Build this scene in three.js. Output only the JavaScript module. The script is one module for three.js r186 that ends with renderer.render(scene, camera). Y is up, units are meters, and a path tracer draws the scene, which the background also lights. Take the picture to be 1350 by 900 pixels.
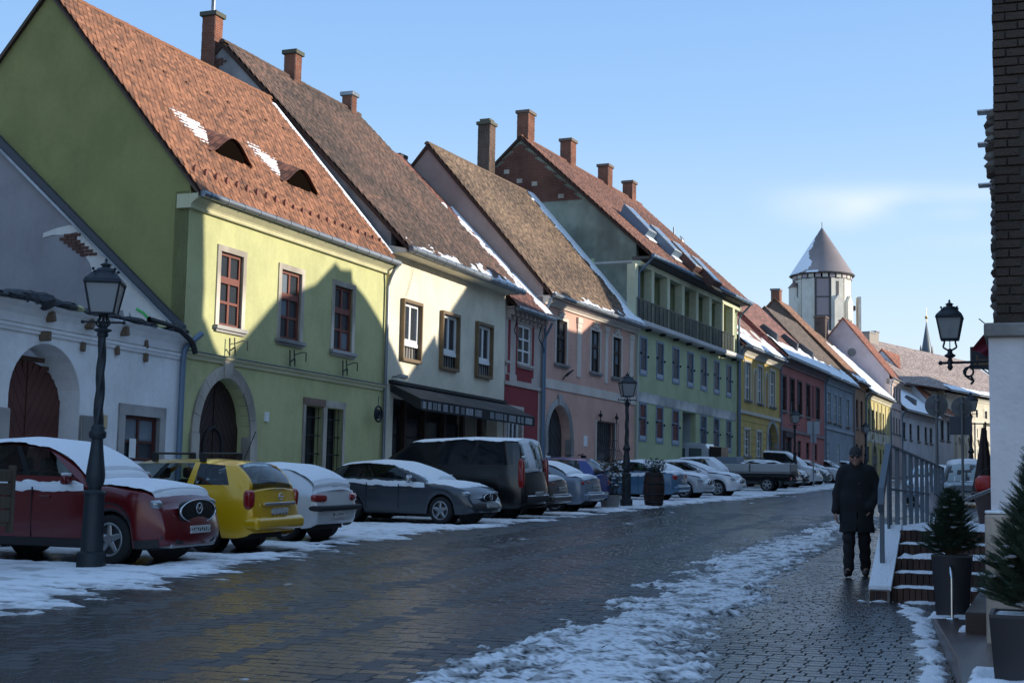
import * as THREE from 'three';
import { mergeGeometries } from 'three/addons/utils/BufferGeometryUtils.js';
import { MarchingCubes } from 'three/addons/objects/MarchingCubes.js';
import { RoundedBoxGeometry } from 'three/addons/geometries/RoundedBoxGeometry.js';

// ---------------------------------------------------------------- camera, sky, sun
const scene = new THREE.Scene();
const FOCAL = 1900, HORIZON = 655, YAW = 20 * Math.PI / 180, ROLL = 0.02, EYE = 1.72, SLOPE = 0.0308;
const PITCH = Math.atan((HORIZON - 450) / FOCAL);
const camera = new THREE.PerspectiveCamera(2 * Math.atan(450 / FOCAL) * 180 / Math.PI, 1350 / 900, 0.1, 3000);
camera.rotation.order = 'YXZ';
camera.rotation.set(PITCH, YAW, ROLL);
camera.position.set(0, EYE, 0);
scene.add(camera); camera.updateMatrixWorld(true);

const SUN_AZ = 70 * Math.PI / 180, SUN_EL = 15 * Math.PI / 180;      // to the right of the street's direction
const sunDir = new THREE.Vector3(Math.cos(SUN_EL) * Math.sin(SUN_AZ), Math.sin(SUN_EL), -Math.cos(SUN_EL) * Math.cos(SUN_AZ));

function hash(x, y, s = 0) { let h = Math.imul(x | 0, 374761393) + Math.imul(y | 0, 668265263) + Math.imul(s | 0, 1442695041); h = Math.imul(h ^ (h >>> 13), 1274126177); return ((h ^ (h >>> 16)) >>> 0) / 4294967296; }
function vnoise(x, y, s = 0, p = 0) {
  let xi = Math.floor(x), yi = Math.floor(y); const fx = x - xi, fy = y - yi, a = fx * fx * (3 - 2 * fx), b = fy * fy * (3 - 2 * fy);
  let x1 = xi + 1, y1 = yi + 1; if (p) { xi = ((xi % p) + p) % p; yi = ((yi % p) + p) % p; x1 = ((x1 % p) + p) % p; y1 = ((y1 % p) + p) % p; }
  const l = (u, v, t) => u + (v - u) * t;
  return l(l(hash(xi, yi, s), hash(x1, yi, s), a), l(hash(xi, y1, s), hash(x1, y1, s), a), b);
}
function fbm(x, y, o = 4, s = 0, p = 0) { let v = 0, a = 0.5, f = 1, n = 0; for (let i = 0; i < o; i++) { v += a * vnoise(x * f, y * f, s + i, p * f); n += a; a *= 0.5; f *= 2; } return v / n; }
function rng(seed) { let s = seed >>> 0; return () => { s = (s + 0x6D2B79F5) | 0; let t = Math.imul(s ^ (s >>> 15), 1 | s); t = (t + Math.imul(t ^ (t >>> 7), 61 | t)) ^ t; return ((t ^ (t >>> 14)) >>> 0) / 4294967296; }; }
const lerp = (a, b, t) => a + (b - a) * t, clamp = (v, a = 0, b = 1) => Math.min(b, Math.max(a, v));
const sstep = (a, b, v) => { const t = clamp((v - a) / (b - a)); return t * t * (3 - 2 * t); };
const pl = (pts, x) => { if (x <= pts[0][0]) return pts[0][1]; for (let i = 1; i < pts.length; i++) if (x <= pts[i][0]) return lerp(pts[i - 1][1], pts[i][1], (x - pts[i - 1][0]) / (pts[i][0] - pts[i - 1][0])); return pts[pts.length - 1][1]; };

function makeSky() {
  const w = 1024, h = 512, d = new Float32Array(w * h * 4);
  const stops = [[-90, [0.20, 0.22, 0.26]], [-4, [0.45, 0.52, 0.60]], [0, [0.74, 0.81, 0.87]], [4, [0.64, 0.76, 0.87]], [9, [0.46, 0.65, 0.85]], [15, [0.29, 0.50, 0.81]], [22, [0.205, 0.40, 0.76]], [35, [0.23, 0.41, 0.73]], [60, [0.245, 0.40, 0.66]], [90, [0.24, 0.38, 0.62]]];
  for (let j = 0; j < h; j++) {
    const el = ((j + 0.5) / h - 0.5) * 180;
    for (let i = 0; i < w; i++) {
      const a = ((i + 0.5) / w - 0.5) * 2 * Math.PI;       // atan2(z, x)
      const az = Math.atan2(Math.cos(a), -Math.sin(a));     // to the right of the street's direction
      let k = 1; while (k < stops.length - 1 && stops[k][0] < el) k++;
      const t = clamp((el - stops[k - 1][0]) / (stops[k][0] - stops[k - 1][0]));
      let da = Math.abs(az - SUN_AZ); if (da > Math.PI) da = 2 * Math.PI - da;
      const warm = Math.exp(-da * da / 1.1) * Math.exp(-Math.abs(el - 12) / 22) * 0.14;
      // thin streaks of high cloud low over the roofs
      const cu = az * 9, cv = el * 0.55;
      let c = sstep(0.36, 0.66, fbm(cu * 1.1 + cv * 0.25, cv * 2.6, 5, 31)) * sstep(9.9, 11.3, el + az * 4 + 0.4) * (1 - sstep(11.4, 12.6, el + az * 4 + 0.4)) * 0.8 * sstep(-0.2, -0.08, az);
      for (let q = 0; q < 3; q++) {
        const v = lerp(stops[k - 1][1][q], stops[k][1][q], t), cl = [0.80, 0.85, 0.91][q];
        d[(j * w + i) * 4 + q] = lerp(v, cl, c) + warm * [1, 0.93, 0.8][q];
      }
      d[(j * w + i) * 4 + 3] = 1;
    }
  }
  const t = new THREE.DataTexture(d, w, h, THREE.RGBAFormat, THREE.FloatType);
  t.mapping = THREE.EquirectangularReflectionMapping; t.magFilter = t.minFilter = THREE.LinearFilter; t.needsUpdate = true;
  return t;
}
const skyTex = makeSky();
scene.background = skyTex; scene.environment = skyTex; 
const sun = new THREE.DirectionalLight(new THREE.Color().setRGB(1, 0.92, 0.78), 5.0);
sun.position.set(-14, 3, -60).addScaledVector(sunDir, 150); sun.target.position.set(-14, 3, -60);
sun.castShadow = true; sun.shadow.radius = 1; sun.shadow.mapSize.set(4096, 4096);
Object.assign(sun.shadow.camera, { left: -110, right: 110, top: 60, bottom: -60, near: 1, far: 400 });
scene.add(sun, sun.target);

const renderer = new THREE.WebGLRenderer({ antialias: true });
renderer.toneMapping = THREE.LinearToneMapping; renderer.toneMappingExposure = 1.22;
renderer.shadowMap.enabled = true;

// ---------------------------------------------------------------- helpers
const gy = s => SLOPE * s;                                    // the street climbs away from the camera
const camM = camera.matrixWorld;
function ray(px, py) { return new THREE.Vector3((px - 675) / FOCAL, -(py - 450) / FOCAL, -1).transformDirection(camM); }
const used = {};
function numbered(n) { const k = used[n] = (used[n] ?? -1) + 1; return k ? n + '_' + String(k).padStart(3, '0') : n; }
function tag(o, label, category, group) { o.userData.label = label; o.userData.category = category; if (group) o.userData.group = group; return o; }
function thing(name, label, category, pos = [0, 0, 0], turn = 0, group) { const o = new THREE.Group(); o.name = numbered(name); o.position.set(...pos); o.rotation.y = turn; scene.add(o); return tag(o, label, category, group); }
function shadows(o) { o.traverse(c => { if (c.isMesh) { c.castShadow = c.receiveShadow = true; } }); return o; }
function mesh(name, geo, m, parent, stuff) {
  const g = Array.isArray(geo) ? merge(geo) : geo, o = new THREE.Mesh(g, m); o.name = name; o.castShadow = o.receiveShadow = true; if (stuff) o.userData.kind = 'stuff';
  if (parent) parent.add(o); return o;
}
function part(name, geo, m, parent, label) { const o = mesh(name, geo, m, parent); if (label) o.userData.label = label; return o; }
function setting(name, geo, m) { const o = mesh(numbered(name), geo, m, scene); o.userData.kind = 'structure'; return o; }
function sub(name, parent) { const o = new THREE.Group(); o.name = name; parent.add(o); return o; }
function clean(g) { let q = g.index ? g.toNonIndexed() : g; for (const k of Object.keys(q.attributes)) if (!['position', 'normal', 'uv'].includes(k)) q.deleteAttribute(k); if (!q.attributes.uv) q.setAttribute('uv', new THREE.BufferAttribute(new Float32Array(q.attributes.position.count * 2), 2)); q.morphAttributes = {}; return q; }
function merge(list) { return list.length === 1 ? list[0] : mergeGeometries(list.map(clean)); }
function box(x0, x1, y0, y1, z0, z1) { const g = new THREE.BoxGeometry(Math.abs(x1 - x0), Math.abs(y1 - y0), Math.abs(z1 - z0)); g.translate((x0 + x1) / 2, (y0 + y1) / 2, (z0 + z1) / 2); return metricUV(g); }
function rbox(x0, x1, y0, y1, z0, z1, r = 0.02, seg = 1) { const g = new RoundedBoxGeometry(Math.abs(x1 - x0), Math.abs(y1 - y0), Math.abs(z1 - z0), seg, r); g.translate((x0 + x1) / 2, (y0 + y1) / 2, (z0 + z1) / 2); return metricUV(g); }
function metricUV(g) {   // uv in metres, by the face's main direction
  const p = g.attributes.position, n = g.attributes.normal, uv = new Float32Array(p.count * 2);
  for (let i = 0; i < p.count; i++) {
    const ax = Math.abs(n.getX(i)), ay = Math.abs(n.getY(i)), az = Math.abs(n.getZ(i));
    const [u, v] = az >= ax && az >= ay ? [p.getX(i), p.getY(i)] : ax >= ay ? [p.getZ(i), p.getY(i)] : [p.getX(i), p.getZ(i)];
    uv[2 * i] = u; uv[2 * i + 1] = v;
  }
  g.setAttribute('uv', new THREE.BufferAttribute(uv, 2)); return g;
}
function swapXZ(g) {     // (x, y, z) -> (z, y, x), winding kept outward
  g = clean(g); for (const k of ['position', 'normal']) { const a = g.attributes[k]; for (let i = 0; i < a.count; i++) { const x = a.getX(i), z = a.getZ(i); a.setX(i, z); a.setZ(i, x); } }
  for (const k of ['position', 'normal', 'uv']) { const a = g.attributes[k], n = a.itemSize; for (let t = 0; t < a.count; t += 3) for (let q = 0; q < n; q++) { const i1 = (t + 1) * n + q, i2 = (t + 2) * n + q, v = a.array[i1]; a.array[i1] = a.array[i2]; a.array[i2] = v; } }
  return g;
}
const shp = pts => { const s = new THREE.Shape(); pts.forEach(([a, b], i) => i ? s.lineTo(a, b) : s.moveTo(a, b)); s.closePath(); return s; };
// a profile of [z, y] points pulled along x from u0 to u1
function prof(pts, u0, u1) { const g = new THREE.ExtrudeGeometry(shp(pts), { depth: u1 - u0, bevelEnabled: false }); const q = swapXZ(g); q.translate(u0, 0, 0); return metricUV(q); }
function slab(shape, z0, z1) { const g = new THREE.ExtrudeGeometry(shape, { depth: z1 - z0, bevelEnabled: false, curveSegments: 14 }); g.translate(0, 0, z0); return metricUV(clean(g)); }
function tube(pts, r, seg = 6, n) { const c = new THREE.CatmullRomCurve3(pts.map(p => new THREE.Vector3(...p)), false, 'catmullrom', 0.1); return new THREE.TubeGeometry(c, n || Math.max(2, pts.length * 4), r, seg, false); }
function rod(a, b, r, seg = 6, r2 = r) { const A = new THREE.Vector3(...a), B = new THREE.Vector3(...b), d = B.clone().sub(A), g = new THREE.CylinderGeometry(r2, r, d.length(), seg); g.applyQuaternion(new THREE.Quaternion().setFromUnitVectors(new THREE.Vector3(0, 1, 0), d.clone().normalize())); g.translate((A.x + B.x) / 2, (A.y + B.y) / 2, (A.z + B.z) / 2); return g; }
function lathe(pts, seg = 16) { return new THREE.LatheGeometry(pts.map(p => new THREE.Vector2(p[0], p[1])), seg); }

// ---------------------------------------------------------------- materials
function greyTex(n, fn, repeat, srgb = true) {
  const d = new Uint8Array(n * n * 4);
  for (let j = 0; j < n; j++) for (let i = 0; i < n; i++) { const v = fn(i / n, j / n), c = Array.isArray(v) ? v : [v, v, v]; for (let q = 0; q < 3; q++) d[(j * n + i) * 4 + q] = clamp(c[q]) * 255; d[(j * n + i) * 4 + 3] = 255; }
  const t = new THREE.DataTexture(d, n, n); t.wrapS = t.wrapT = THREE.RepeatWrapping; t.magFilter = THREE.LinearFilter; t.minFilter = THREE.LinearMipmapLinearFilter; t.generateMipmaps = true; t.repeat.set(repeat, repeat);
  if (srgb) t.colorSpace = THREE.SRGBColorSpace; t.needsUpdate = true; return t;
}
const texPlaster = greyTex(512, (u, v) => { const a = fbm(u * 6, v * 6, 5, 1, 6), b = fbm(u * 40, v * 10, 3, 7, 10), c = fbm(u * 64, v * 64, 2, 9, 64); return 0.875 + 0.06 * sstep(0.25, 0.7, a) + 0.04 * b + 0.04 * c; }, 0.19);
const texPlasterB = greyTex(256, (u, v) => fbm(u * 48, v * 48, 3, 3, 48) * 0.7 + fbm(u * 8, v * 8, 3, 4, 8) * 0.3, 0.7, false);
const texStain = greyTex(512, (u, v) => { const a = fbm(u * 5, v * 5, 6, 11, 5), b = fbm(u * 24, v * 5, 4, 13, 5); return 0.66 + 0.26 * sstep(0.25, 0.7, a) + 0.14 * b; }, 0.16);
const texFine = greyTex(256, (u, v) => fbm(u * 32, v * 32, 4, 21, 32), 2.2, false);
const texWood = greyTex(256, (u, v) => 0.62 + 0.38 * fbm(u * 30, v * 3, 4, 15, 3), 1.1);
const texTiles = greyTex(512, (u, v) => { const r = Math.floor(v * 32), o = r % 2 ? 0.5 : 0, i = Math.floor(u * 28 + o); return 0.55 + 0.45 * hash(i % 28, r, 5); }, 0.2);
const texTilesB = greyTex(512, (u, v) => { const r = v * 32; return 1 - (r - Math.floor(r)); }, 0.2, false);
const texRough = greyTex(512, (u, v) => 0.25 + 0.55 * fbm(u * 7, v * 7, 5, 17, 7), 0.3, false);
const C = (r, g, b) => new THREE.Color().setRGB(r, g, b);
function M(c, rough = 0.85, o = {}) { return new THREE.MeshStandardMaterial({ color: C(...c), roughness: rough, ...o }); }
function plaster(c, o = {}) { return M(c, 0.92, { map: texPlaster, bumpMap: texPlasterB, bumpScale: 0.006, ...o }); }
function stained(c, o = {}) { return M(c, 0.9, { map: texStain, bumpMap: texPlasterB, bumpScale: 0.01, ...o }); }
const glass = new THREE.MeshPhysicalMaterial({ color: C(0.035, 0.042, 0.05), roughness: 0.06, specularIntensity: 1, bumpMap: texPlasterB, bumpScale: 0.004 });
const glassPale = new THREE.MeshPhysicalMaterial({ color: C(0.16, 0.19, 0.22), roughness: 0.07 });
const mat = {
  stone: stained([0.52, 0.46, 0.38]), stoneGrey: stained([0.40, 0.38, 0.36]), white: M([0.74, 0.74, 0.72], 0.6), zinc: M([0.34, 0.37, 0.40], 0.42, { metalness: 0.55, map: texStain }),
  zincBlue: M([0.14, 0.20, 0.27], 0.5, { metalness: 0.3 }), iron: M([0.012, 0.016, 0.022], 0.45, { metalness: 0.4 }), black: M([0.012, 0.012, 0.014], 0.6), redWood: M([0.25, 0.062, 0.036], 0.55, { map: texWood }),
  brownWood: M([0.12, 0.07, 0.035], 0.6, { map: texWood }), darkWood: M([0.028, 0.014, 0.011], 0.6, { map: texWood }), brick: M([0.30, 0.115, 0.07], 0.9, { bumpMap: texFine, bumpScale: 0.004, map: texStain }), mortar: M([0.33, 0.29, 0.25], 0.95), brickOld: stained([0.20, 0.085, 0.06]),
  snow: new THREE.MeshPhysicalMaterial({ color: C(0.86, 0.88, 0.91), roughness: 0.75, bumpMap: texFine, bumpScale: 0.012 }), rubber: M([0.014, 0.014, 0.015], 0.85), chrome: M([0.6, 0.62, 0.64], 0.2, { metalness: 1 }), curtain: M([0.45, 0.47, 0.5], 0.3),
};
// ---------------------------------------------------------------- ground, road, pavements
function strip(x0, x1, s0, s1, ds, off, nx = 1) {
  const f0 = typeof x0 === 'function' ? x0 : () => x0, f1 = typeof x1 === 'function' ? x1 : () => x1, n = Math.max(1, Math.round((s1 - s0) / ds)), P = [], U = [], I = [];
  for (let i = 0; i <= n; i++) { const s = lerp(s0, s1, i / n); for (let j = 0; j <= nx; j++) { const x = lerp(f0(s), f1(s), j / nx); P.push(x, gy(s) + off, -s); U.push(x, s); } }
  for (let i = 0; i < n; i++) for (let j = 0; j < nx; j++) { const a = i * (nx + 1) + j, b = a + nx + 1; I.push(a, a + 1, b, a + 1, b + 1, b); }
  const g = new THREE.BufferGeometry(); g.setAttribute('position', new THREE.Float32BufferAttribute(P, 3)); g.setAttribute('uv', new THREE.Float32BufferAttribute(U, 2)); g.setIndex(I); g.computeVertexNormals(); return g;
}
const texSett = greyTex(512, (u, v) => { const r = Math.floor(v * 20), i = Math.floor(u * 18 + (r % 2) * 0.5) % 18; return 0.5 + 0.5 * hash(i, r, 3) + 0.2 * (fbm(u * 30, v * 30, 3, 5, 30) - 0.5); }, 0.25);
const texSettB = greyTex(512, (u, v) => { const r = v * 20, q = u * 18 + (Math.floor(r) % 2) * 0.5, a = Math.min(r % 1, 1 - r % 1), b = Math.min(q % 1, 1 - q % 1); return sstep(0, 0.16, Math.min(a, b)) * 0.8 + 0.2 * hash(Math.floor(q) % 18, Math.floor(r), 8); }, 0.25, false);
const wetFar = M([0.034, 0.034, 0.036], 0.4, { map: texSett, bumpMap: texSettB, bumpScale: 0.012, roughnessMap: texRough });
const jointMat = M([0.03, 0.03, 0.03], 0.5, { bumpMap: texFine, bumpScale: 0.008 });
setting('ground', strip(-300, 300, -60, 900, 60, -0.06, 4), M([0.09, 0.085, 0.08], 0.95));
const road = setting('road', strip(-12.6, -3.55, -8, 44, 4, -0.012), jointMat);
const roadFar = setting('road', strip(-12.6, -3.55, 44, 190, 4, 0), wetFar);
const parking = setting('parking_strip', strip(-17.0, -12.6, -8, 190, 4, 0.004), wetFar);
setting('footway', strip(s => -19.4 + 0.03 * Math.max(0, s - 30), -17.0, -8, 190, 4, 0.1), M([0.10, 0.098, 0.095], 0.7, { map: texSett, bumpMap: texSettB, bumpScale: 0.01 }));
setting('kerb', [strip(-17.02, -16.9, -8, 190, 4, 0.11), strip(-16.9, -16.88, -8, 190, 4, 0.06)], M([0.2, 0.19, 0.18], 0.8));
const pavement = setting('pavement', strip(-3.55, 1.5, -8, 44, 4, 0.048), jointMat);
setting('pavement', strip(-3.55, 1.5, 44, 190, 4, 0.06), wetFar);

// worn stone setts: one chamfered block, many stones
function settGeo(w, l, h, c) {
  const x = w / 2, z = l / 2, P = [[-x, -h, -z], [x, -h, -z], [x, -h, z], [-x, -h, z], [-x, -c, -z], [x, -c, -z], [x, -c, z], [-x, -c, z], [-x + c, 0, -z + c], [x - c, 0, -z + c], [x - c, 0, z - c], [-x + c, 0, z - c]], I = [];
  for (const [a, b] of [[0, 4], [4, 8]]) for (let i = 0; i < 4; i++) { const j = (i + 1) % 4; I.push(a + i, b + i, a + j, a + j, b + i, b + j); }
  I.push(8, 11, 9, 9, 11, 10); const g = new THREE.BufferGeometry(); g.setAttribute('position', new THREE.Float32BufferAttribute(P.flat(), 3)); g.setIndex(I); const q = g.toNonIndexed(); q.computeVertexNormals(); return metricUV(q);
}
function layStones(parent, name, x0, x1, s0, s1, w, l, off, mats, seed, gap, dull, dullMats) {
  const R = rng(seed), geos = [0, 1, 2].map(k => settGeo(w - gap, l - gap * (0.8 + 0.3 * k), 0.05, 0.005 + 0.002 * k)), list = [];
  let row = 0; for (let s = s0; s < s1; s += l, row++) for (let x = x0 + (row % 2) * w / 2; x < x1; x += w) {
    const px = x + (R() - 0.5) * 0.008 + (hash(row, 3, seed) - 0.5) * 0.1, ps = s + (R() - 0.5) * 0.006 + (fbm(x * 0.5, s * 0.3, 2, 95) - 0.5) * 0.12;
    list.push({ x: px, s: ps, k: Math.floor(R() * 3), m: Math.floor(R() * mats.length), d: dull ? (dull(px, ps) > R() ? 1 : 0) : 0, rx: (R() - 0.5) * 0.016 + SLOPE + (fbm(px * 1.1, ps * 0.8, 2, 91) - 0.5) * 0.03, rz: (R() - 0.5) * 0.018 + (fbm(px * 1.1, ps * 0.8, 2, 92) - 0.5) * 0.03, ry: (R() - 0.5) * 0.05, dy: (R() - 0.5) * 0.005 });
  }
  // which stones the photograph shows largest: the nearest ones inside the view
  const ok = q => { const v = new THREE.Vector3(q.x, gy(q.s), -q.s).project(camera); return Math.abs(v.x) < 1 && v.y > -1.0; };
  const seen = list.filter(ok).sort((a, b) => Math.hypot(a.x, a.s) - Math.hypot(b.x, b.s)), near = new Set(seen.slice(0, 300));
  const place = (o, q) => { o.position.set(q.x, gy(q.s) + off + q.dy, -q.s); o.rotation.set(q.rx, q.ry, q.rz); };
  let n = 0; for (const q of near) { const o = mesh(n++ ? 'sett_' + String(n - 1).padStart(3, '0') : 'sett', geos[q.k], (q.d ? dullMats : mats)[q.m], parent); place(o, q); }
  for (let k = 0; k < 3; k++) for (let dd = 0; dd < (dull ? 2 : 1); dd++) {
    const mt = dd ? dullMats : mats, rest = list.filter(q => !near.has(q) && q.k === k && q.d === dd), im = new THREE.InstancedMesh(geos[k], mt[0], rest.length), o = new THREE.Object3D(); im.name = 'setts'; im.userData.kind = 'stuff'; im.receiveShadow = im.castShadow = true;
    rest.forEach((q, i) => { place(o, q); o.updateMatrix(); im.setMatrixAt(i, o.matrix); const c = mt[q.m].color, b = mt[0].color; im.setColorAt(i, new THREE.Color(c.r / b.r, c.g / b.g, c.b / b.b)); }); parent.add(im);
  }
}
const wet = [[0.027, 0.025, 0.023], [0.022, 0.021, 0.02], [0.034, 0.031, 0.028]].map(c => M(c, 0.36, { map: texStain, bumpMap: texFine, bumpScale: 0.004, roughnessMap: texRough }));
const wetWalk = [[0.04, 0.04, 0.042], [0.03, 0.03, 0.031], [0.054, 0.053, 0.053]].map(c => M(c, 0.34, { map: texStain, bumpMap: texFine, bumpScale: 0.004, roughnessMap: texRough }));
// between the wheel tracks the setts carry a dull film of grit and slush
const wetDull = [[0.028, 0.028, 0.028], [0.023, 0.023, 0.023], [0.035, 0.034, 0.033]].map(c => M(c, 0.5, { map: texStain, bumpMap: texFine, bumpScale: 0.008 }));
const trackDull = (x, s) => { const w = x + 0.018 * (s - 20) + (fbm(s * 0.15, 1, 2, 77) - 0.5) * 0.6; let d = 1; for (const t of [-10.4, -8.9, -7.3, -5.9]) d = Math.min(d, Math.abs(w - t) / 0.62); return sstep(0.7, 1.0, d) * 0.9 + (fbm(x * 1.5, s * 0.7, 3, 78) - 0.5) * 0.7; };
layStones(road, 'sett', -12.5, -3.6, 7.6, 44, 0.262, 0.185, 0.002, wet, 5, 0.006, trackDull, wetDull);
layStones(pavement, 'sett', -3.46, 0.9, 7.6, 44, 0.165, 0.14, 0.062, wetWalk, 6, 0.005);

// ---------------------------------------------------------------- snow: a height field that dips under the stones where it has been worn away
function snowField(name, x0, x1, s0, s1, step, fn, stretch = 1) {
  const nx = Math.round((x1 - x0) / step), ns = Math.round((s1 - s0) / (step * stretch)), P = [], U = [], V = [], I = [];
  for (let i = 0; i <= ns; i++) for (let j = 0; j <= nx; j++) { const x = lerp(x0, x1, j / nx), s = lerp(s0, s1, i / ns), [h, dirt] = fn(x, s); V.push(h); P.push(x, gy(s) + Math.max(h, -0.05), -s); const k = 1 - dirt; U.push(k, k * 0.995, lerp(0.95, 1, k) * k); }
  for (let i = 0; i < ns; i++) for (let j = 0; j < nx; j++) { const a = i * (nx + 1) + j, b = a + 1, c = a + nx + 1, d = c + 1; if (V[a] > -0.01 || V[b] > -0.01 || V[c] > -0.01) I.push(a, b, c); if (V[b] > -0.01 || V[d] > -0.01 || V[c] > -0.01) I.push(b, d, c); }
  const g = new THREE.BufferGeometry(); g.setAttribute('position', new THREE.Float32BufferAttribute(P, 3)); g.setAttribute('color', new THREE.Float32BufferAttribute(U, 3)); g.setIndex(I); g.computeVertexNormals();
  const uv = new Float32Array(P.length / 3 * 2); for (let i = 0; i < uv.length / 2; i++) { uv[2 * i] = P[3 * i]; uv[2 * i + 1] = P[3 * i + 2]; } g.setAttribute('uv', new THREE.BufferAttribute(uv, 2));
  const o = mesh(numbered(name), g, snowGround, scene); o.userData.kind = 'structure'; return o;
}
const snowGround = new THREE.MeshPhysicalMaterial({ color: C(0.84, 0.86, 0.89), roughness: 0.8, vertexColors: true, bumpMap: texFine, bumpScale: 0.014 });
// trampled bank between the road and the right pavement
const bankL = s => pl([[7, -3.95], [10.4, -4.15], [16, -4.4], [24.7, -5.05], [30, -4.95], [35, -4.9], [45, -4.9]], s), bankR = s => pl([[7, -2.6], [11.3, -2.75], [15, -3.2], [20.4, -3.6], [26, -3.9], [34.8, -4.4], [45, -4.4]], s);
snowField('snow_bank', -5.9, -1.6, 7.5, 42, 0.036, (x, s) => {
  const l = bankL(s), r = bankR(s), e = Math.min((x - l) / 0.7, (r - x) / 0.55), n = fbm(x * 1.6, s * 0.9, 4, 41), m = fbm(x * 5.5, s * 3.2, 4, 43), f = fbm(x * 15, s * 11, 3, 44), g2 = fbm(x * 34, s * 30, 2, 45);
  const cover = clamp(e, -1.2, 1) * 0.44 + (n - 0.5) * 0.9 + (m - 0.5) * 0.6 + (f - 0.5) * 0.5 + 0.06;
  const base = x > -3.55 ? 0.064 : 0.004;
  const h = base + Math.min(cover * 0.13, 0.03) + (cover > 0 ? (m - 0.5) * 0.035 * Math.min(1, cover * 4) + (f - 0.5) * 0.022 * Math.min(1, cover * 6) + (g2 - 0.5) * 0.012 : 0);
  return [cover > -0.14 ? h : -0.05, clamp(0.06 + sstep(0.46, 0.68, fbm(x * 7, s * 5, 5, 47)) * 0.55 + sstep(0.16, -0.02, cover) * 0.6 * fbm(x * 20, s * 16, 2, 48) + sstep(0.62, 0.7, fbm(x * 40, s * 36, 2, 49)) * 0.5)];
});
// driven-over snow on the parking strip, bare under the cars
const edgeP = s => pl([[8, -9.9], [13, -10.8], [17, -11.2], [21, -11.9], [28, -12.9], [36, -12.6], [44, -12.7], [55, -12.2], [62, -11.6], [80, -11.3], [120, -11.2]], s);
const bays = [];                                               // filled in when the cars are parked: [s, half width, x of the outer end, length]
const BAYS = [[19.46, -12.3, 4.5], [22.4, -12.3, 4.5], [25.7, -13.0, 4.0], [33.45, -12.75, 4.4], [36.9, -12.6, 4.9], [39.3, -12.7, 4.4], [42.2, -12.6, 4.6], [45.2, -14.6, 4.0], [55.2, -12.9, 4.5], [59, -12.6, 4.5], [62.9, -12.0, 4.4], [73.4, -11.5, 6.2], [79.5, -12.2, 4.4], [83, -12.4, 4.4], [88, -12.4, 4.8], [93, -12.4, 4.4]];
function parkSnow(x, s) {
  const e = (edgeP(s) - x) / 0.9, n = fbm(x * 0.8, s * 1.1, 4, 51), m = fbm(x * 2.6, s * 5.5, 4, 53), f = fbm(x * 12, s * 14, 2, 54);
  let cover = clamp(e, -1.3, 1) * 0.4 + (n - 0.5) * 0.75 + (m - 0.5) * 0.85 + 0.10;
  for (const [bs, bx, L] of BAYS) { const u = Math.abs(s - bs) / 0.86, v = (bx - 0.35 - x); if (u < 1.25 && v > -0.5 && v < L) cover -= sstep(1.2, 0.8, u) * sstep(-0.45, 0.15, v) * 0.95; }
  for (const bs of [20.9, 24.0, 28.6, 31.0, 35.2, 51, 57.1]) for (const o of [-0.35, 0.4]) { const d = Math.abs(s + (x + 12.5) * 0.12 - bs - o); if (d < 0.2 && x > -15) cover -= sstep(0.2, 0.05, d) * 0.32 * fbm(x * 1.5, bs, 2, 57) * 2; }
  const h = 0.006 + Math.min(cover * 0.12, 0.035) + (cover > 0 ? (m - 0.5) * 0.035 * Math.min(1, cover * 3) + (f - 0.5) * 0.02 : 0);
  return [cover > -0.12 ? h : -0.05, clamp(sstep(0.2, 0.0, cover) * 0.65 * fbm(x * 20, s * 18, 2, 58) + sstep(0.55, 0.74, fbm(x * 3, s * 6, 5, 59)) * 0.4)];
}
snowField('snow_on_parking', -17.0, -9.2, 9.5, 50, 0.07, parkSnow);
snowField('snow_on_parking', -17.0, -9.6, 50, 120, 0.11, parkSnow);
snowField('snow_on_footway', -19.6, -16.85, 10, 60, 0.12, (x, s) => { const n = fbm(x * 1.2, s * 0.8, 4, 61), m = fbm(x * 5, s * 5, 3, 62), c = (n - 0.42) * 1.4 + (m - 0.5) * 0.6; return [c > -0.1 ? 0.112 + Math.min(c * 0.1, 0.04) : -0.05, 0]; });
// thin remains in the wheel ruts and along the steps
snowField('snow_remains', -3.5, -0.5, 7.5, 24, 0.05, (x, s) => {
  const toe = Math.min(Math.abs(x - pl([[9, -0.62], [11.5, -0.72], [15.5, -1.12], [17.4, -1.5]], s)) / 0.16, Math.abs(s - 17.45) / 0.22 + (x < -2 ? 4 : 0)), n = fbm(x * 4, s * 3, 4, 71), m = fbm(x * 14, s * 9, 3, 72);
  const c = 0.12 - toe * 0.33 + (n - 0.5) * 0.9 + (m - 0.5) * 0.5; return [c > -0.1 ? 0.066 + Math.min(c * 0.1, 0.022) : -0.05, 0.15 * m];
});
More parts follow.
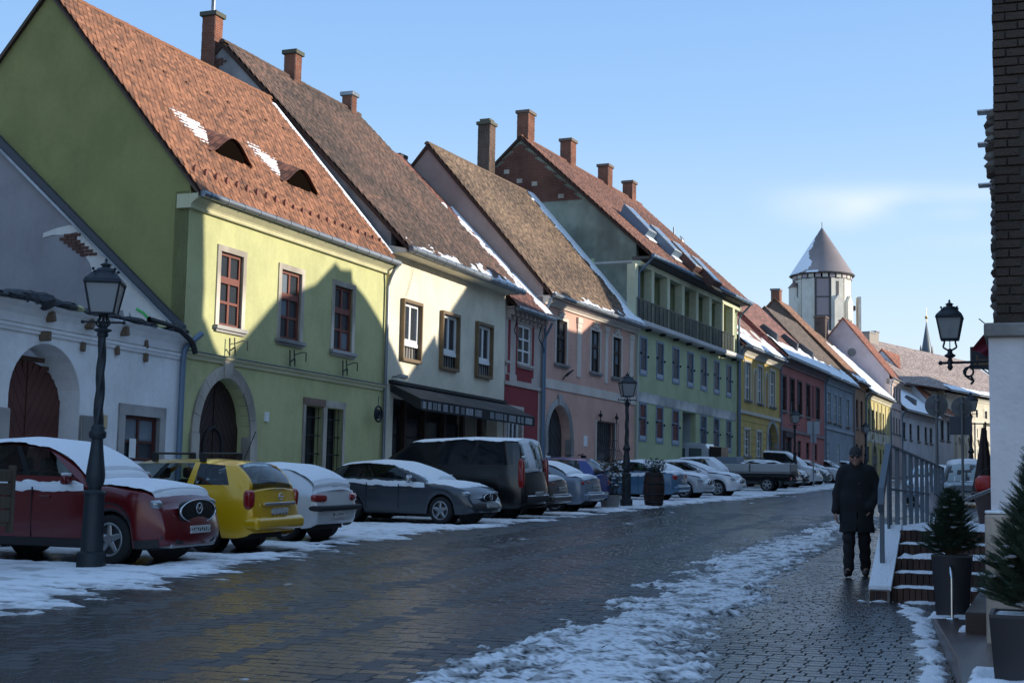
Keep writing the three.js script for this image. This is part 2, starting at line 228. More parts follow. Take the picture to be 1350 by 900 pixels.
// ---------------------------------------------------------------- house builder: local x runs along the facade, z points to the street, heights are absolute
const TILE = (() => { const w = 0.16, l = 0.27, s = new THREE.Shape(); s.moveTo(-w / 2, l); s.lineTo(-w / 2, 0.05); for (let i = 1; i < 5; i++) { const a = Math.PI * i / 5; s.lineTo(-Math.cos(a) * w / 2, 0.05 - Math.sin(a) * 0.05); } s.lineTo(w / 2, 0.05); s.lineTo(w / 2, l); s.closePath(); return clean(new THREE.ExtrudeGeometry(s, { depth: 0.02, bevelEnabled: false })); })();
class House {
  constructor(name, label, start, azDeg, W, group) {
    this.az = azDeg * Math.PI / 180; this.W = W; this.p = start; this.y0 = gy(-start[1]) - 0.05;
    this.g = thing(name, label, 'house', [start[0], this.y0, start[1]], Math.PI / 2 - this.az, group);
    this.dir = [Math.sin(this.az), -Math.cos(this.az)]; this.nrm = [Math.cos(this.az), Math.sin(this.az)];
  }
  end(du = 0) { return [this.p[0] + this.dir[0] * (this.W + du), this.p[1] + this.dir[1] * (this.W + du)]; }
  // where a sight line meets the facade: [along, height]
  at(px, py, off = 0) { const r = ray(px, py), q = [this.p[0] + this.nrm[0] * off, this.p[1] + this.nrm[1] * off], t = (q[0] * this.nrm[0] + q[1] * this.nrm[1]) / (r.x * this.nrm[0] + r.z * this.nrm[1]), x = r.x * t - this.p[0], z = r.z * t - this.p[1]; return [x * this.dir[0] + z * this.dir[1], EYE + r.y * t]; }
  u(px, py = 560) { return this.at(px, py)[0]; }
  // where it meets a roof slope through (z, y) = e and (z2, y2) = a : [along, z, height]
  onRoof(px, py) { const [ez, ey] = this.ev, [az, ay] = this.ap, r = ray(px, py), k = (ay - ey) / (az - ez); const f = t => { const x = r.x * t - this.p[0], z = r.z * t - this.p[1], o = x * this.nrm[0] + z * this.nrm[1]; return EYE + r.y * t - (ey + k * (o - ez)); }; let a = 5, b = 400; for (let i = 0; i < 60; i++) { const m = (a + b) / 2; (f(a) > 0) === (f(m) > 0) ? a = m : b = m; } const x = r.x * a - this.p[0], z = r.z * a - this.p[1]; return [x * this.dir[0] + z * this.dir[1], x * this.nrm[0] + z * this.nrm[1], EYE + r.y * a]; }
  add(name, geo, m, parent = this.g, label) { const g = Array.isArray(geo) ? merge(geo) : geo; g.translate(0, -this.y0, 0); return part(name, g, m, parent, label); }
  wall(m, top, holes = [], { u0 = 0, u1 = this.W, z = 0, t = 0.42, name = 'wall', bottom } = {}) {
    const s = shp([[u0, bottom ?? this.y0], [u1, bottom ?? this.y0], [u1, top], [u0, top]]);
    for (const h of holes) { const p = new THREE.Path(); if (h.arch) { const r = (h.u1 - h.u0) / 2, c = (h.u0 + h.u1) / 2, k = h.ry || r; p.moveTo(h.u0, h.y0); p.lineTo(h.u1, h.y0); p.lineTo(h.u1, h.y1); for (let i = 1; i < 16; i++) p.lineTo(c + r * Math.cos(Math.PI * i / 16), h.y1 + k * Math.sin(Math.PI * i / 16)); p.lineTo(h.u0, h.y1); } else { p.moveTo(h.u0, h.y0); p.lineTo(h.u1, h.y0); p.lineTo(h.u1, h.y1); p.lineTo(h.u0, h.y1); } p.closePath(); s.holes.push(p); }
    return this.add(name, slab(s, z - t, z), m);
  }
  // gable ends, back wall and roof
  shell(mWall, mGable, ev, ap, o = {}) {
    const [ez, ey] = ev, [az, ay] = ap; this.ev = ev; this.ap = ap; const k = (ay - ey) / (az - ez), at = z => ey + k * (z - ez), back = 2 * az, th = o.th ?? 0.13, zi = -0.012;
    const gab = d => [[zi, this.y0], [zi, at(zi) - th], [az, ay - th], [back, at(0) - th], [back, this.y0]].map(([a, b]) => [a, b - d]);
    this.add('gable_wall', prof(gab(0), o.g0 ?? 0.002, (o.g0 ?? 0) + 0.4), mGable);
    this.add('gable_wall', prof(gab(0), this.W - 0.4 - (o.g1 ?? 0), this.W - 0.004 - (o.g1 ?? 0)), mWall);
    this.add('rear_wall', box(0.4, this.W - 0.4, this.y0, at(0) - 0.3, back, back + 0.3), mWall);
    const tileBase = M([0.05, 0.026, 0.018], 0.95); const u0 = -(o.o0 ?? 0.06), u1 = this.W + (o.o1 ?? 0.04), bz = 2 * az - ez;
    this.roof = this.add('roof', prof([[ez, ey], [az, ay], [bz, ey], [bz, ey - th], [az, ay - th * 1.4], [ez, ey - th]], u0, u1), o.mRoof || tileBase);
    this.ru = [u0, u1];
    return this.roof;
  }
  tiles(cols, seed, { rows = 0.15, w = 0.18, skip } = {}) {
    const [ez, ey] = this.ev, [az, ay] = this.ap, [u0, u1] = this.ru, R = rng(seed), len = Math.hypot(az - ez, ay - ey), n = Math.floor((len - 0.12) / rows), m = Math.floor((u1 - u0) / w), ang = Math.atan2(ay - ey, ez - az), im = [], o = new THREE.Object3D();
    for (let i = 0; i < n; i++) for (let j = 0; j < m; j++) { const t = i * rows - 0.05, u = u0 + (j + 0.5 + (i % 2) * 0.5) * w; if (u > u1 - w * 0.3 || (skip && skip(u, t))) continue; im.push([u, t, i]); }
    const I = new THREE.InstancedMesh(TILE, cols.m, im.length); I.name = 'tiles'; I.userData.kind = 'stuff'; I.castShadow = I.receiveShadow = true;
    const c = new THREE.Color(), P = cols.list.map(q => C(...q));
    im.forEach(([u, t, i], k) => {
      const lift = 0.028 + (R() - 0.5) * 0.008, z = lerp(ez, az, t / len) + Math.sin(ang) * lift, y = lerp(ey, ay, t / len) + Math.cos(ang) * lift;
      o.position.set(u + (R() - 0.5) * 0.012, y - this.y0, z); o.rotation.set(-(Math.PI / 2 - ang) + 0.12 + (R() - 0.5) * 0.05, 0, (R() - 0.5) * 0.03, 'XYZ'); o.updateMatrix(); I.setMatrixAt(k, o.matrix);
      const patch = fbm(u * 0.35, t * 0.5, 4, seed), a = clamp(R() * 0.75 + (patch - 0.5) * (cols.patch ?? 1.2)) * (P.length - 1), q = Math.floor(a); c.copy(P[q]).lerp(P[Math.min(q + 1, P.length - 1)], a - q).multiplyScalar(0.7 + 0.6 * R()); I.setColorAt(k, c);
    });
    this.roof.add(I);
    const ridge = []; for (let u = u0; u < u1 - 0.1; u += 0.36) { const g = new THREE.CylinderGeometry(0.12, 0.135, 0.4, 8, 1, false, 0, Math.PI); g.rotateZ(Math.PI / 2); g.rotateX(0); g.translate(u + 0.18, ay - 0.03 + 0.012 * R(), az); ridge.push(g); }
    const r = this.add('ridge_tiles', ridge, M(cols.list[1], 0.9), this.roof); r.userData.kind = 'stuff';
    return I;
  }
  // snow lying on the front slope; f(u, t) gives the cover, t is metres up from the eave
  roofSnow(u0, u1, t0, t1, step, f, th = 0.07) {
    const [ez, ey] = this.ev, [az, ay] = this.ap, len = Math.hypot(az - ez, ay - ey), ang = Math.atan2(ay - ey, ez - az), nu = Math.ceil((u1 - u0) / step), nt = Math.ceil((t1 - t0) / step), P = [], V = [], I = [], U = [];
    for (let i = 0; i <= nt; i++) for (let j = 0; j <= nu; j++) { const u = lerp(u0, u1, j / nu), t = lerp(t0, t1, i / nt), c = f(u, t), h = 0.035 + clamp(c * 0.35, -0.06, th); V.push(c); P.push(u, lerp(ey, ay, t / len) + Math.cos(ang) * h - this.y0, lerp(ez, az, t / len) + Math.sin(ang) * h); U.push(u, t); }
    for (let i = 0; i < nt; i++) for (let j = 0; j < nu; j++) { const a = i * (nu + 1) + j, b = a + 1, c = a + nu + 1, d = c + 1, ok = (...k) => k.some(q => V[q] > -0.05); if (ok(a, b, c)) I.push(a, b, c); if (ok(b, d, c)) I.push(b, d, c); }
    const g = new THREE.BufferGeometry(); g.setAttribute('position', new THREE.Float32BufferAttribute(P, 3)); g.setAttribute('uv', new THREE.Float32BufferAttribute(U, 2)); g.setIndex(I); g.computeVertexNormals();
    return part('snow', g, mat.snow, this.roof);
  }
  gutter(ez, ey, u0, u1, m = mat.zinc, r = 0.085) { const g = new THREE.CylinderGeometry(r, r, u1 - u0, 10, 1, true, 0, Math.PI); g.rotateX(Math.PI / 2); g.rotateZ(0); const q = new THREE.CylinderGeometry(r, r, u1 - u0, 12); q.rotateZ(Math.PI / 2); q.translate((u0 + u1) / 2, ey, ez); const cl = []; for (let u = u0 + 0.3; u < u1; u += 0.75) { const b = new THREE.CylinderGeometry(r + 0.012, r + 0.012, 0.03, 12); b.rotateZ(Math.PI / 2); b.translate(u, ey, ez); cl.push(b); } const o = this.add('gutter', q, m); this.add('gutter_bracket', cl, m, o); return o; }
  pipe(u, top, ez, m = mat.zinc, r = 0.055, bot = this.y0 + 0.2, start) { return this.add('downpipe', tube([...(start || [[u, top + 0.35, ez]]), [u, top + 0.05, lerp(ez, 0.1, 0.4)], [u, top - 0.35, 0.1], [u, top - 0.9, 0.1], [u, (top + bot) / 2, 0.1], [u, bot, 0.1]], r, 8, 40), m); }
  // a window: rectangle u0..u1, y0..y1; its panes sit back in the wall
  win(u0, u1, y0, y1, o = {}) {
    const g = sub(o.name || 'window', this.g), z = o.z ?? -0.16, fw = o.fw ?? 0.06, mw = o.mw ?? 0.035, F = o.m || mat.redWood, fr = [], d = 0.07;
    fr.push(box(u0, u0 + fw, y0, y1, z - d, z), box(u1 - fw, u1, y0, y1, z - d, z), box(u0 + fw, u1 - fw, y0, y0 + fw, z - d, z), box(u0 + fw, u1 - fw, y1 - fw, y1, z - d, z));
    const cols = o.cols ?? 2, rows = o.rows || [0.34, 0.68], iu0 = u0 + fw, iu1 = u1 - fw, iy0 = y0 + fw, iy1 = y1 - fw, ys = [0, ...rows, 1].map(k => lerp(iy0, iy1, k)), us = []; for (let i = 0; i <= cols; i++) us.push(lerp(iu0, iu1, i / cols));
    for (let i = 1; i < cols; i++) fr.push(box(us[i] - mw, us[i] + mw, iy0, iy1, z - d + 0.005, z - 0.003));
    for (let i = 1; i < ys.length - 1; i++) { const w = (o.transom === i ? 2 : 0.8) * mw; fr.push(box(iu0, iu1, ys[i] - w, ys[i] + w, z - d + 0.008, z + (o.transom === i ? 0.02 : -0.006))); }
    this.add('frame', fr, F, g);
    for (let i = 0; i < cols; i++) for (let j = 0; j < ys.length - 1; j++) this.add('pane', box(us[i] + 0.004, us[i + 1] - 0.004, ys[j] + 0.004, ys[j + 1] - 0.004, z - 0.055, z - 0.045), (o.pale && hash(Math.round(u0 * 10) + i, j > 0 ? 1 : 0, 4) < (o.pale === 1 ? 0.5 : o.pale)) ? glassPale : (o.glass || glass), g);
    if (o.sur) { const w = o.sur, zz = o.surZ ?? 0.035, S = []; S.push(box(u0 - w, u0, y0, y1, -0.12, zz), box(u1, u1 + w, y0, y1, -0.12, zz), box(u0 - w, u1 + w, y1, y1 + w * (o.head ?? 1), -0.12, zz + 0.003)); this.add('surround', S, o.surM || mat.stone, g); }
    if (o.sill !== 0) { const w = (o.sur || 0) + 0.05, hh = o.sillH ?? 0.1; this.add('sill', [rbox(u0 - w, u1 + w, y0 - hh, y0, -0.12, 0.13, 0.015), box(u0 - w + 0.05, u1 + w - 0.05, y0 - hh - 0.06, y0 - hh, -0.02, 0.07)], o.sillM || mat.stoneGrey, g); }
    return g;
  }
  chimney(u, z, y0, y1, w, d, o = {}) {
    const g = sub('chimney', this.g), bw = 0.25, bh = 0.075, B = [], R = rng(Math.round(u * 97 + y1 * 13));
    this.add('core', box(u - w / 2, u + w / 2, y0, y1, z - d / 2, z + d / 2), o.core || mat.mortar, g);
    for (let y = y0, r = 0; y < y1 - bh * 0.5; y += bh, r++) for (const [len, side] of [[w, 0], [w, 1], [d, 2], [d, 3]]) { let a = -len / 2 - (r % 2) * bw / 2; for (; a < len / 2; a += bw) { const a0 = Math.max(a, -len / 2) + 0.008, a1 = Math.min(a + bw, len / 2) - 0.008; if (a1 - a0 < 0.03) continue; const e = 0.006 + R() * 0.012, yb = y + 0.008, yt = Math.min(y + bh, y1) - 0.004; if (side < 2) B.push(box(u + a0, u + a1, yb, yt, side ? z + d / 2 - 0.05 : z - d / 2 - e, side ? z + d / 2 + e : z - d / 2 + 0.05)); else B.push(box(side === 2 ? u - w / 2 - e : u + w / 2 - 0.05, side === 2 ? u - w / 2 + 0.05 : u + w / 2 + e, yb, yt, z + a0, z + a1)); } }
    if (o.bricks !== 0) { const b = this.add('bricks', B, o.m || mat.brick, g); b.userData.kind = 'stuff'; }
    this.add('cap', [rbox(u - w / 2 - 0.08, u + w / 2 + 0.08, y1, y1 + 0.16, z - d / 2 - 0.08, z + d / 2 + 0.08, 0.02), ...(o.tall ? [box(u - w / 2 + 0.05, u + w / 2 - 0.05, y1 + 0.16, y1 + 0.3, z - d / 2 + 0.05, z + d / 2 - 0.05)] : [])], o.cap || mat.stoneGrey, g);
    if (o.flue) this.add('flue_pipe', rod([u, y1 + 0.1, z], [u, y1 + o.flue, z], 0.07, 10), mat.zinc, g);
    if (o.snow) this.add('snow', rbox(u - w / 2 - 0.06, u + w / 2 + 0.06, y1 + 0.155, y1 + 0.2, z - d / 2 - 0.06, z + d / 2 + 0.06, 0.02), mat.snow, g);
    return g;
  }
  // a ring of voussoirs round an arched opening, each a stone of its own
  archStones(u0, u1, spring, w, bot, ry, m = mat.stone, n = 11, zz = 0.05, key = 0.16) {
    const g = sub('arch_surround', this.g), c = (u0 + u1) / 2, r = (u1 - u0) / 2, R = rng(Math.round(c * 50));
    for (let i = 0; i < n; i++) { const a0 = Math.PI * i / n + 0.006, a1 = Math.PI * (i + 1) / n - 0.006, k = i === (n - 1) / 2 ? key : 0, P = []; for (let q = 0; q <= 3; q++) { const a = lerp(a0, a1, q / 3); P.push([c + r * Math.cos(a), spring + ry * Math.sin(a)]); } for (let q = 3; q >= 0; q--) { const a = lerp(a0, a1, q / 3); P.push([c + (r + w + k) * Math.cos(a), spring + (ry + w + k) * Math.sin(a)]); } this.add('voussoir', slab(shp(P), -0.2, zz + (k ? 0.03 : 0) + R() * 0.008), m, g); }
    for (const s of [[u0 - w, u0], [u1, u1 + w]]) { const L = spring - bot, q = Math.max(2, Math.round(L / 0.7)); for (let i = 0; i < q; i++) this.add(i === q - 1 ? 'impost' : 'jamb_stone', box(s[0] - (i === q - 1 ? 0.04 : 0), s[1] + (i === q - 1 ? 0.0 : 0), bot + L * i / q + 0.006, bot + L * (i + 1) / q, -0.2, zz + (i === q - 1 ? 0.03 : R() * 0.01)), m, g); }
    return g;
  }
  // pair of arched plank doors with boards running in a chevron
  plankGate(u0, u1, bot, spring, ry, z, m, o = {}) {
    const g = sub('gate', this.g), c = (u0 + u1) / 2, r = (u1 - u0) / 2, top = u => spring + ry * Math.sqrt(Math.max(0, 1 - ((u - c) / r) ** 2));
    const S = [[u0, bot], [u1, bot], [u1, spring]]; for (let i = 1; i < 16; i++) { const a = Math.PI * i / 16; S.push([c + r * Math.cos(a), spring + ry * Math.sin(a)]); } S.push([u0, spring]);
    this.add('door_leaf', slab(shp(S), z - 0.08, z), m, g);
    const bw = o.bw ?? 0.17, sl = o.slope ?? 1.5, L = Math.hypot(1, sl);
    for (const s of [-1, 1]) for (let k = -6; k < 34; k++) {     // boards rise towards the middle (or away from it)
      const P = [], off = bot - 1.5 + k * bw * L, dirn = o.flip ? -1 : 1, f = u => off + (dirn > 0 ? (r - Math.abs(u - c)) : Math.abs(u - c)) * sl, a = c + s * 0.03, b = c + s * (r - 0.01), lo = Math.min(a, b), hi = Math.max(a, b), N = 10, up = [], dn = [];
      for (let i = 0; i <= N; i++) { const u = lerp(lo, hi, i / N), y0 = Math.max(bot, f(u) + 0.012), y1 = Math.min(top(u) - 0.01, f(u) + bw * L - 0.012); if (y1 > y0 + 0.004) { up.push([u, y1]); dn.push([u, y0]); } }
      if (up.length < 2) continue; this.add('board', slab(shp([...dn, ...up.reverse()]), z, z + 0.025), m, g);
    }
    return g;
  }
}
const glassPane2 = new THREE.MeshPhysicalMaterial({ color: C(0.04, 0.05, 0.06), roughness: 0.04, specularIntensity: 1 }), glassRed = M([0.10, 0.02, 0.022], 0.25), skyGlass = M([0.25, 0.3, 0.34], 0.08, { metalness: 0.5 }), meshPanel = new THREE.MeshPhysicalMaterial({ color: C(0.03, 0.04, 0.045), roughness: 0.5, transparent: true, opacity: 0.34 }), paintedVoidM = new THREE.MeshPhysicalMaterial({ color: C(0.006, 0.004, 0.003), roughness: 1, specularIntensity: 0 });
const boxRoofMat = (c, seed) => M(c, 0.9, { map: texTiles, bumpMap: texTilesB, bumpScale: 0.02 });

const startA = [-19.0, -29.37], AZ1 = 1.7;
// ================= green house
const A = new House('green_house', 'lime green two-storey house with orange tile roof and three red upper windows', startA, AZ1, 10.55);
{
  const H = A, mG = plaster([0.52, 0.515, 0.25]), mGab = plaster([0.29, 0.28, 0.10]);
  const W3 = [[287.7, 317.5], [369, 395.7], [440, 464.3]].map(([a, b]) => [H.u(a, 400), H.u(b, 400)]), yb = 5.80, yt = 7.66;
  const g0 = [H.u(401.3), H.u(424.7)], g1 = [H.u(429.3), H.u(450.7)], d0 = H.u(260), d1 = H.u(328.5), spring = 3.1, ry = 1.42, bot = H.y0;
  H.wall(mG, 8.9, [...W3.map(([a, b]) => ({ u0: a, u1: b, y0: yb, y1: yt })), { u0: g0[0], u1: g0[1], y0: 2.35, y1: 4.12 }, { u0: g1[0], u1: g1[1], y0: 2.35, y1: 4.12 }, { arch: 1, u0: d0, u1: d1, y0: bot + 0.03, y1: spring, ry }]);
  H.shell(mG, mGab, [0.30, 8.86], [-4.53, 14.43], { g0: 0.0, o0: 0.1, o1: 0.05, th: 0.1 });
  for (const [a, b] of W3) {
    const w = H.win(a, b, yb, yt, { sur: 0.15, transom: 2, rows: [0.31, 0.64], surM: M([0.66, 0.58, 0.48], 0.9, { map: texStain }), pale: 0.25, z: -0.05, fw: 0.085, mw: 0.042 });
    const c = (a + b) / 2; H.add('flower_bracket', [rod([c - 0.1, yb - 0.28, 0.1], [c - 0.1, yb - 0.72, 0.12], 0.02), rod([c + 0.12, yb - 0.25, 0.1], [c + 0.12, yb - 0.7, 0.14], 0.018), tube([[c + 0.12, yb - 0.4, 0.1], [c + 0.25, yb - 0.32, 0.25], [c + 0.42, yb - 0.3, 0.3], [c + 0.42, yb - 0.55, 0.3]], 0.014, 5), tube([[c - 0.1, yb - 0.6, 0.12], [c, yb - 0.5, 0.2], [c + 0.12, yb - 0.62, 0.14]], 0.018, 5)], mat.iron, w);
  }
  for (const [a, b] of [g0, g1]) { const w = H.win(a, b, 2.35, 4.12, { cols: 2, rows: [0.5], m: mat.darkWood, sill: 0, z: -0.26 }); for (let i = 0; i < 5; i++) H.add('bar', rod([lerp(a, b, (i + 0.5) / 5), 2.36, -0.08], [lerp(a, b, (i + 0.5) / 5), 4.11, -0.08], 0.012), mat.iron, w); for (const y of [2.8, 3.3, 3.8]) H.add('bar', box(a, b, y, y + 0.03, -0.085, -0.07), mat.iron, w); }
  const a = g0[0] - 0.13, b = g1[1] + 0.13; for (const [p, q] of [[a, g0[0]], [g1[1], b], [g0[1], g1[0]]]) H.add('window_jamb', box(p, q, 2.2, 4.13, -0.1, 0.04), mat.stone); H.add('lintel', box(a, (g0[1] + g1[0]) / 2, 4.13, 4.33, -0.1, 0.045), M([0.27, 0.18, 0.13], 0.9, { map: texStain })); H.add('lintel', box((g0[1] + g1[0]) / 2, b, 4.13, 4.33, -0.1, 0.042), mat.stone);
  H.archStones(d0, d1, spring, 0.3, bot + 0.02, ry); H.plankGate(d0 + 0.01, d1 - 0.01, bot + 0.05, spring, ry - 0.01, -0.36, M([0.045, 0.02, 0.017], 0.6, { map: texWood }), { flip: 0 });
  H.add('wicket_frame', tube([[(d0 + d1) / 2 - 0.42, bot + 0.1, -0.32], [(d0 + d1) / 2 - 0.42, 2.9, -0.32], [(d0 + d1) / 2 - 0.25, 3.2, -0.32], [(d0 + d1) / 2, 3.3, -0.32], [(d0 + d1) / 2 + 0.25, 3.2, -0.32], [(d0 + d1) / 2 + 0.42, 2.9, -0.32], [(d0 + d1) / 2 + 0.42, bot + 0.1, -0.32]], 0.035, 6, 40), mat.black);
  const mT = plaster([0.62, 0.58, 0.36]);
  H.add('cornice', prof([[-0.3, 8.46], [0.10, 8.46], [0.12, 8.50], [0.10, 8.53], [0.14, 8.58], [0.22, 8.64], [0.30, 8.70], [0.30, 8.80], [-0.3, 8.80]], -0.12, H.W + 0.02), mT);
  H.add('string_course', prof([[-0.1, 4.86], [0.05, 4.86], [0.07, 4.93], [0.13, 4.97], [0.15, 5.02], [-0.1, 5.05]], -0.02, H.W), mT); H.add('string_flashing', prof([[-0.05, 5.055], [0.17, 5.028], [0.172, 5.04], [-0.05, 5.08]], -0.02, H.W), mat.zincBlue);
  H.gutter(0.38, 8.80, -0.05, H.W + 0.12); H.pipe(H.W - 0.06, 8.5, 0.38, mat.zinc, 0.055, H.y0 + 0.2, [[H.W + 0.06, 8.74, 0.38]]);
  H.tiles({ m: M([1, 1, 1], 0.85), list: [[0.13, 0.058, 0.032], [0.24, 0.10, 0.05], [0.285, 0.12, 0.06], [0.33, 0.147, 0.076]], patch: 0.5 }, 3, { rows: 0.145 });
  H.add('verge_board', prof([[0.32, 8.80], [-4.53, 14.38], [-9.3, 8.80], [-9.3, 8.72], [-4.53, 14.30], [0.32, 8.72]], -0.115, -0.1), mat.brownWood);
  // snow guards in a row above the gutter
  const [ez, ey] = H.ev, [az, ay] = H.ap; for (let i = 0; i < 22; i++) { const u = 0.25 + i * 0.475, k = 0.085 + (i % 2) * 0.0, z = lerp(ez, az, k), y = lerp(ey, ay, k); for (const q of [0, 0.12]) { if (q && i > 9) continue; H.add('snow_guard', box(u + q - 0.025, u + q + 0.025, y + 0.02 + q * 0.6, y + 0.21 + q * 0.6, z - 0.02 - q * 0.5, z + 0.05 - q * 0.5), M([0.24, 0.09, 0.06], 0.8), H.roof); } }
  for (let i = 0; i < 9; i++) { const k = 0.73, z = lerp(ez, az, k), y = lerp(ey, ay, k), u = 1.0 + i * 1.05; H.add('vent_tile', box(u, u + 0.12, y + 0.03, y + 0.12, z - 0.02, z + 0.07), M([0.10, 0.045, 0.03], 0.9), H.roof); }
  // two eyebrow dormers, the dark of their holes painted as flat black slabs
  const mD = M([0.26, 0.10, 0.06], 0.9, { map: texTiles, bumpMap: texTilesB, bumpScale: 0.02 });
  for (const [px, py] of [[303, 214], [394, 252]]) {
    const [u, z, y] = H.onRoof(px, py), k = (ay - ey) / (az - ez), wv = 1.05, hh = 0.56, P = [], I = [], N = 24, Mr = 6, g = sub('eyebrow_dormer', H.g), yv = z2 => ey + k * (z2 - ez);
    const up = q => hh * Math.pow(Math.cos(clamp(Math.abs(q), 0, 1) * Math.PI / 2), 1.6);
    for (let i = 0; i <= N; i++) { const q = lerp(-1, 1, i / N), yy = y + up(q) + 0.06, zb = ez + (yy + 0.10 - ey) / k - 0.35 * up(q); for (let j = 0; j <= Mr; j++) { const t = j / Mr, zz = lerp(z + 0.12, zb, t); P.push(u + q * wv, Math.max(lerp(yy, yv(zb) + 0.05, t), yv(zz) + 0.045), zz); } }
    for (let i = 0; i < N; i++) for (let j = 0; j < Mr; j++) { const a = i * (Mr + 1) + j, b = a + Mr + 1; I.push(a, b, a + 1, b, b + 1, a + 1); }
    const G = new THREE.BufferGeometry(); G.setAttribute('position', new THREE.Float32BufferAttribute(P, 3)); G.setIndex(I); G.computeVertexNormals(); metricUV(G); H.add('dormer_roof', G, mD, g);
    const S = [[u - wv * 0.55, y - 0.02]]; for (let i = 0; i <= 14; i++) { const q = lerp(-0.62, 0.62, i / 14); S.push([u + q * wv, y + up(q) + 0.02]); } S.push([u + wv * 0.55, y - 0.02]); H.add('opening', slab(shp(S), z - 0.05, z + 0.02), paintedVoidM, g);  // black slab in place of a hole, its inner shade put into the colour
    // snow left on the shaded side of the hump
    H.roofSnow(u - 1.9, u + 0.15, (z - ez) / (az - ez) * Math.hypot(az - ez, ay - ey) + 0.25, (z - ez) / (az - ez) * Math.hypot(az - ez, ay - ey) + 1.9, 0.035, (a, t) => { const t0 = (z - ez) / (az - ez) * Math.hypot(az - ez, ay - ey), x = (a - u + 0.72 + (t - t0 - 0.85) * 0.55) / 0.62, v = (t - t0 - 0.85) / 0.62; return 0.22 - (x * x + v * v) * 0.2 + (fbm(a * 9, Math.floor(t / 0.145) * 3.1, 2, 5) - 0.5) * 0.35 + (((t / 0.145) % 1) - 0.5) * 0.34 + (((a / 0.18 + Math.floor(t / 0.145) * 0.5) % 1) - 0.5) * 0.12; }, 0.06);
  }
  H.roofSnow(H.W - 0.22, H.W + 0.06, 0.25, 7.0, 0.04, (u, t) => 0.05 + (u - H.W + 0.12) * 1.6 + (fbm(u * 7, t * 4, 3, 8) - 0.5) * 0.25, 0.06);
  // grey plaster on the lower gable, where the neighbour's roof used to lie, with its flashing and broken patches
  const gx = (pts, z0, z1) => { const g = new THREE.ExtrudeGeometry(shp(pts.map(([d, y]) => [d, y])), { depth: z1 - z0, bevelEnabled: false }); g.translate(0, 0, z0); const q = swapXZ(g); return metricUV(q); };
  H.add('grey_render', gx([[-0.25, H.y0], [-0.25, 5.62], [-9.0, 13.1], [-9.0, H.y0]].map(([d, y]) => [d, y]), -0.035, 0.0), M([0.31, 0.29, 0.30], 0.95, { map: texPlaster }), H.g, 'grey plaster on the lower gable');
  H.add('roof_flashing', gx([[0.05, 5.45], [0.05, 5.62], [-9.0, 13.40], [-9.0, 13.12]], -0.16, 0.0), M([0.05, 0.055, 0.065], 0.6)); H.add('flashing_edge', gx([[0.03, 5.38], [0.03, 5.45], [-9.0, 13.12], [-9.0, 13.02]], -0.19, -0.05), mat.zinc);
  // torn plaster: outlined by broken edges, pale undercoat with a few bare bricks
  const fl = d => 5.40 + (-d) * 0.855, tear = [], R = rng(12); for (let i = 0; i <= 26; i++) { const d = -0.5 - i * 0.105, w = (i < 8 ? 0.5 + i * 0.03 : i < 18 ? 0.95 : 0.8 - (i - 18) * 0.05) * (0.75 + 0.5 * R()); tear.push([d, fl(d) - w]); } const top = []; for (let i = 26; i >= 0; i--) { const d = -0.5 - i * 0.105; top.push([d, fl(d) - 0.06]); }
  H.add('torn_plaster', gx([...tear, ...top], -0.05, -0.03), M([0.74, 0.69, 0.63], 0.95, { map: texPlaster, bumpMap: texPlasterB, bumpScale: 0.01 }));
  H.add('torn_plaster', gx([[-3.2, 8.05], [-3.6, 7.98], [-4.0, 8.0], [-4.3, 7.94], [-4.28, 8.06], [-3.9, 8.16], [-3.5, 8.22], [-3.2, 8.2]], -0.05, -0.03), M([0.74, 0.69, 0.63], 0.95, { map: texPlaster }));
  for (let r = 0; r < 7; r++) for (let i = 0; i < 5; i++) { const d = -2.35 - i * 0.26 - (r % 2) * 0.13, y = 7.42 + r * 0.085; if (y < fl(d) - 0.12 && y > fl(d) - 0.62) H.add('bare_brick', gx([[d, y], [d - 0.24, y], [d - 0.24, y + 0.07], [d, y + 0.07]], -0.068, -0.045), mat.brickOld); }
  for (let r = 0; r < 4; r++) { const d = -0.28 - r * 0.06, y = 5.12 + r * 0.085; H.add('bare_brick', gx([[d, y], [d - 0.24, y], [d - 0.24, y + 0.07], [d, y + 0.07]], -0.068, -0.045), mat.brickOld); }
  H.add('green_cable', swapXZ(tube([[-0.06, 5.45, -0.72], [-0.07, 5.68, -0.85], [-0.07, 5.95, -1.15], [-0.07, 6.05, -1.35]].map(([x, y, z]) => [z, y, x]), 0.03, 6)), M([0.03, 0.5, 0.08], 0.5));
  H.add('house_plate', box(H.u(347.5), H.u(352), 3.55, 3.8, 0, 0.05), mat.white);
  { const u = H.W - 0.9; H.add('wall_ornament', [new THREE.TorusGeometry(0.23, 0.03, 6, 20).translate(u, 4.1, 0.32), new THREE.TorusGeometry(0.11, 0.05, 6, 14).translate(u, 4.1, 0.3), rod([u, 4.1, 0.3], [u + 0.55, 4.12, 0.12], 0.03), rod([u, 4.35, 0.3], [u + 0.03, 4.62, 0.3], 0.012)], mat.iron); }
}
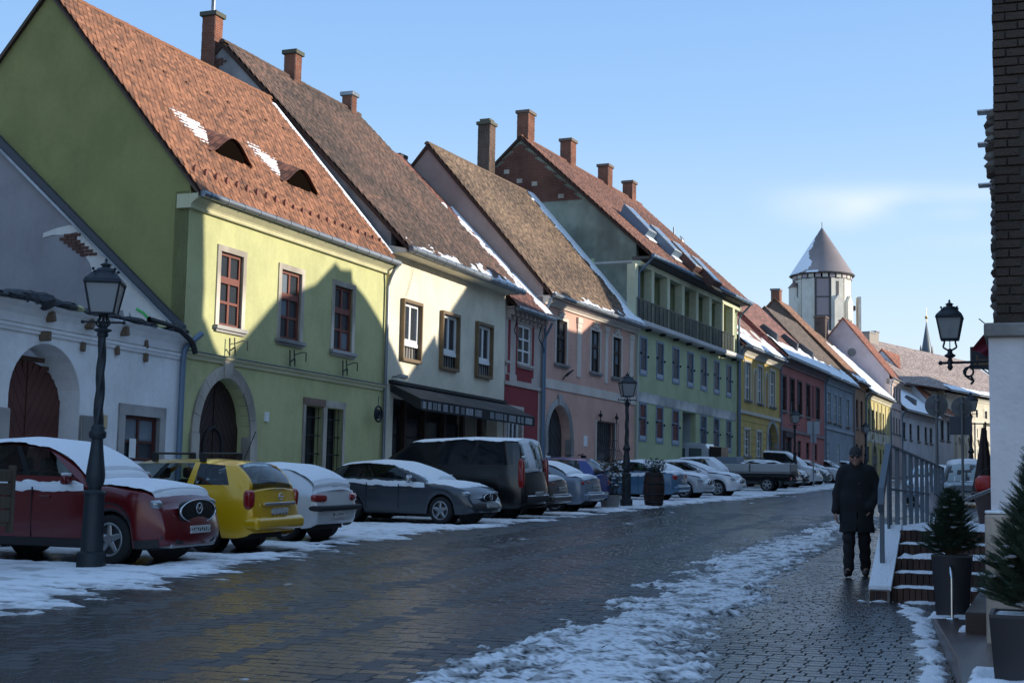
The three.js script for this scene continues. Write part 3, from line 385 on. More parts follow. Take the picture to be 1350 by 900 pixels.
// ================= cream house with the awning
const B = new House('cream_house', 'cream plastered house with three boxed brown windows above a dark awning', [-18.68, -40.18], AZ1, 9.6);
{
  const H = B, m = plaster([0.80, 0.73, 0.56]);
  const Wn = [[526.7, 553], [579, 603], [626, 647.3]].map(([a, b]) => [H.u(a, 430), H.u(b, 430)]), yb = 5.90, yt = 7.86;
  H.wall(m, 9.4, [...Wn.map(([a, b]) => ({ u0: a + 0.1, u1: b - 0.1, y0: yb + 0.1, y1: yt - 0.1 })), { u0: 0.45, u1: 9.0, y0: H.y0, y1: 4.75 }]);
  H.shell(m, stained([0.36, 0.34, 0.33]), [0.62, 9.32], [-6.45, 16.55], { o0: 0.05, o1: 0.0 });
  H.add('soffit', prof([[-0.1, 9.17], [0.52, 9.17], [0.60, 9.28], [-0.1, 9.42]], -0.02, H.W), m);
  H.gutter(0.68, 9.27, -0.02, H.W + 0.1, mat.zinc, 0.11);
  for (const [a, b] of Wn) {
    const w = H.win(a + 0.1, b - 0.1, yb + 0.62, yt - 0.1, { m: mat.white, cols: 2, rows: [], fw: 0.1, mw: 0.05, z: 0.0, sill: 0, glass });
    const bx = [box(a + 0.03, a + 0.1, yb, yt, -0.1, 0.14), box(b - 0.1, b - 0.03, yb, yt, -0.1, 0.14), box(a + 0.1, b - 0.1, yt - 0.1, yt, -0.1, 0.14), box(a + 0.1, b - 0.1, yb, yb + 0.1, -0.1, 0.14)]; H.add('box_frame', bx, M([0.26, 0.17, 0.085], 0.6, { map: texWood }), w);
    H.add('parapet_panel', box(a + 0.1, b - 0.1, yb + 0.1, yb + 0.5, -0.12, -0.08), mat.stoneGrey, w); H.add('sill_board', box(a + 0.1, b - 0.1, yb + 0.5, yb + 0.62, -0.12, 0.02), mat.white, w); for (let i = 0; i < 7; i++) { const u = lerp(a + 0.14, b - 0.14, i / 6); H.add('rail_bar', box(u - 0.015, u + 0.015, yb + 0.12, yb + 0.5, -0.05, -0.02), mat.iron, w); }
  }
  H.tiles({ m: M([1, 1, 1], 0.92), list: [[0.06, 0.04, 0.03], [0.10, 0.062, 0.045], [0.135, 0.078, 0.055], [0.19, 0.098, 0.064]], patch: 1.3 }, 7, { rows: 0.155 });
  H.roofSnow(0.1, H.W, 0.0, 1.5, 0.05, (u, t) => 0.20 - t * 0.55 + (fbm(u * 3.2, t * 3.4, 4, 9) - 0.56) * 1.35 - Math.abs(((t / 0.155) % 1) - 0.5) * 0.12, 0.07);
  H.roofSnow(H.W - 0.6, H.W, 1.5, 4.0, 0.05, (u, t) => -0.3 + (u - H.W + 0.3) * 0.8 + (fbm(u * 3, t * 3, 3, 10) - 0.5) * 0.7, 0.05);
  H.chimney(0.1, -6.95, 14.6, 17.45, 0.46, 0.5, { flue: 0.9, cap: M([0.09, 0.09, 0.07], 0.9) }); H.chimney(4.45, -6.4, 15.9, 17.4, 0.44, 0.46, { cap: M([0.09, 0.09, 0.07], 0.9) }); H.chimney(8.8, -6.4, 15.9, 17.05, 0.4, 0.42, { cap: mat.zinc });
  // exposed bricks on the near gable under the chimney
  { const R = rng(4), L = []; for (let r = 0; r < 26; r++) for (let i = 0; i < 9; i++) { const z = -6.4 + (i - 4.5) * 0.27 + (r % 2) * 0.13, y = 14.4 + r * 0.085, lim = 16.35 - Math.abs(z + 6.45) * 1.07; if (y < lim - 0.2 && fbm(z * 1.5, y * 1.5, 3, 6) > 0.5) L.push(box(-0.022, 0.01, y, y + 0.068, z - 0.12, z + 0.12)); } if (L.length) { const o = H.add('bare_bricks', L, mat.brickOld); o.userData.kind = 'stuff'; } }
  // dark shop front under the awning
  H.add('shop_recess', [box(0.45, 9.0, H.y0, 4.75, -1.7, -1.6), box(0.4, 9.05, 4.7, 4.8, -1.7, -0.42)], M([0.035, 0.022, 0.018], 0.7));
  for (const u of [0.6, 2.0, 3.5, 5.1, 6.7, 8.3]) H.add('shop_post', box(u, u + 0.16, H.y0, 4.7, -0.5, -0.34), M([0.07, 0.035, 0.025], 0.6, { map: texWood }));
  for (const [u, v] of [[1.0, 1.9], [2.3, 3.4], [3.8, 5.0], [5.4, 6.6], [7.0, 8.2]]) { const w = H.win(u, v, H.y0 + 0.6, 4.3, { cols: 1, rows: [0.75], m: mat.darkWood, z: -1.2, sill: 0 }); }
  H.add('menu_board', box(3.1, 3.5, 2.5, 3.5, -0.3, -0.26), M([0.4, 0.37, 0.33], 0.8)); H.add('menu_board', box(6.2, 6.55, 2.5, 3.3, -0.3, -0.26), M([0.4, 0.37, 0.33], 0.8));
  const aw = sub('awning', H.g), ay = 5.13, az = 1.1, ab = 4.66;
  H.add('canvas', prof([[0.03, ay], [az, ab], [az, ab - 0.025], [0.03, ay - 0.03]], 0.15, 9.95), M([0.12, 0.108, 0.10], 0.9, { map: texStain }), aw);
  H.add('head_box', box(0.1, 9.6, ay, ay + 0.1, 0.0, 0.16), mat.black, aw);
  const cv = document.createElement('canvas'); cv.width = 1024; cv.height = 48; const c2 = cv.getContext('2d'); c2.fillStyle = '#1a1a1c'; c2.fillRect(0, 0, 1024, 48); const R = rng(8); let x = 10; c2.fillStyle = '#b9bdc0'; while (x < 1000) { const w = [26, 60, 24, 70, 36][Math.floor(R() * 5)]; c2.globalAlpha = 0.65 + R() * 0.3; c2.fillRect(x, 9, w, 30); c2.globalAlpha = 1; c2.fillStyle = '#1a1a1c'; for (let i = 6; i < w; i += 7 + R() * 5) c2.fillRect(x + i, 11, 2 + R() * 2, 26); c2.fillStyle = '#b9bdc0'; x += w + 10 + R() * 14; if (x > 470 && x < 560) x = 575; }
  const vt = new THREE.CanvasTexture(cv); vt.colorSpace = THREE.SRGBColorSpace; const vg = new THREE.BoxGeometry(9.8, 0.34, 0.02); vg.translate(5.05, ab - 0.19, az); H.add('valance', vg, M([1, 1, 1], 0.9, { map: vt }), aw);
  for (const u of [0.18, 9.9]) H.add('side_flap', prof([[0.03, ay - 0.03], [az, ab - 0.03], [az, ab - 0.36], [az - 0.15, ab - 0.3], [0.03, ay - 0.25]], u - 0.01, u + 0.01), mat.black, aw);
  H.add('wall_lamp', [rod([0.35, 5.35, 0], [0.35, 5.35, 0.3], 0.03), rbox(0.2, 0.75, 5.3, 5.42, 0.22, 0.36, 0.03)], mat.stoneGrey);
  H.add('overhead_wire', tube([[1.6, 9.15, 0.05], [1.45, 8.6, 0.04], [1.1, 7.95, 0.03]], 0.008, 4), M([0.3, 0.3, 0.28], 0.8));
}
// ================= narrow red house
const Cc = new House('red_house', 'narrow dark red house with beige pilasters and corbelled eave', B.end(0.02), 3, 3.7);
{
  const H = Cc, mR = plaster([0.27, 0.035, 0.042]), mB = plaster([0.56, 0.47, 0.41]);
  const a = H.u(683, 450), b = H.u(700.7, 450), a0 = 0.02, b0 = H.u(668.5, 450), yb = 6.75, yt = 8.25;
  H.wall(mB, 8.75, [{ u0: a, u1: b, y0: yb, y1: yt }, { u0: 0.05, u1: b0, y0: yb, y1: yt }, { u0: 0.08, u1: 1.75, y0: 3.3, y1: 5.0 }]);
  H.shell(mB, mB, [0.42, 8.78], [-6.3, 15.6], { o0: 0, o1: -0.05 });
  for (const [p, q] of [[0.05, b0], [a, b]]) H.win(p, q, yb, yt, { m: mat.white, cols: 2, rows: [0.33, 0.66], fw: 0.08, mw: 0.04, z: -0.06, sillM: mB });
  H.win(0.08, 1.75, 3.3, 5.0, { m: mat.white, cols: 4, rows: [0.72], sur: 0.12, surM: mB, fw: 0.07, sill: 0 });
  const e = 0.012; for (const [u0, u1, y0, y1] of [[b0 + 0.08, b0 + 0.3, 6.3, 8.3], [a - 0.2, a - 0.06, 6.3, 8.3], [b + 0.06, b + 0.25, 6.3, 8.3], [a - 0.05, b + 0.05, 6.1, 6.6], [0.1, b0 + 0.28, 6.0, 6.25], [0.02, 3.35, 5.12, 5.85], [1.95, 3.35, H.y0, 5.12]]) H.add('red_panel', box(u0, u1, y0, y1, -0.02, e), mR);
  H.add('string_course', box(0, 3.7, 5.86, 6.0, -0.02, 0.06), mB);
  for (let i = 0; i < 9; i++) { const u = 0.15 + i * 0.42; H.add('corbel', [rbox(u - 0.07, u + 0.07, 8.46, 8.7, 0, 0.3, 0.03), rbox(u - 0.06, u + 0.06, 8.33, 8.46, 0, 0.16, 0.03)], mB); }
  for (const u of [b0 + 0.45, b + 0.5]) H.add('iron_bracket', tube([[u, 8.35, 0.2], [u, 7.9, 0.1], [u + 0.2, 7.5, 0.25], [u + 0.3, 7.35, 0.2]], 0.022, 5), mat.iron);
  H.add('eave_board', box(0, 3.7, 8.7, 8.76, -0.1, 0.36), mB); H.gutter(0.48, 8.70, 0.0, 3.72, mat.zinc, 0.1); H.pipe(3.6, 8.2, 0.46, mat.zincBlue);
  H.tiles({ m: M([1, 1, 1], 0.92), list: [[0.11, 0.05, 0.04], [0.19, 0.08, 0.06], [0.24, 0.1, 0.07]], patch: 1.2 }, 9);
  H.roofSnow(0, 3.7, 0.02, 6.5, 0.05, (u, t) => (u - 2.75) * 0.45 + (fbm(u * 2.5, t * 2.5, 4, 14) - 0.5) * 1.1 + (t < 0.8 ? 0.1 : 0) - Math.abs(((t / 0.15) % 1) - 0.5) * 0.2, 0.07);
}
// ================= pink house
const D = new House('pink_house', 'pink house with white pilasters, arched grey doorway and iron basket window', Cc.end(0.02), 4.6, 10.87);
{
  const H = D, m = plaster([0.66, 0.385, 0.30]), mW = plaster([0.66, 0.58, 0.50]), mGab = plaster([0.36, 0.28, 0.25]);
  const Wn = [[732.8, 746.7], [779, 790.8], [808, 819]].map(([a, b]) => [H.u(a, 450), H.u(b, 450)]), yb = 7.12, yt = 8.9, d0 = H.u(721), d1 = H.u(752), k0 = H.u(786, 575), k1 = H.u(810, 575);
  H.wall(m, 9.65, [...Wn.map(([a, b]) => ({ u0: a, u1: b, y0: yb, y1: yt })), { arch: 1, u0: d0, u1: d1, y0: H.y0 + 0.02, y1: 4.1, ry: 1.35 }, { u0: k0, u1: k1, y0: 3.35, y1: 5.05 }]);
  H.shell(m, mGab, [0.38, 9.72], [-5.35, 16.25], { o0: 0.08, o1: 0.02 });
  for (const [a, b] of Wn) { const w = H.win(a, b, yb, yt, { m: mat.darkWood, transom: 2, rows: [0.32, 0.64], sur: 0.13, surM: mW, pale: 0.4, z: -0.07 }); const c = (a + b) / 2; H.add('scroll_ornament', [rbox(c - 0.09, c + 0.09, yt + 0.1, yt + 0.4, 0, 0.1, 0.03), rbox(c - 0.35, c + 0.35, yt + 0.14, yt + 0.24, 0, 0.07, 0.03), ...[-0.2, 0.2].map(s => new THREE.TorusGeometry(0.1, 0.03, 6, 12).translate(c + s, yt + 0.27, 0.04))], mW, w); }
  for (const [a, b] of [[760, 765], [797, 800.5], [829.5, 834]]) { const p = H.u(a, 470), q = H.u(b, 470), g = sub('pilaster', H.g); H.add('shaft', box(p, q, 6.75, 9.0, -0.02, 0.05), mW, g); H.add('capital', [rbox(p - 0.06, q + 0.06, 9.0, 9.25, -0.02, 0.1, 0.02), box(p - 0.02, q + 0.02, 8.8, 9.0, -0.02, 0.07)], mW, g); }
  H.add('band', box(0, H.W, 6.05, 6.42, -0.02, 0.05), mW);
  H.add('cornice', prof([[-0.3, 9.35], [0.08, 9.35], [0.1, 9.42], [0.2, 9.5], [0.32, 9.56], [0.34, 9.68], [-0.3, 9.68]], 0, H.W), mW);
  H.gutter(0.46, 9.68, 0, H.W + 0.06, mat.zinc, 0.1); H.pipe(0.05, 9.4, 0.4, mat.zincBlue);
  H.archStones(d0, d1, 4.1, 0.26, H.y0 + 0.02, 1.35, mat.stoneGrey, 11); const gt = H.plankGate(d0 + 0.01, d1 - 0.01, H.y0 + 0.04, 4.1, 1.34, -0.4, M([0.05, 0.052, 0.058], 0.6, { map: texWood }), { bw: 0.3, slope: 0.9 }); 
  const bk = sub('basket_window', H.g); H.add('pane', box(k0, k1, 3.35, 5.05, -0.25, -0.2), glass, bk); H.add('surround', [box(k0 - 0.12, k0, 3.3, 5.1, -0.1, 0.04), box(k1, k1 + 0.12, 3.3, 5.1, -0.1, 0.04), box(k0 - 0.14, k1 + 0.14, 3.12, 3.3, -0.1, 0.1)], mW, bk);
  for (let i = 0; i < 11; i++) { const u = lerp(k0 - 0.05, k1 + 0.1, i / 10), bulge = 0.3; H.add('bar', tube([[u, 5.05, 0.14], [u, 4.2, 0.14], [u, 3.9, 0.2], [u, 3.55, 0.14 + bulge], [u, 3.3, 0.14 + bulge * 0.7]], 0.015, 5), mat.iron, bk); } for (const [y, z] of [[5.05, 0.14], [4.3, 0.15], [3.85, 0.22], [3.3, 0.35]]) H.add('bar', box(k0 - 0.06, k1 + 0.12, y - 0.015, y + 0.015, z - 0.01, z + 0.01), mat.iron, bk); for (const u of [k0 + 0.15, k1 - 0.1]) H.add('finial', [new THREE.SphereGeometry(0.09, 8, 6).translate(u, 5.3, 0.14), rod([u, 5.05, 0.14], [u, 5.5, 0.14], 0.025)], mat.iron, bk);
  H.add('house_plate', box(H.u(769.5), H.u(774), 3.9, 4.35, 0, 0.03), mat.white); H.add('flag_holder', tube([[2.0, 6.5, 0.06], [2.05, 6.75, 0.25], [2.6, 6.95, 0.3], [2.1, 6.65, 0.2]], 0.03, 5), mat.iron); H.add('wall_lamp', [rod([3.95, 3.5, 0], [3.95, 3.55, 0.25], 0.02), rbox(3.85, 4.05, 3.2, 3.5, 0.15, 0.35, 0.03)], mat.iron);
  H.tiles({ m: M([1, 1, 1], 0.92), list: [[0.075, 0.05, 0.034], [0.15, 0.096, 0.062], [0.20, 0.13, 0.08], [0.28, 0.185, 0.115]], patch: 0.9 }, 11, { rows: 0.155 });
  const len = Math.hypot(5.73, 6.53); H.roofSnow(0, H.W, 0.0, len, 0.055, (u, t) => { const edge = u - (H.W - 0.95 - Math.max(0, 1.6 - t) * 0.9), low = 0.9 - t - 0.32 * sstep(5, 0, u); return Math.max(edge * 0.9, -0.45 + low * 0.85) + (fbm(u * 2.1, t * 2.6, 4, 15) - 0.5) * 0.95 - (u < 9 ? Math.abs(((t / 0.155) % 1) - 0.5) * 0.18 : 0); }, 0.09);
  H.chimney(8.4, -6.7, 14.8, 19.2, 0.62, 0.62, { m: M([0.16, 0.10, 0.075], 0.95, { map: texStain }), cap: M([0.12, 0.11, 0.08], 0.9), tall: 1 }); 
  H.chimney(-0.5, -6.5, 14.4, 15.6, 0.5, 0.5, { bricks: 0, cap: mat.black });
}
// ================= light green apartment house with loggias
const Eh = new House('loggia_house', 'tall pale green house with a row of seven loggias under the roof', D.end(0.0), 4.6, 17.3);
{
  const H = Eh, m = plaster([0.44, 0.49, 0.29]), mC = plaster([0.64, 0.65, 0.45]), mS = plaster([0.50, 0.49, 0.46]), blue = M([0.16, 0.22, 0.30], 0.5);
  const X = [[843.3, 853], [865.3, 875], [886.4, 895.7], [906, 914.4], [924, 932], [941.3, 948.7], [957.7, 964.4]].map(([a, b]) => [H.u(a, 480), H.u(b, 480)]), e0 = H.u(900), e1 = H.u(917.5);
  const holes = X.map(([a, b]) => ({ u0: a, u1: b, y0: 7.5, y1: 9.36 })); X.forEach(([a, b], i) => { if (i !== 3) holes.push({ u0: a, u1: b, y0: 4.42, y1: 6.24 }); }); holes.push({ u0: e0, u1: e1, y0: H.y0, y1: 6.22 });
  H.wall(m, 9.74, holes, { t: 0.3 });
  X.forEach(([a, b], i) => { for (const up of [1, 0]) { if (!up && i === 3) continue; const y0 = up ? 7.5 : 4.42, y1 = up ? 9.36 : 6.24, w = H.win(a, b, y0, y1, { m: blue, cols: 1, rows: up ? [] : [0.62], fw: 0.1, z: 0.03, sill: 0, glass: up || i > 3 ? glassPane2 : glassRed }); H.add('shutter_catch', [new THREE.SphereGeometry(0.06, 6, 5).translate(b + 0.02, (y0 + y1) / 2, 0.06), new THREE.SphereGeometry(0.06, 6, 5).translate(a + 0.03, (y0 + y1) / 2 + 0.1, 0.06)], mat.iron, w); H.add('lower_rail', box(a + 0.1, b - 0.1, y0 + 0.1, y0 + 0.27, -0.03, 0.02), M([0.36, 0.40, 0.46], 0.6), w); } });
  H.add('entrance_recess', [box(e0, e1, H.y0, 6.2, -2.0, -1.9), box(e1, e1 + 0.1, H.y0, 6.2, -2, -0.3), box(e0 - 0.1, e0, H.y0, 6.2, -2, -0.3), box(e0, e1, 6.22, 6.3, -2, -0.3)], plaster([0.42, 0.45, 0.44])); H.add('door', box(e0 + 0.3, e1 - 0.2, H.y0, 4.6, -1.9, -1.85), mat.brownWood);
  H.add('band', box(0, H.W - 0.3, 6.26, 6.73, -0.02, 0.03), stained([0.62, 0.60, 0.57]));
  H.add('balcony_slab', box(0, H.W, 9.74, 9.98, -2.1, 0.35), mS); H.add('slab_edge', box(-0.02, H.W + 0.02, 9.80, 10.0, 0.35, 0.40), plaster([0.62, 0.6, 0.58])); for (let i = 0; i < 8; i++) H.add('slab_bracket', box(1.4 + i * 2.1, 1.52 + i * 2.1, 9.62, 9.74, 0, 0.3), mat.iron);
  const cx = [837.7, 859.5, 880.5, 900, 918.5, 936, 952, 966.8].map(p => H.at(p, 400, 0.2)[0] + 0.15);
  cx.forEach((u, i) => { H.add('loggia_pillar', box(u - 0.2, u + 0.2, 9.98, 12.55, -0.2, 0.2), mC); if (i) H.add('loggia_partition', box(u - 0.07, u + 0.07, 9.98, 12.55, -2.0, -0.2), m); });
  H.add('loggia_back', box(0, H.W, 9.98, 13.0, -2.3, -2.1), m); H.add('loggia_ceiling', box(0, H.W, 12.72, 12.82, -2.1, -0.2), mS); H.add('loggia_beam', box(0, H.W, 12.55, 12.8, -0.2, 0.22), mC);
  for (let i = 0; i < 7; i++) { const a = cx[i] + 0.45, b = cx[i + 1] - 0.35; H.win(a, b, 10.0, 12.2, { name: 'balcony_door', cols: 2, rows: [], m: mat.darkWood, z: -2.03, sill: 0 }); const r = sub('balustrade', H.g), p = cx[i] + 0.01, q = cx[i + 1] - 0.01; H.add('mesh_panel', box(p, q, 10.0, 10.95, 0.225, 0.235), meshPanel, r); H.add('top_rail', box(p, q, 10.95, 11.0, 0.21, 0.25), mat.iron, r); for (let k = 0; k < 4; k++) H.add('baluster', box(lerp(p, q, (k + 0.5) / 4) - 0.01, lerp(p, q, (k + 0.5) / 4) + 0.01, 9.99, 10.95, 0.236, 0.255), mat.iron, r); }
  { const u = cx[1] + 1.2; const ch = sub('balcony_chair', H.g); H.add('seat', rbox(u, u + 0.5, 10.4, 10.45, -0.8, -0.3, 0.01), mat.brownWood, ch); H.add('backrest', rbox(u, u + 0.05, 10.45, 11.0, -0.8, -0.3, 0.01), mat.brownWood, ch); for (const [a, b] of [[0.03, -0.77], [0.47, -0.77], [0.03, -0.33], [0.47, -0.33]]) H.add('leg', box(u + a - 0.02, u + a + 0.02, 9.99, 10.4, b - 0.02, b + 0.02), mat.brownWood, ch); }
  H.shell(m, stained([0.30, 0.34, 0.27]), [0.75, 13.05], [-6.05, 19.25], { o0: 0.1, o1: 0.05 });
  H.add('eave_soffit', prof([[-0.2, 12.82], [0.68, 12.88], [0.74, 12.98], [-0.2, 13.0]], 0, H.W), M([0.10, 0.09, 0.085], 0.9));
  H.gutter(0.82, 13.0, -0.05, H.W + 0.1, mat.zincBlue, 0.1); H.pipe(0.12, 12.6, 0.8, mat.zincBlue, 0.06, 9.9); H.pipe(H.W + 0.02, 12.6, 0.8, mat.zincBlue, 0.06); H.add('downpipe', rod([0.06, H.y0 + 0.1, 0.1], [0.06, 9.75, 0.1], 0.05, 8), M([0.42, 0.42, 0.42], 0.6));
  H.tiles({ m: M([1, 1, 1], 0.9), list: [[0.11, 0.05, 0.035], [0.19, 0.082, 0.052], [0.25, 0.112, 0.072]], patch: 1.0 }, 13, { rows: 0.16 });
  // exposed brick on the upper gable, grey-green render below
  { const L = [], k = 0.92; for (let r = 0; r < 50; r++) for (let i = 0; i < 42; i++) { const z = -11.5 + i * 0.26 + (r % 2) * 0.13, y = 15.9 + r * 0.08, lim = 19.0 - Math.abs(z + 6.05) * k; if (y < lim - 0.1 && z < -0.5) L.push(box(-0.03 - hash(i, r, 2) * 0.012, 0.02, y, y + 0.066, z - 0.12, z + 0.12)); } const o = H.add('gable_bricks', L, mat.brickOld); o.userData.kind = 'stuff'; for (const [z, y] of [[-6.9, 17.4], [-6.2, 16.9], [-5.4, 16.7], [-4.0, 16.0]]) H.add('mortar_patch', rbox(-0.06, 0, y, y + 0.22, z, z + 0.3, 0.02), mat.stone); }
  for (const [u, w, t] of [[0.6, 0.78, 20.45], [6.1, 0.72, 20.35], [11.6, 0.7, 20.2], [15.6, 0.66, 20.1]]) H.chimney(u, -6.05, 18.4, t, w, 0.6, { cap: M([0.16, 0.12, 0.1], 0.9) });
   
  // raised roof windows
  [[838, 296], [872, 322], [900, 343], [925, 362]].forEach(([px, py], i) => {
    const [u, z, y] = H.onRoof(px, py + 5), g = sub('roof_window', H.g), w = 0.62, L = 1.75, a = Math.atan2(19.25 - 13.05, 6.8), dz = -Math.cos(a), dy = Math.sin(a), tl = i > 1 ? M([0.09, 0.04, 0.03], 0.7) : mat.zincBlue, hgt = 0.62;
    const P = [[z - dz * L / 2 + 0.0, y - dy * L / 2], [z + dz * L / 2, y + dy * L / 2]], Q = [[P[1][0] + 0.25, P[1][1] + hgt * 0.9], [P[0][0] + 0.28, P[0][1] + hgt * 0.55]];
    H.add('cheeks', prof([P[0], P[1], Q[0], Q[1]], u - w, u + w), tl, g);
    const gl = (k0, k1, off, ins) => prof([[lerp(Q[1][0], Q[0][0], k0) + 0.01 + off, lerp(Q[1][1], Q[0][1], k0) + off], [lerp(Q[1][0], Q[0][0], k1) + 0.01 + off, lerp(Q[1][1], Q[0][1], k1) + off], [lerp(Q[1][0], Q[0][0], k1) - 0.03, lerp(Q[1][1], Q[0][1], k1) - 0.03], [lerp(Q[1][0], Q[0][0], k0) - 0.03, lerp(Q[1][1], Q[0][1], k0) - 0.03]], u - w + ins, u + w - ins);
    H.add('frame', gl(0.02, 0.98, 0.012, 0.03), M([0.5, 0.5, 0.5], 0.5), g); H.add('pane', gl(0.52, 0.93, 0.022, 0.12), skyGlass, g); H.add('pane', gl(0.07, 0.48, 0.022, 0.12), skyGlass, g);
    H.add('apron', prof([[P[0][0] + 0.06, P[0][1] + 0.06], [P[0][0] + 0.28, P[0][1] - 0.12], [P[0][0] + 0.31, P[0][1] - 0.08], [P[0][0] + 0.1, P[0][1] + 0.12]], u - w, u + w), i > 1 ? M([0.4, 0.24, 0.13], 0.8) : mat.snow, g);
  });
}
// ================= white house under repair, left of the green one (its roof is off)
const Wh = (() => { const L = 9.2, az = -1 * Math.PI / 180, e = [-18.93, -29.2]; return new House('white_house', 'low white house without a roof, arched plank gate, rubble along its wall top', [e[0] - Math.sin(az) * L, e[1] + Math.cos(az) * L], -1, L); })();
{
  const H = Wh, m = plaster([0.82, 0.81, 0.80]), d0 = H.u(8), d1 = H.u(103), w0 = H.u(163), w1 = H.u(209), sp = 3.55, ry = 1.08;
  H.wall(m, 5.32, [{ arch: 1, u0: d0, u1: d1, y0: H.y0 + 0.03, y1: sp, ry }, { u0: w0, u1: w1, y0: 2.35, y1: 3.36 }], { t: 0.75 });
  H.add('rear_wall', box(0, H.W, H.y0, 4.9, -6.4, -6.0), m); H.add('end_wall', box(0, 0.4, H.y0, 5.1, -6.0, -0.76), m);
  H.add('string_course', prof([[-0.1, 4.78], [0.04, 4.78], [0.05, 4.84], [0.075, 4.86], [0.075, 4.92], [-0.1, 4.95]], 0, H.W - 0.02), m); H.add('coved_cornice', prof([[-0.3, 4.95], [0.03, 4.95], [0.06, 5.12], [0.14, 5.25], [0.24, 5.32], [0.24, 5.36], [-0.3, 5.36]], 0, H.W - 0.02), m);
  H.win(w0, w1, 2.35, 3.36, { m: M([0.075, 0.02, 0.016], 0.5), cols: 2, rows: [0.42], sur: 0.24, surM: mat.stoneGrey, z: -0.08, fw: 0.08, sill: 0, pale: 0.5 }); H.add('paper_notice', box(w0 + 0.35, w0 + 0.6, 2.42, 2.85, -0.078, -0.07), mat.white);
  // rusty red gates: planks in a fan with a wicket
  const mP = M([0.15, 0.045, 0.032], 0.75, { map: texWood }), g = H.plankGate(d0 + 0.02, d1 - 0.02, H.y0 + 0.05, 3.45, 0.85, -0.5, mP, { bw: 0.2, slope: 1.7, flip: 1 }); H.add('wicket_arch', new THREE.TorusGeometry(0.62, 0.04, 6, 20, Math.PI).translate((d0 + d1) / 2 - 0.1, 2.15, -0.62), mP, g);
  for (const [y, k] of [[4.14, 0.3], [4.3, 0.45]]) H.add('gate_beam', box(d0 + 0.12 + k, d1 - 0.12 - k, y, y + 0.09, -0.62, -0.5), M([0.13, 0.075, 0.05], 0.8, { map: texWood }));
  for (const [u0, u1] of [[d0 - 0.5, d0 - 0.01], [d1 + 0.01, d1 + 0.55]]) H.add('corner_stone', rbox(u0, u1, H.y0, 3.25, -0.3, 0.10, 0.04), mat.stoneGrey);
  for (const [px, py] of [[59, 418], [53, 443], [107, 457], [111, 428], [152, 462], [157, 437], [190, 454], [190, 471]]) { const [u, y] = H.at(px, py); const q = rbox(-0.06, 0.06, -0.1, 0.1, -0.03, py < 445 ? 0.2 : 0.05, 0.02); q.rotateZ(-0.5 + hash(px, py) * 0.9); q.translate(u, y, 0.03); H.add('beam_hole', q, M([0.19, 0.13, 0.085], 0.95, { map: texStain, bumpMap: texFine, bumpScale: 0.02 })); }
  H.add('meter_box', box(d1 + 0.75, d1 + 0.95, 3.0, 3.3, 0, 0.05), M([0.5, 0.38, 0.2], 0.8));
  H.pipe(H.W - 0.1, 5.0, 0.16, mat.zincBlue, 0.07, H.y0 + 0.2, [[H.W + 0.35, 5.45, 0.3]]);
  // torn roofing felt, insulation and snow on the wall top
  const R = rng(33); for (let i = 0; i < 26; i++) {
    const u = 0.2 + i * 0.35 + R() * 0.1, P = new THREE.IcosahedronGeometry(1, 2), a = P.attributes.position; for (let k = 0; k < a.count; k++) { const n = 0.65 + 0.75 * fbm(a.getX(k) * 1.7 + i * 3, a.getY(k) * 1.7 + a.getZ(k), 3, 81); a.setXYZ(k, a.getX(k) * n * (0.3 + R() * 0.02), a.getY(k) * n * (i > 7 && i < 12 ? 0.16 : 0.085), a.getZ(k) * n * 0.3); } P.computeVertexNormals();
    P.translate(u, 5.40 + R() * 0.05, -0.1 + R() * 0.2); metricUV(P); H.add(i % 9 === 4 ? 'insulation_scrap' : 'torn_felt', P, i % 9 === 4 ? M([0.42, 0.42, 0.22], 0.95) : M([0.022, 0.026, 0.034], 0.55, { bumpMap: texFine, bumpScale: 0.02 }));
  }
  H.add('snow', (() => { const n = 90, P = [], I = []; for (let i = 0; i <= n; i++) { const u = lerp(0.05, H.W - 0.1, i / n); for (let j = 0; j <= 6; j++) { const z = lerp(-0.6, 0.27, j / 6), e = (j % 6) ? 1 : 0; P.push(u, 5.35 + e * (0.02 + 0.07 * fbm(u * 5, z * 5, 3, 83)) , z); } } for (let i = 0; i < n; i++) for (let j = 0; j < 6; j++) { const a = i * 7 + j, b = a + 7; I.push(a, a + 1, b, b, a + 1, b + 1); } const q = new THREE.BufferGeometry(); q.setAttribute('position', new THREE.Float32BufferAttribute(P, 3)); q.setIndex(I); q.computeVertexNormals(); return metricUV(q); })(), mat.snow);
  H.add('loose_batten', [tube([[H.W - 1.6, 5.55, 0.1], [H.W - 0.6, 5.45, 0.25], [H.W - 0.05, 5.2, 0.3], [H.W + 0.1, 4.95, 0.3]], 0.07, 6)], mat.black);
}
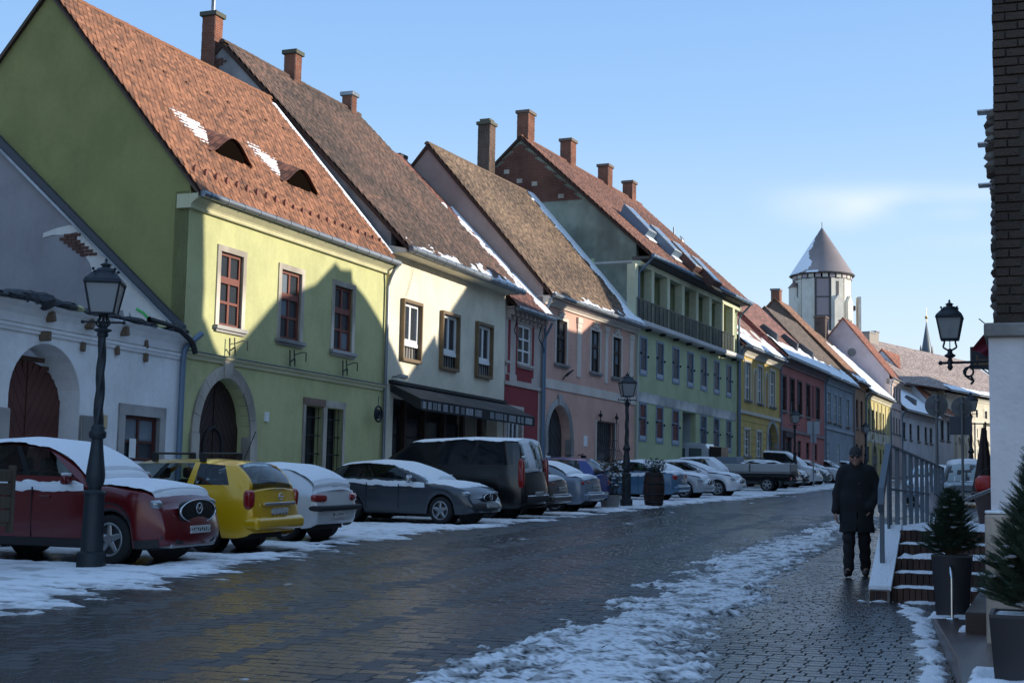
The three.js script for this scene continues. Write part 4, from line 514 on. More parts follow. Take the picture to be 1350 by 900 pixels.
// ================= houses farther up the street
function simple(name, label, start, az, W, c, o) {
  const H = new House(name, label, start, az, W, o.group), m = plaster(c), T = o.trim ? plaster(o.trim) : m, holes = [];
  const ws = []; for (const r of o.rows || []) for (const q of r.x) { const a = H.u(q[0], r.py ?? 540), b = H.u(q[1], r.py ?? 540); ws.push([a, b, r]); holes.push({ u0: a, u1: b, y0: r.y[0], y1: r.y[1] }); }
  if (o.arch) { const [a, b, spr, ry] = o.arch; o.A = [H.u(a), H.u(b), spr, ry]; holes.push({ arch: 1, u0: o.A[0], u1: o.A[1], y0: H.y0, y1: spr, ry }); }
  H.wall(m, o.top, holes);
  for (const [a, b, r] of ws) H.win(a, b, r.y[0], r.y[1], { m: r.m || mat.white, cols: r.cols ?? 2, rows: r.rows || [0.33, 0.66], sur: r.sur, surM: r.surM || T, z: -0.07, fw: 0.07, sill: r.sill, glass: r.glass, pale: 0.3 });
  if (o.arch) { const [a, b, spr, ry] = o.A; H.archStones(a, b, spr, 0.25, H.y0, ry, mat.stoneGrey, 9); H.plankGate(a + 0.01, b - 0.01, H.y0 + 0.02, spr, ry - 0.01, -0.36, o.doorM || M([0.09, 0.12, 0.15], 0.6), { bw: 0.4 }); }
  H.shell(m, o.gable ? plaster(o.gable) : m, o.ev, o.ap, { o0: 0.1, o1: 0.1, mRoof: boxRoofMat(o.roof) });
  H.add('cornice', prof([[-0.3, o.top - 0.45], [0.08, o.top - 0.45], [0.12, o.top - 0.3], [0.3, o.top - 0.12], [0.34, o.top], [-0.3, o.top]], 0.0, W), T);
  if (o.string) for (const y of o.string) H.add('string_course', box(0, W, y - 0.1, y + 0.1, -0.02, 0.09), T);
  H.gutter(o.ev[0] + 0.08, o.ev[1] - 0.06, 0, W, mat.zinc, 0.09); H.pipe(0.1, o.top - 0.3, 0.35, mat.zincBlue);
  if (o.snow) H.roofSnow(0, W, 0.02, o.snow[0], 0.16, (u, t) => o.snow[1] - t * (o.snow[2] ?? 0.25) + (fbm(u * 1.2, t * 1.4, 4, 90 + W) - 0.5) * 0.9, 0.09);
  return H;
}
const blueGlass = M([0.10, 0.15, 0.2], 0.12);
const Fh = simple('yellow_house', 'ochre yellow house with slim niches between its three upper windows', Eh.end(0.15), 3.9, 10.2, [0.58, 0.42, 0.13], { top: 10.62, trim: [0.60, 0.55, 0.46], ev: [0.42, 10.68], ap: [-5, 15.9], roof: [0.34, 0.17, 0.12], rows: [{ py: 500, y: [7.66, 9.84], x: [[982.4, 989.3], [999, 1005], [1015.3, 1021.7]], sur: 0.16 }, { py: 580, y: [4.4, 5.9], x: [[981.5, 988.5], [997.7, 1004]], sur: 0.14 }], arch: [1012, 1025, 5.4, 1.2], string: [6.9], snow: [2.6, 0.42, 0.28] });
for (const [a, b] of [[992.7, 996.7], [1008.4, 1012.7]]) { const H = Fh, p = H.u(a, 500), q = H.u(b, 500); const n = sub('niche', H.g); H.add('niche_frame', [box(p, p + 0.12, 7.5, 9.3, 0, 0.06), box(q - 0.12, q, 7.5, 9.3, 0, 0.06), new THREE.TorusGeometry((q - p) / 2 - 0.06, 0.07, 6, 14, Math.PI).translate((p + q) / 2, 9.3, 0.03)], plaster([0.6, 0.55, 0.46]), n); H.add('niche_panel', box(p + 0.12, q - 0.12, 7.5, 9.3, -0.01, 0.012), plaster([0.42, 0.22, 0.05]), n); }
for (let i = 0; i < 9; i++) Fh.add('rustication_groove', box(0.02, Fh.W - 0.02, 3.0 + i * 0.42, 3.03 + i * 0.42, -0.01, 0.01), M([0.3, 0.21, 0.07], 0.9));
{ const H = Fh, g = sub('satellite_dish', H.g), u = 1.2, b = new THREE.SphereGeometry(0.75, 16, 8, 0, Math.PI * 2, 0, 0.8); b.rotateX(1.2); b.rotateY(0.6); b.translate(u + 0.6, 16.1, -3.9); H.add('dish', b, mat.zinc, g); const b2 = new THREE.SphereGeometry(0.5, 16, 8, 0, Math.PI * 2, 0, 0.8); b2.rotateX(1.2); b2.rotateY(0.3); b2.translate(u, 17.0, -4.1); H.add('dish', b2, mat.zinc, g); H.add('mast', rod([u + 0.1, 15.0, -4.3], [u + 0.1, 18.0, -4.3], 0.05), mat.zinc, g); }
const redSur = M([0.07, 0.05, 0.05], 0.8);
const Gh = simple('rose_house', 'dusky rose house with dark framed windows and blue-white snow along the eave', Fh.end(0.05), 3.9, 13.75, [0.47, 0.165, 0.145], { top: 10.95, trim: [0.28, 0.22, 0.22], ev: [0.5, 11.0], ap: [-4.9, 16.3], roof: [0.36, 0.16, 0.12], rows: [{ py: 520, y: [7.6, 9.78], x: [[1031.3, 1036.5], [1042, 1047.3], [1052, 1057], [1063.4, 1067.8], [1076.2, 1080.4]], sur: 0.14, surM: redSur, m: mat.darkWood }, { py: 590, y: [4.7, 5.85], x: [[1052, 1056.7], [1063.3, 1067.5], [1074.7, 1078]], m: mat.darkWood, sill: 0 }], string: [6.4], snow: [2.2, 0.55, 0.3] });
{ const H = Gh, a = H.u(1070.5, 520), b = H.u(1073.8, 520); H.add('blind_window', box(a, b, 7.6, 9.9, -0.02, 0.012), M([0.16, 0.05, 0.05], 0.9)); const d = sub('doorway', H.g), p = H.u(1031.2), q = H.u(1040.5); H.add('door_leaf', box(p + 0.3, q - 0.3, H.y0, 5.6, -0.02, 0.03), M([0.04, 0.04, 0.045], 0.6), d); H.add('door_frame', [box(p, p + 0.28, H.y0, 5.9, 0, 0.2), box(q - 0.28, q, H.y0, 5.9, 0, 0.2), box(p - 0.1, q + 0.1, 5.9, 6.2, 0, 0.3)], redSur, d); H.add('wall_bracket', new THREE.TorusGeometry(0.4, 0.04, 5, 16).translate(H.u(1062), 6.9, 0.3), mat.iron); }
for (const [px, py] of [[1015, 443], [1042, 455], [1063, 467]]) { const H = Gh, [u, z, y] = H.onRoof(px, py); const g = sub('roof_hatch', H.g); H.add('hatch_box', prof([[z + 0.5, y - 0.45], [z - 0.6, y + 0.65], [z - 0.35, y + 0.8], [z + 0.55, y + 0.1]], u - 0.25, u + 0.25), M([0.05, 0.06, 0.07], 0.6), g); }
const Hh = simple('blue_grey_house', 'blue-grey stucco house with white windows beside the rose house', Gh.end(0.05), 3.9, 11.0, [0.31, 0.36, 0.40], { top: 10.85, trim: [0.38, 0.43, 0.46], ev: [0.45, 10.95], ap: [-4.4, 16.2], roof: [0.20, 0.14, 0.1], rows: [{ py: 530, y: [7.7, 9.8], x: [[1090.7, 1095.2], [1099, 1103], [1105.7, 1109.3], [1116, 1119.6]], sur: 0.12 }, { py: 595, y: [4.7, 6.1], x: [[1090, 1094], [1104, 1107.3]] }], string: [7.2], snow: [1.6, 0.4, 0.3] });
const Ih = simple('orange_house', 'narrow orange-brown house with a tall sunlit tile roof and dark gable', Hh.end(0.05), 3.9, 5.3, [0.42, 0.235, 0.14], { top: 11.4, ev: [0.4, 11.5], ap: [-6.3, 18.4], roof: [0.40, 0.19, 0.10], gable: [0.17, 0.12, 0.095], rows: [{ py: 540, y: [7.8, 10.1], x: [[1129, 1132], [1135, 1138]], m: mat.darkWood, cols: 1 }, { py: 595, y: [4.9, 6.5], x: [[1129, 1132], [1135, 1138]], m: mat.darkWood, cols: 1, sill: 0 }], snow: [0.8, 0.3, 0.5] });
Ih.chimney(0.6, -6.3, 17.6, 19.0, 0.8, 0.7, {});
const Jh = simple('pale_yellow_house', 'pale yellow house with narrow pilasters and a white frieze, partly sunlit', Ih.end(0.05), 3.9, 12.5, [0.56, 0.47, 0.20], { top: 10.95, trim: [0.62, 0.58, 0.44], ev: [0.45, 11.05], ap: [-6, 17.2], roof: [0.26, 0.17, 0.12], rows: [{ py: 555, y: [8.0, 9.7], x: [[1145.3, 1147.6], [1150.2, 1152.4], [1155, 1157.1], [1159.8, 1161.8], [1164, 1166]], m: mat.darkWood, cols: 1 }, { py: 600, y: [5.2, 6.5], x: [[1144, 1146.6], [1160.5, 1162.6], [1165, 1167]], m: mat.darkWood, cols: 1, sill: 0 }], arch: [1150.5, 1155, 5.9, 0.8], snow: [7, 0.5, 0.06] });
{ const H = Jh; H.add('frieze', box(0.02, H.W - 0.02, 6.95, 7.85, -0.01, 0.03), plaster([0.68, 0.65, 0.56])); for (let i = 0; i < 7; i++) H.add('pilaster', box(0.2 + i * 1.95, 0.45 + i * 1.95, 7.0, 10.4, -0.01, 0.08), plaster([0.6, 0.55, 0.36])); for (const u of [3.2, 8.5]) H.add('relief_ornament', [rbox(u - 0.35, u + 0.35, 7.25, 7.38, 0.03, 0.1, 0.03), new THREE.TorusGeometry(0.18, 0.06, 6, 12).translate(u, 7.45, 0.07)], plaster([0.4, 0.35, 0.22])); }
const Kh = simple('mauve_gable_house', 'tall pinkish house with a big blank mauve gable and small round vent', Jh.end(0.05), 3.9, 6.5, [0.58, 0.47, 0.43], { top: 13.1, ev: [0.3, 13.25], ap: [-4.2, 18.9], roof: [0.42, 0.15, 0.085], gable: [0.50, 0.42, 0.44], rows: [{ py: 515, y: [11.35, 12.55], x: [[1174.5, 1176.5], [1178.3, 1180.2], [1182, 1183.8], [1185.5, 1187.2]], m: mat.darkWood, cols: 1 }, { py: 555, y: [8.3, 9.75], x: [[1174.5, 1176.5], [1178.3, 1180.2], [1182, 1183.8], [1185.5, 1187.2]], m: mat.darkWood, cols: 1 }], string: [10.6] });
Kh.add('round_vent', (() => { const g = new THREE.CylinderGeometry(0.38, 0.38, 0.1, 16); g.rotateZ(Math.PI / 2); g.translate(-0.02, 15.6, -3.4); return g; })(), M([0.12, 0.12, 0.13], 0.8));
Kh.chimney(-1.0, -6.0, 15.6, 18.7, 1.3, 1.0, { bricks: 0, core: stained([0.13, 0.09, 0.075]), cap: M([0.16, 0.11, 0.09], 0.9) });
const Lh = simple('snow_roof_house', 'low white house with a snow covered roof and five dark windows', Kh.end(0.05), 8.9, 14.7, [0.66, 0.67, 0.70], { top: 10.6, ev: [0.5, 10.7], ap: [-6.5, 16.6], roof: [0.3, 0.2, 0.15], rows: [{ py: 570, y: [8.0, 9.58], x: [[1191.3, 1194.6], [1199.6, 1203], [1209.8, 1213.2], [1219.5, 1223], [1226.2, 1229.8]], m: mat.darkWood, cols: 2 }], snow: [8.3, 0.9, 0.0] });
Lh.chimney(2.2, -3.6, 13.0, 16.6, 1.6, 1.0, { m: M([0.16, 0.12, 0.1], 0.9) }); Lh.chimney(0.6, -5.5, 15, 19.4, 1.1, 0.9, {}); 
{ const H = Lh, [u, z, y] = H.onRoof(1202, 532), g = sub('roof_hatch', H.g); H.add('hatch_box', prof([[z + 0.4, y - 0.3], [z - 0.6, y + 0.6], [z - 0.4, y + 0.85], [z + 0.42, y + 0.4]], u - 0.5, u + 0.5), M([0.08, 0.09, 0.1], 0.6), g); }
const Mh = simple('white_gable_house', 'white house with bare whitewashed gable and orange sunlit roof', Lh.end(0.1), 8.9, 8.5, [0.62, 0.64, 0.68], { top: 11.2, ev: [0.4, 11.3], ap: [-5.6, 18.2], roof: [0.45, 0.16, 0.085], gable: [0.70, 0.72, 0.76], rows: [{ py: 565, y: [8.6, 10.7], x: [[1240.3, 1244.6], [1248.8, 1252.3]], m: mat.darkWood, cols: 2, sur: 0.2 }] });
const Nh = simple('palace', 'long cream baroque palace with a huge pale brown roof at the street end', [-9.2, -162.5], 19, 26, [0.64, 0.59, 0.48], { top: 13.9, trim: [0.68, 0.64, 0.55], ev: [0.8, 14.15], ap: [-7.5, 19.9], roof: [0.52, 0.40, 0.35], rows: [0, 1, 2].map(k => ({ py: [545, 571, 598][k], y: [[11.75, 12.6], [9.3, 10.45], [6.9, 8.1]][k], x: [[1261.5, 1264], [1274, 1276.6], [1286.6, 1289.4], [1298.6, 1301.6], [1310, 1313]], m: mat.darkWood, cols: 2, rows: [0.5], sur: 0.22, sill: 0 })), string: [11.2], snow: [1.2, 0.5, 0.45] });
{ const H = Nh; for (let i = 0; i < 6; i++) H.add('pilaster', box(0.6 + i * 2.7, 1.0 + i * 2.7, 6.2, 11.1, 0, 0.15), plaster([0.68, 0.64, 0.55])); for (const px of [1263, 1275.3, 1288, 1300]) { const u = H.u(px, 580); H.add('window_pediment', new THREE.TorusGeometry(0.75, 0.12, 6, 14, Math.PI).translate(u, 8.55, 0.1), plaster([0.68, 0.64, 0.55])); } H.chimney(-2.2, -7, 18.5, 20.6, 0.8, 0.8, { bricks: 0 }); H.chimney(-3.4, -7, 18.5, 20.4, 1.6, 0.8, { bricks: 0, cap: mat.zinc }); }
Nh.add('roof_extension', prof([[0.8, 14.15], [-7.5, 19.9], [-15.8, 14.15]], -14, -0.12), boxRoofMat([0.52, 0.40, 0.35]));
Nh.add('wing_wall', box(-14, -0.2, Nh.y0, 14.0, -14, -0.6), plaster([0.6, 0.55, 0.46]));

// ================= round tower with a pointed roof, beyond the houses
{
  const r0 = ray(1084.5, 440), D = 205, k = D / Math.hypot(r0.x, r0.z), X = r0.x * k, Z = r0.z * k, base = gy(-Z);
  const yAt = py => EYE + ray(1084.5, py).y * k, T = thing('tower', 'round concrete-panelled tower with pointed copper-brown roof rising behind the tile roofs', 'tower', [X, base, Z]);
  const conc = plaster([0.78, 0.74, 0.64]), glassB = M([0.30, 0.24, 0.25], 0.25), dark = M([0.06, 0.055, 0.06], 0.6), y = py => yAt(py) - base, R = 4.0, N = 12, top = y(363), up = y(370);
  part('core', new THREE.CylinderGeometry(R - 0.25, R - 0.25, up, N * 2).translate(0, up / 2, 0), M([0.36, 0.30, 0.31], 0.5), T);
  for (let i = 0; i < N; i++) {
    const a = (i + 0.3) / N * Math.PI * 2, P = (g) => { g.rotateY(a); return g; };
    if (i % 3 === 0) { // glazed bay with dark mullions
      const b = sub('glazed_bay', T); for (let q = 0; q < 4; q++) part('pane', P(box(-0.85, 0.85, lerp(y(470), up, q / 4) + 0.08, lerp(y(470), up, (q + 1) / 4) - 0.08, R - 0.3, R - 0.16)), q === 3 && i ? blueGlass : glassB, b); for (const x of [-0.92, 0.92]) part('mullion', P(box(x - 0.08, x + 0.08, 0, up, R - 0.35, R - 0.05)), dark, b); for (let q = 1; q < 4; q++) part('transom', P(box(-0.85, 0.85, lerp(y(470), up, q / 4) - 0.08, lerp(y(470), up, q / 4) + 0.08, R - 0.3, R - 0.1)), dark, b);
    } else { // tall concrete panels, the lower ones folded outward with pointed tops
      part('upper_panel', P(box(-0.95, 0.95, 0, up, R - 0.35, R - 0.02)), conc, T);
      const yt = y(392), s = [[-0.7, 0], [0.7, 0], [0.7, yt - 0.9], [0, yt], [-0.7, yt - 0.9]]; part('folded_panel', P(slab(shp(s), R - 0.05, R + 0.4)), conc, T);
      if (i % 3 === 1) part('slit_window', P(box(-0.22, 0.22, y(395), y(374), R - 0.05, R + 0.01)), dark, T);
    }
  }
  for (let i = 0; i < 26; i++) { const a = i / 26 * Math.PI * 2, g = box(-0.36, 0.36, up + 0.1, top, R - 0.1, R + 0.1); g.rotateY(a); part('frieze_panel', g, i % 2 ? conc : M([0.42, 0.35, 0.36], 0.6), T); }
  part('ring_beam', new THREE.CylinderGeometry(R + 0.02, R + 0.02, 0.18, 28).translate(0, up + 0.05, 0), dark, T);
  const h = y(295) - top, rf = part('roof', new THREE.ConeGeometry(4.5, h, 26, 12).translate(0, top + h / 2, 0), M([0.34, 0.28, 0.265], 0.5, { metalness: 0.2, map: texStain }), T); part('eave_ring', new THREE.CylinderGeometry(4.52, 4.4, 0.22, 26).translate(0, top, 0), dark, rf); part('finial', rod([0, top + h - 0.2, 0], [0, top + h + 0.7, 0], 0.05), dark, rf);
  { const P = [], I = [], nA = 40, nT = 40, V = []; for (let i = 0; i <= nT; i++) for (let j = 0; j <= nA; j++) { const t = i / nT * 0.85, a = lerp(1.55, 3.9, j / nA), c = (fbm(a * 4, t * 9, 4, 97) - 0.5) * 1.1 - Math.abs(j / nA - 0.5) * 1.0 + 0.42 - t * 0.55, rr = 4.5 * (1 - t) + clamp(c * 0.3, -0.1, 0.05); V.push(c); P.push(Math.cos(a) * rr * 1.006, top + h * t, Math.sin(a) * rr * 1.006); } for (let i = 0; i < nT; i++) for (let j = 0; j < nA; j++) { const a = i * (nA + 1) + j, b = a + nA + 1; if (V[a] > 0 || V[b + 1] > 0) I.push(a, b, a + 1, a + 1, b, b + 1); } const g = new THREE.BufferGeometry(); g.setAttribute('position', new THREE.Float32BufferAttribute(P, 3)); g.setIndex(I); g.computeVertexNormals(); metricUV(g); part('snow', g, mat.snow, rf); }
  { const g = sub('side_stair', T), ax = (Math.cos(YAW)), az2 = -Math.sin(YAW); const q = box(4.9, 5.3, 0, y(390), -0.7, 0.7); q.rotateY(YAW); part('fin_wall', q, conc, g); const q2 = box(3.6, 4.6, y(408), y(402), -0.4, 0.4); q2.rotateY(YAW); part('bridge', q2, dark, g); const q3 = new THREE.CylinderGeometry(0.8, 0.8, y(380), 14).translate(-4.0, y(380) / 2, 0.6); q3.rotateY(YAW); part('stair_turret', q3, conc, g); const q4 = new THREE.ConeGeometry(0.95, 1.1, 14).translate(-4.0, y(380) + 0.55, 0.6); q4.rotateY(YAW); part('turret_roof', q4, M([0.2, 0.14, 0.12], 0.5), g); }
}
{ const r0 = ray(1222, 440), D = 320, k = D / Math.hypot(r0.x, r0.z), X = r0.x * k, Z = r0.z * k, base = gy(-Z), y = py => EYE + ray(1222, py).y * k - base, T = thing('church_spire', 'slim dark church spire with a gilded tip beyond the palace roof', 'spire', [X, base, Z]);
  part('shaft', new THREE.CylinderGeometry(1.75, 1.75, y(468), 8).translate(0, y(468) / 2, 0), M([0.3, 0.28, 0.26], 0.8), T); part('spire', new THREE.ConeGeometry(1.25, y(422) - y(468), 8).translate(0, (y(422) + y(468)) / 2, 0), M([0.10, 0.12, 0.14], 0.5, { metalness: 0.3 }), T); for (const [a, b] of [[-1, -1], [1, -1], [1, 1], [-1, 1]]) part('pinnacle', new THREE.ConeGeometry(0.35, 2.2, 6).translate(a * 1.2, y(468) + 1.1, b * 1.2), M([0.12, 0.13, 0.15], 0.5), T); part('tip', [rod([0, y(424), 0], [0, y(404), 0], 0.12, 6, 0.03), new THREE.SphereGeometry(0.35, 10, 8).translate(0, y(418), 0)], M([0.6, 0.42, 0.2], 0.4, { metalness: 0.6 }), T); }

// ================= right side: houses out of the frame whose roofs throw the shade on the street
function across(name, label, s0, s1, pts, depth, c, x0 = 0.3) {
  const T = thing(name, label, 'house', [x0, gy(s0), -s0], 0), g0 = gy(s0), m = plaster(c);
  const P = [[s1, g0 - 0.05], [s0, g0 - 0.05], ...pts].map(([s, y]) => [s - s0, y - g0]);
  const body = new THREE.ExtrudeGeometry(shp(P), { depth, bevelEnabled: false }); const q = clean(body); // x along the street, pulled back from it
  const a = q.attributes.position, n = q.attributes.normal; for (let i = 0; i < a.count; i++) { const X = a.getX(i), Zz = a.getZ(i); a.setX(i, Zz); a.setZ(i, -X); const nx = n.getX(i), nz = n.getZ(i); n.setX(i, nz); n.setZ(i, -nx); } metricUV(q);
  part('wall', q, m, T);
  for (let k = 0; k < 2; k++) for (let i = 0, w = Math.floor((s1 - s0) / 2.6); i < w; i++) { const z = -((i + 0.5) / w * (s1 - s0)), y = 1.2 + k * 3.4; const g = sub('window', T); part('frame', box(-0.03, 0, y, y + 1.6, z - 0.5, z + 0.5), mat.white, g); part('pane', box(-0.035, -0.03, y + 0.08, y + 1.52, z - 0.42, z + 0.42), glass, g); }
  return T;
}
const cR = [0.5, 0.46, 0.38];
across('corner_house', 'tall beige house across the street opposite the white house', 26.5, 37.1, [[26.5, 15.4], [35.4, 15.35], [37.0, 14.0], [37.15, 12.2], [37.15, 10.4], [37.1, 1]], 11, cR);
across('link_house', 'low house across the street between two taller ones', 37.2, 40.4, [[37.2, 11.4], [37.7, 10.75], [38.4, 10.15], [40.4, 10.2]], 9, [0.5, 0.42, 0.33]);
across('gabled_house', 'steep gabled house with two chimneys across from the green house', 40.5, 48.6, [[40.5, 11.0], [40.66, 12.4], [41.15, 12.5], [42.5, 12.97], [43.6, 13.75], [43.95, 13.6], [44.6, 13.68], [44.66, 13.35], [45.5, 13.0], [46.4, 12.45], [47.25, 11.8], [48.6, 10.6]], 9, [0.52, 0.44, 0.36]);
across('spiked_house', 'stepped gabled house with a pointed finial across from the cream house', 48.7, 59.5, [[48.7, 10.5], [49.55, 10.75], [49.85, 11.75], [50.35, 12.0], [50.48, 12.4], [50.62, 12.0], [51.0, 11.95], [52.7, 12.5], [53.35, 12.55], [53.7, 13.9], [54.05, 15.2], [54.8, 15.2], [55.6, 14.55], [59.5, 14.0]], 9, [0.45, 0.42, 0.4]);
across('broad_house', 'broad flat-eaved house across from the pink house', 59.6, 70.4, [[59.6, 13.9], [61.2, 13.9], [61.3, 15.2], [62.1, 15.2], [62.2, 13.85], [64.2, 13.8], [65.5, 14.4], [70.4, 14.9]], 9, [0.5, 0.45, 0.36]);
across('tall_house', 'tall four-storey house across from the loggia house', 70.5, 83.9, [[70.5, 17.7], [83.0, 18.1], [83.9, 17.2]], 10, [0.48, 0.45, 0.42]);
across('yellowish_house', 'two-storey house with three chimneys across from the ochre house', 84, 97.5, [[84, 14.3], [87, 14.45], [87.2, 15.6], [88.6, 15.6], [88.8, 14.45], [92, 14.5], [92.2, 15.7], [93.6, 15.7], [93.8, 14.5], [97.5, 15.0]], 9, [0.5, 0.42, 0.25]);
across('long_house', 'long three-storey house across from the rose and blue-grey houses', 97.6, 128.3, [[97.6, 16.0], [127, 16.6], [128.3, 15.0]], 10, [0.46, 0.43, 0.4]);
across('low_house', 'low house across from the pale yellow house', 128.4, 142, [[128.4, 15.2], [132, 11.8], [136, 12.0], [142, 15.6]], 9, [0.5, 0.44, 0.36]);
across('end_house', 'high house across from the snow roofed house', 142.1, 172, [[142.1, 16.2], [146, 18.5], [166, 18.8], [172, 16]], 10, [0.5, 0.46, 0.42]);
// ---------------------------------------------------------------- street lamps
const lampGlass = new THREE.MeshPhysicalMaterial({ color: C(0.30, 0.31, 0.31), roughness: 0.35, transparent: true, opacity: 0.9 });
const lampPaint = M([0.018, 0.026, 0.034], 0.5, { metalness: 0.25, bumpMap: texFine, bumpScale: 0.003 });
function lantern(T, y, s = 1) {
  const L = sub('lantern', T), h = 0.46 * s, b = 0.17 * s, t = 0.255 * s, P = (k, yy) => [[-k, yy, -k], [k, yy, -k], [k, yy, k], [-k, yy, k]], lo = P(b, y), hi = P(t, y + h);
  const fr = []; for (let i = 0; i < 4; i++) { const j = (i + 1) % 4; fr.push(rod(lo[i], hi[i], 0.016 * s), rod(lo[i], lo[j], 0.016 * s), rod(hi[i], hi[j], 0.024 * s)); } part('frame', fr, lampPaint, L);
  for (let i = 0; i < 4; i++) { const j = (i + 1) % 4, g = new THREE.BufferGeometry(), k = 0.97, q = p => [p[0] * k, p[1], p[2] * k]; g.setAttribute('position', new THREE.Float32BufferAttribute([q(lo[i]), q(lo[j]), q(hi[j]), q(lo[i]), q(hi[j]), q(hi[i])].flat(), 3)); g.computeVertexNormals(); g.setAttribute('uv', new THREE.BufferAttribute(new Float32Array(12), 2)); part('glass_pane', g, lampGlass, L); }
  const r = [[t * 1.5, y + h + 0.01], [t * 1.42, y + h + 0.05 * s], [t * 0.86, y + h + 0.16 * s], [t * 0.84, y + h + 0.18 * s]], c4 = lathe(r, 4); c4.rotateY(Math.PI / 4); part('hood', c4, lampPaint, L);
  part('hood_vent', lathe([[t * 0.62, y + h + 0.15 * s], [t * 0.6, y + h + 0.19 * s], [t * 0.5, y + h + 0.225 * s], [t * 0.26, y + h + 0.24 * s], [t * 0.25, y + h + 0.265 * s], [t * 0.36, y + h + 0.28 * s], [t * 0.2, y + h + 0.305 * s], [0.012, y + h + 0.325 * s], [0.026 * s, y + h + 0.35 * s], [0.001, y + h + 0.39 * s]], 12), lampPaint, L);
  for (const [a, e] of [[-1, -1], [1, -1], [1, 1], [-1, 1]]) part('corner_knob', new THREE.SphereGeometry(0.024 * s, 6, 5).translate(a * t * 0.62, y + h + 0.2 * s, e * t * 0.62), lampPaint, L);
  part('bulb_holder', [rod([0, y, 0], [0, y + 0.1 * s, 0], 0.03 * s), new THREE.SphereGeometry(0.06 * s, 10, 8).translate(0, y + 0.17 * s, 0)], M([0.5, 0.5, 0.48], 0.4), L); part('floor_plate', box(-b, b, y - 0.012, y + 0.004, -b, b), lampPaint, L);
  return L;
}
function streetLamp(label, x, s, turn = 0.5, scale = 1) {
  const T = thing('street_lamp', label, 'street lamp', [x, gy(s) + 0.01, -s], turn, 'old-fashioned lamps along the street');
  const oct = (k, a, b, k2 = k) => { const g = new THREE.CylinderGeometry(k2, k, b - a, 4); g.rotateY(Math.PI / 4); g.translate(0, (a + b) / 2, 0); return g; };
  part('plinth', [oct(0.255, 0, 0.22), oct(0.255, 0.22, 0.25, 0.21)], lampPaint, T); part('pedestal', [(() => { const g = new THREE.CylinderGeometry(0.15, 0.165, 0.83, 8); g.rotateY(Math.PI / 8); g.translate(0, 0.66, 0); return g; })(), lathe([[0.16, 1.07], [0.178, 1.1], [0.14, 1.14]], 8)], lampPaint, T);
  part('vase', lathe([[0.10, 1.12], [0.095, 1.17], [0.135, 1.26], [0.142, 1.36], [0.125, 1.5], [0.098, 1.72], [0.085, 1.86], [0.08, 1.9]], 16), lampPaint, T); part('collar', lathe([[0.08, 1.88], [0.125, 1.91], [0.13, 1.99], [0.10, 2.01], [0.105, 2.05], [0.075, 2.1]], 16), lampPaint, T);
  { const n = 46, m = 18, P = [], I = []; for (let i = 0; i <= n; i++) { const t = i / n, y = lerp(2.05, 3.44, t), r = lerp(0.072, 0.056, t); for (let j = 0; j <= m; j++) { const a = j / m * Math.PI * 2, q = r * (1 + 0.15 * Math.cos(3 * a + t * 17)); P.push(q * Math.cos(a), y, q * Math.sin(a)); } } for (let i = 0; i < n; i++) for (let j = 0; j < m; j++) { const a = i * (m + 1) + j, b = a + m + 1; I.push(a, b, a + 1, a + 1, b, b + 1); } const g = new THREE.BufferGeometry(); g.setAttribute('position', new THREE.Float32BufferAttribute(P, 3)); g.setIndex(I); g.computeVertexNormals(); part('twisted_column', g, lampPaint, T); }
  part('capital', lathe([[0.07, 3.4], [0.09, 3.43], [0.07, 3.46], [0.13, 3.49], [0.135, 3.51], [0.06, 3.53], [0.055, 3.6]], 16), lampPaint, T);
  part('lantern_stem', [...[0, 1, 2, 3].map(k => { const a = k * Math.PI / 2 + 0.4; return tube([[Math.cos(a) * 0.05, 3.53, Math.sin(a) * 0.05], [Math.cos(a) * 0.12, 3.6, Math.sin(a) * 0.12], [Math.cos(a) * 0.06, 3.7, Math.sin(a) * 0.06], [Math.cos(a) * 0.1, 3.77, Math.sin(a) * 0.1]], 0.014, 5); }), rod([0, 3.5, 0], [0, 3.78, 0], 0.022)], lampPaint, T);
  part('ladder_bar', [rod([-0.3, 3.62, 0], [0.3, 3.62, 0], 0.016), new THREE.SphereGeometry(0.03, 8, 6).translate(-0.3, 3.62, 0), new THREE.SphereGeometry(0.03, 8, 6).translate(0.3, 3.62, 0)], lampPaint, T);
  lantern(T, 3.74); T.scale.setScalar(scale); return T;
}
streetLamp('tall dark lamp post with twisted column, beside the red snowy SUV', -13.0, 17.92, 0.45);
streetLamp('dark lamp post next to the wooden barrel planter and blue sedan', -13.08, 47.58, 0.5);
streetLamp('dark lamp post at the end of the flatbed truck', -13.2, 85.0, 0.4);
streetLamp('dark lamp post in front of the orange-brown house', -12.6, 117, 0.5);
streetLamp('dark lamp post behind the two round signs, before the cream palace', -2.75, 69.5, 0.3, 1.05);

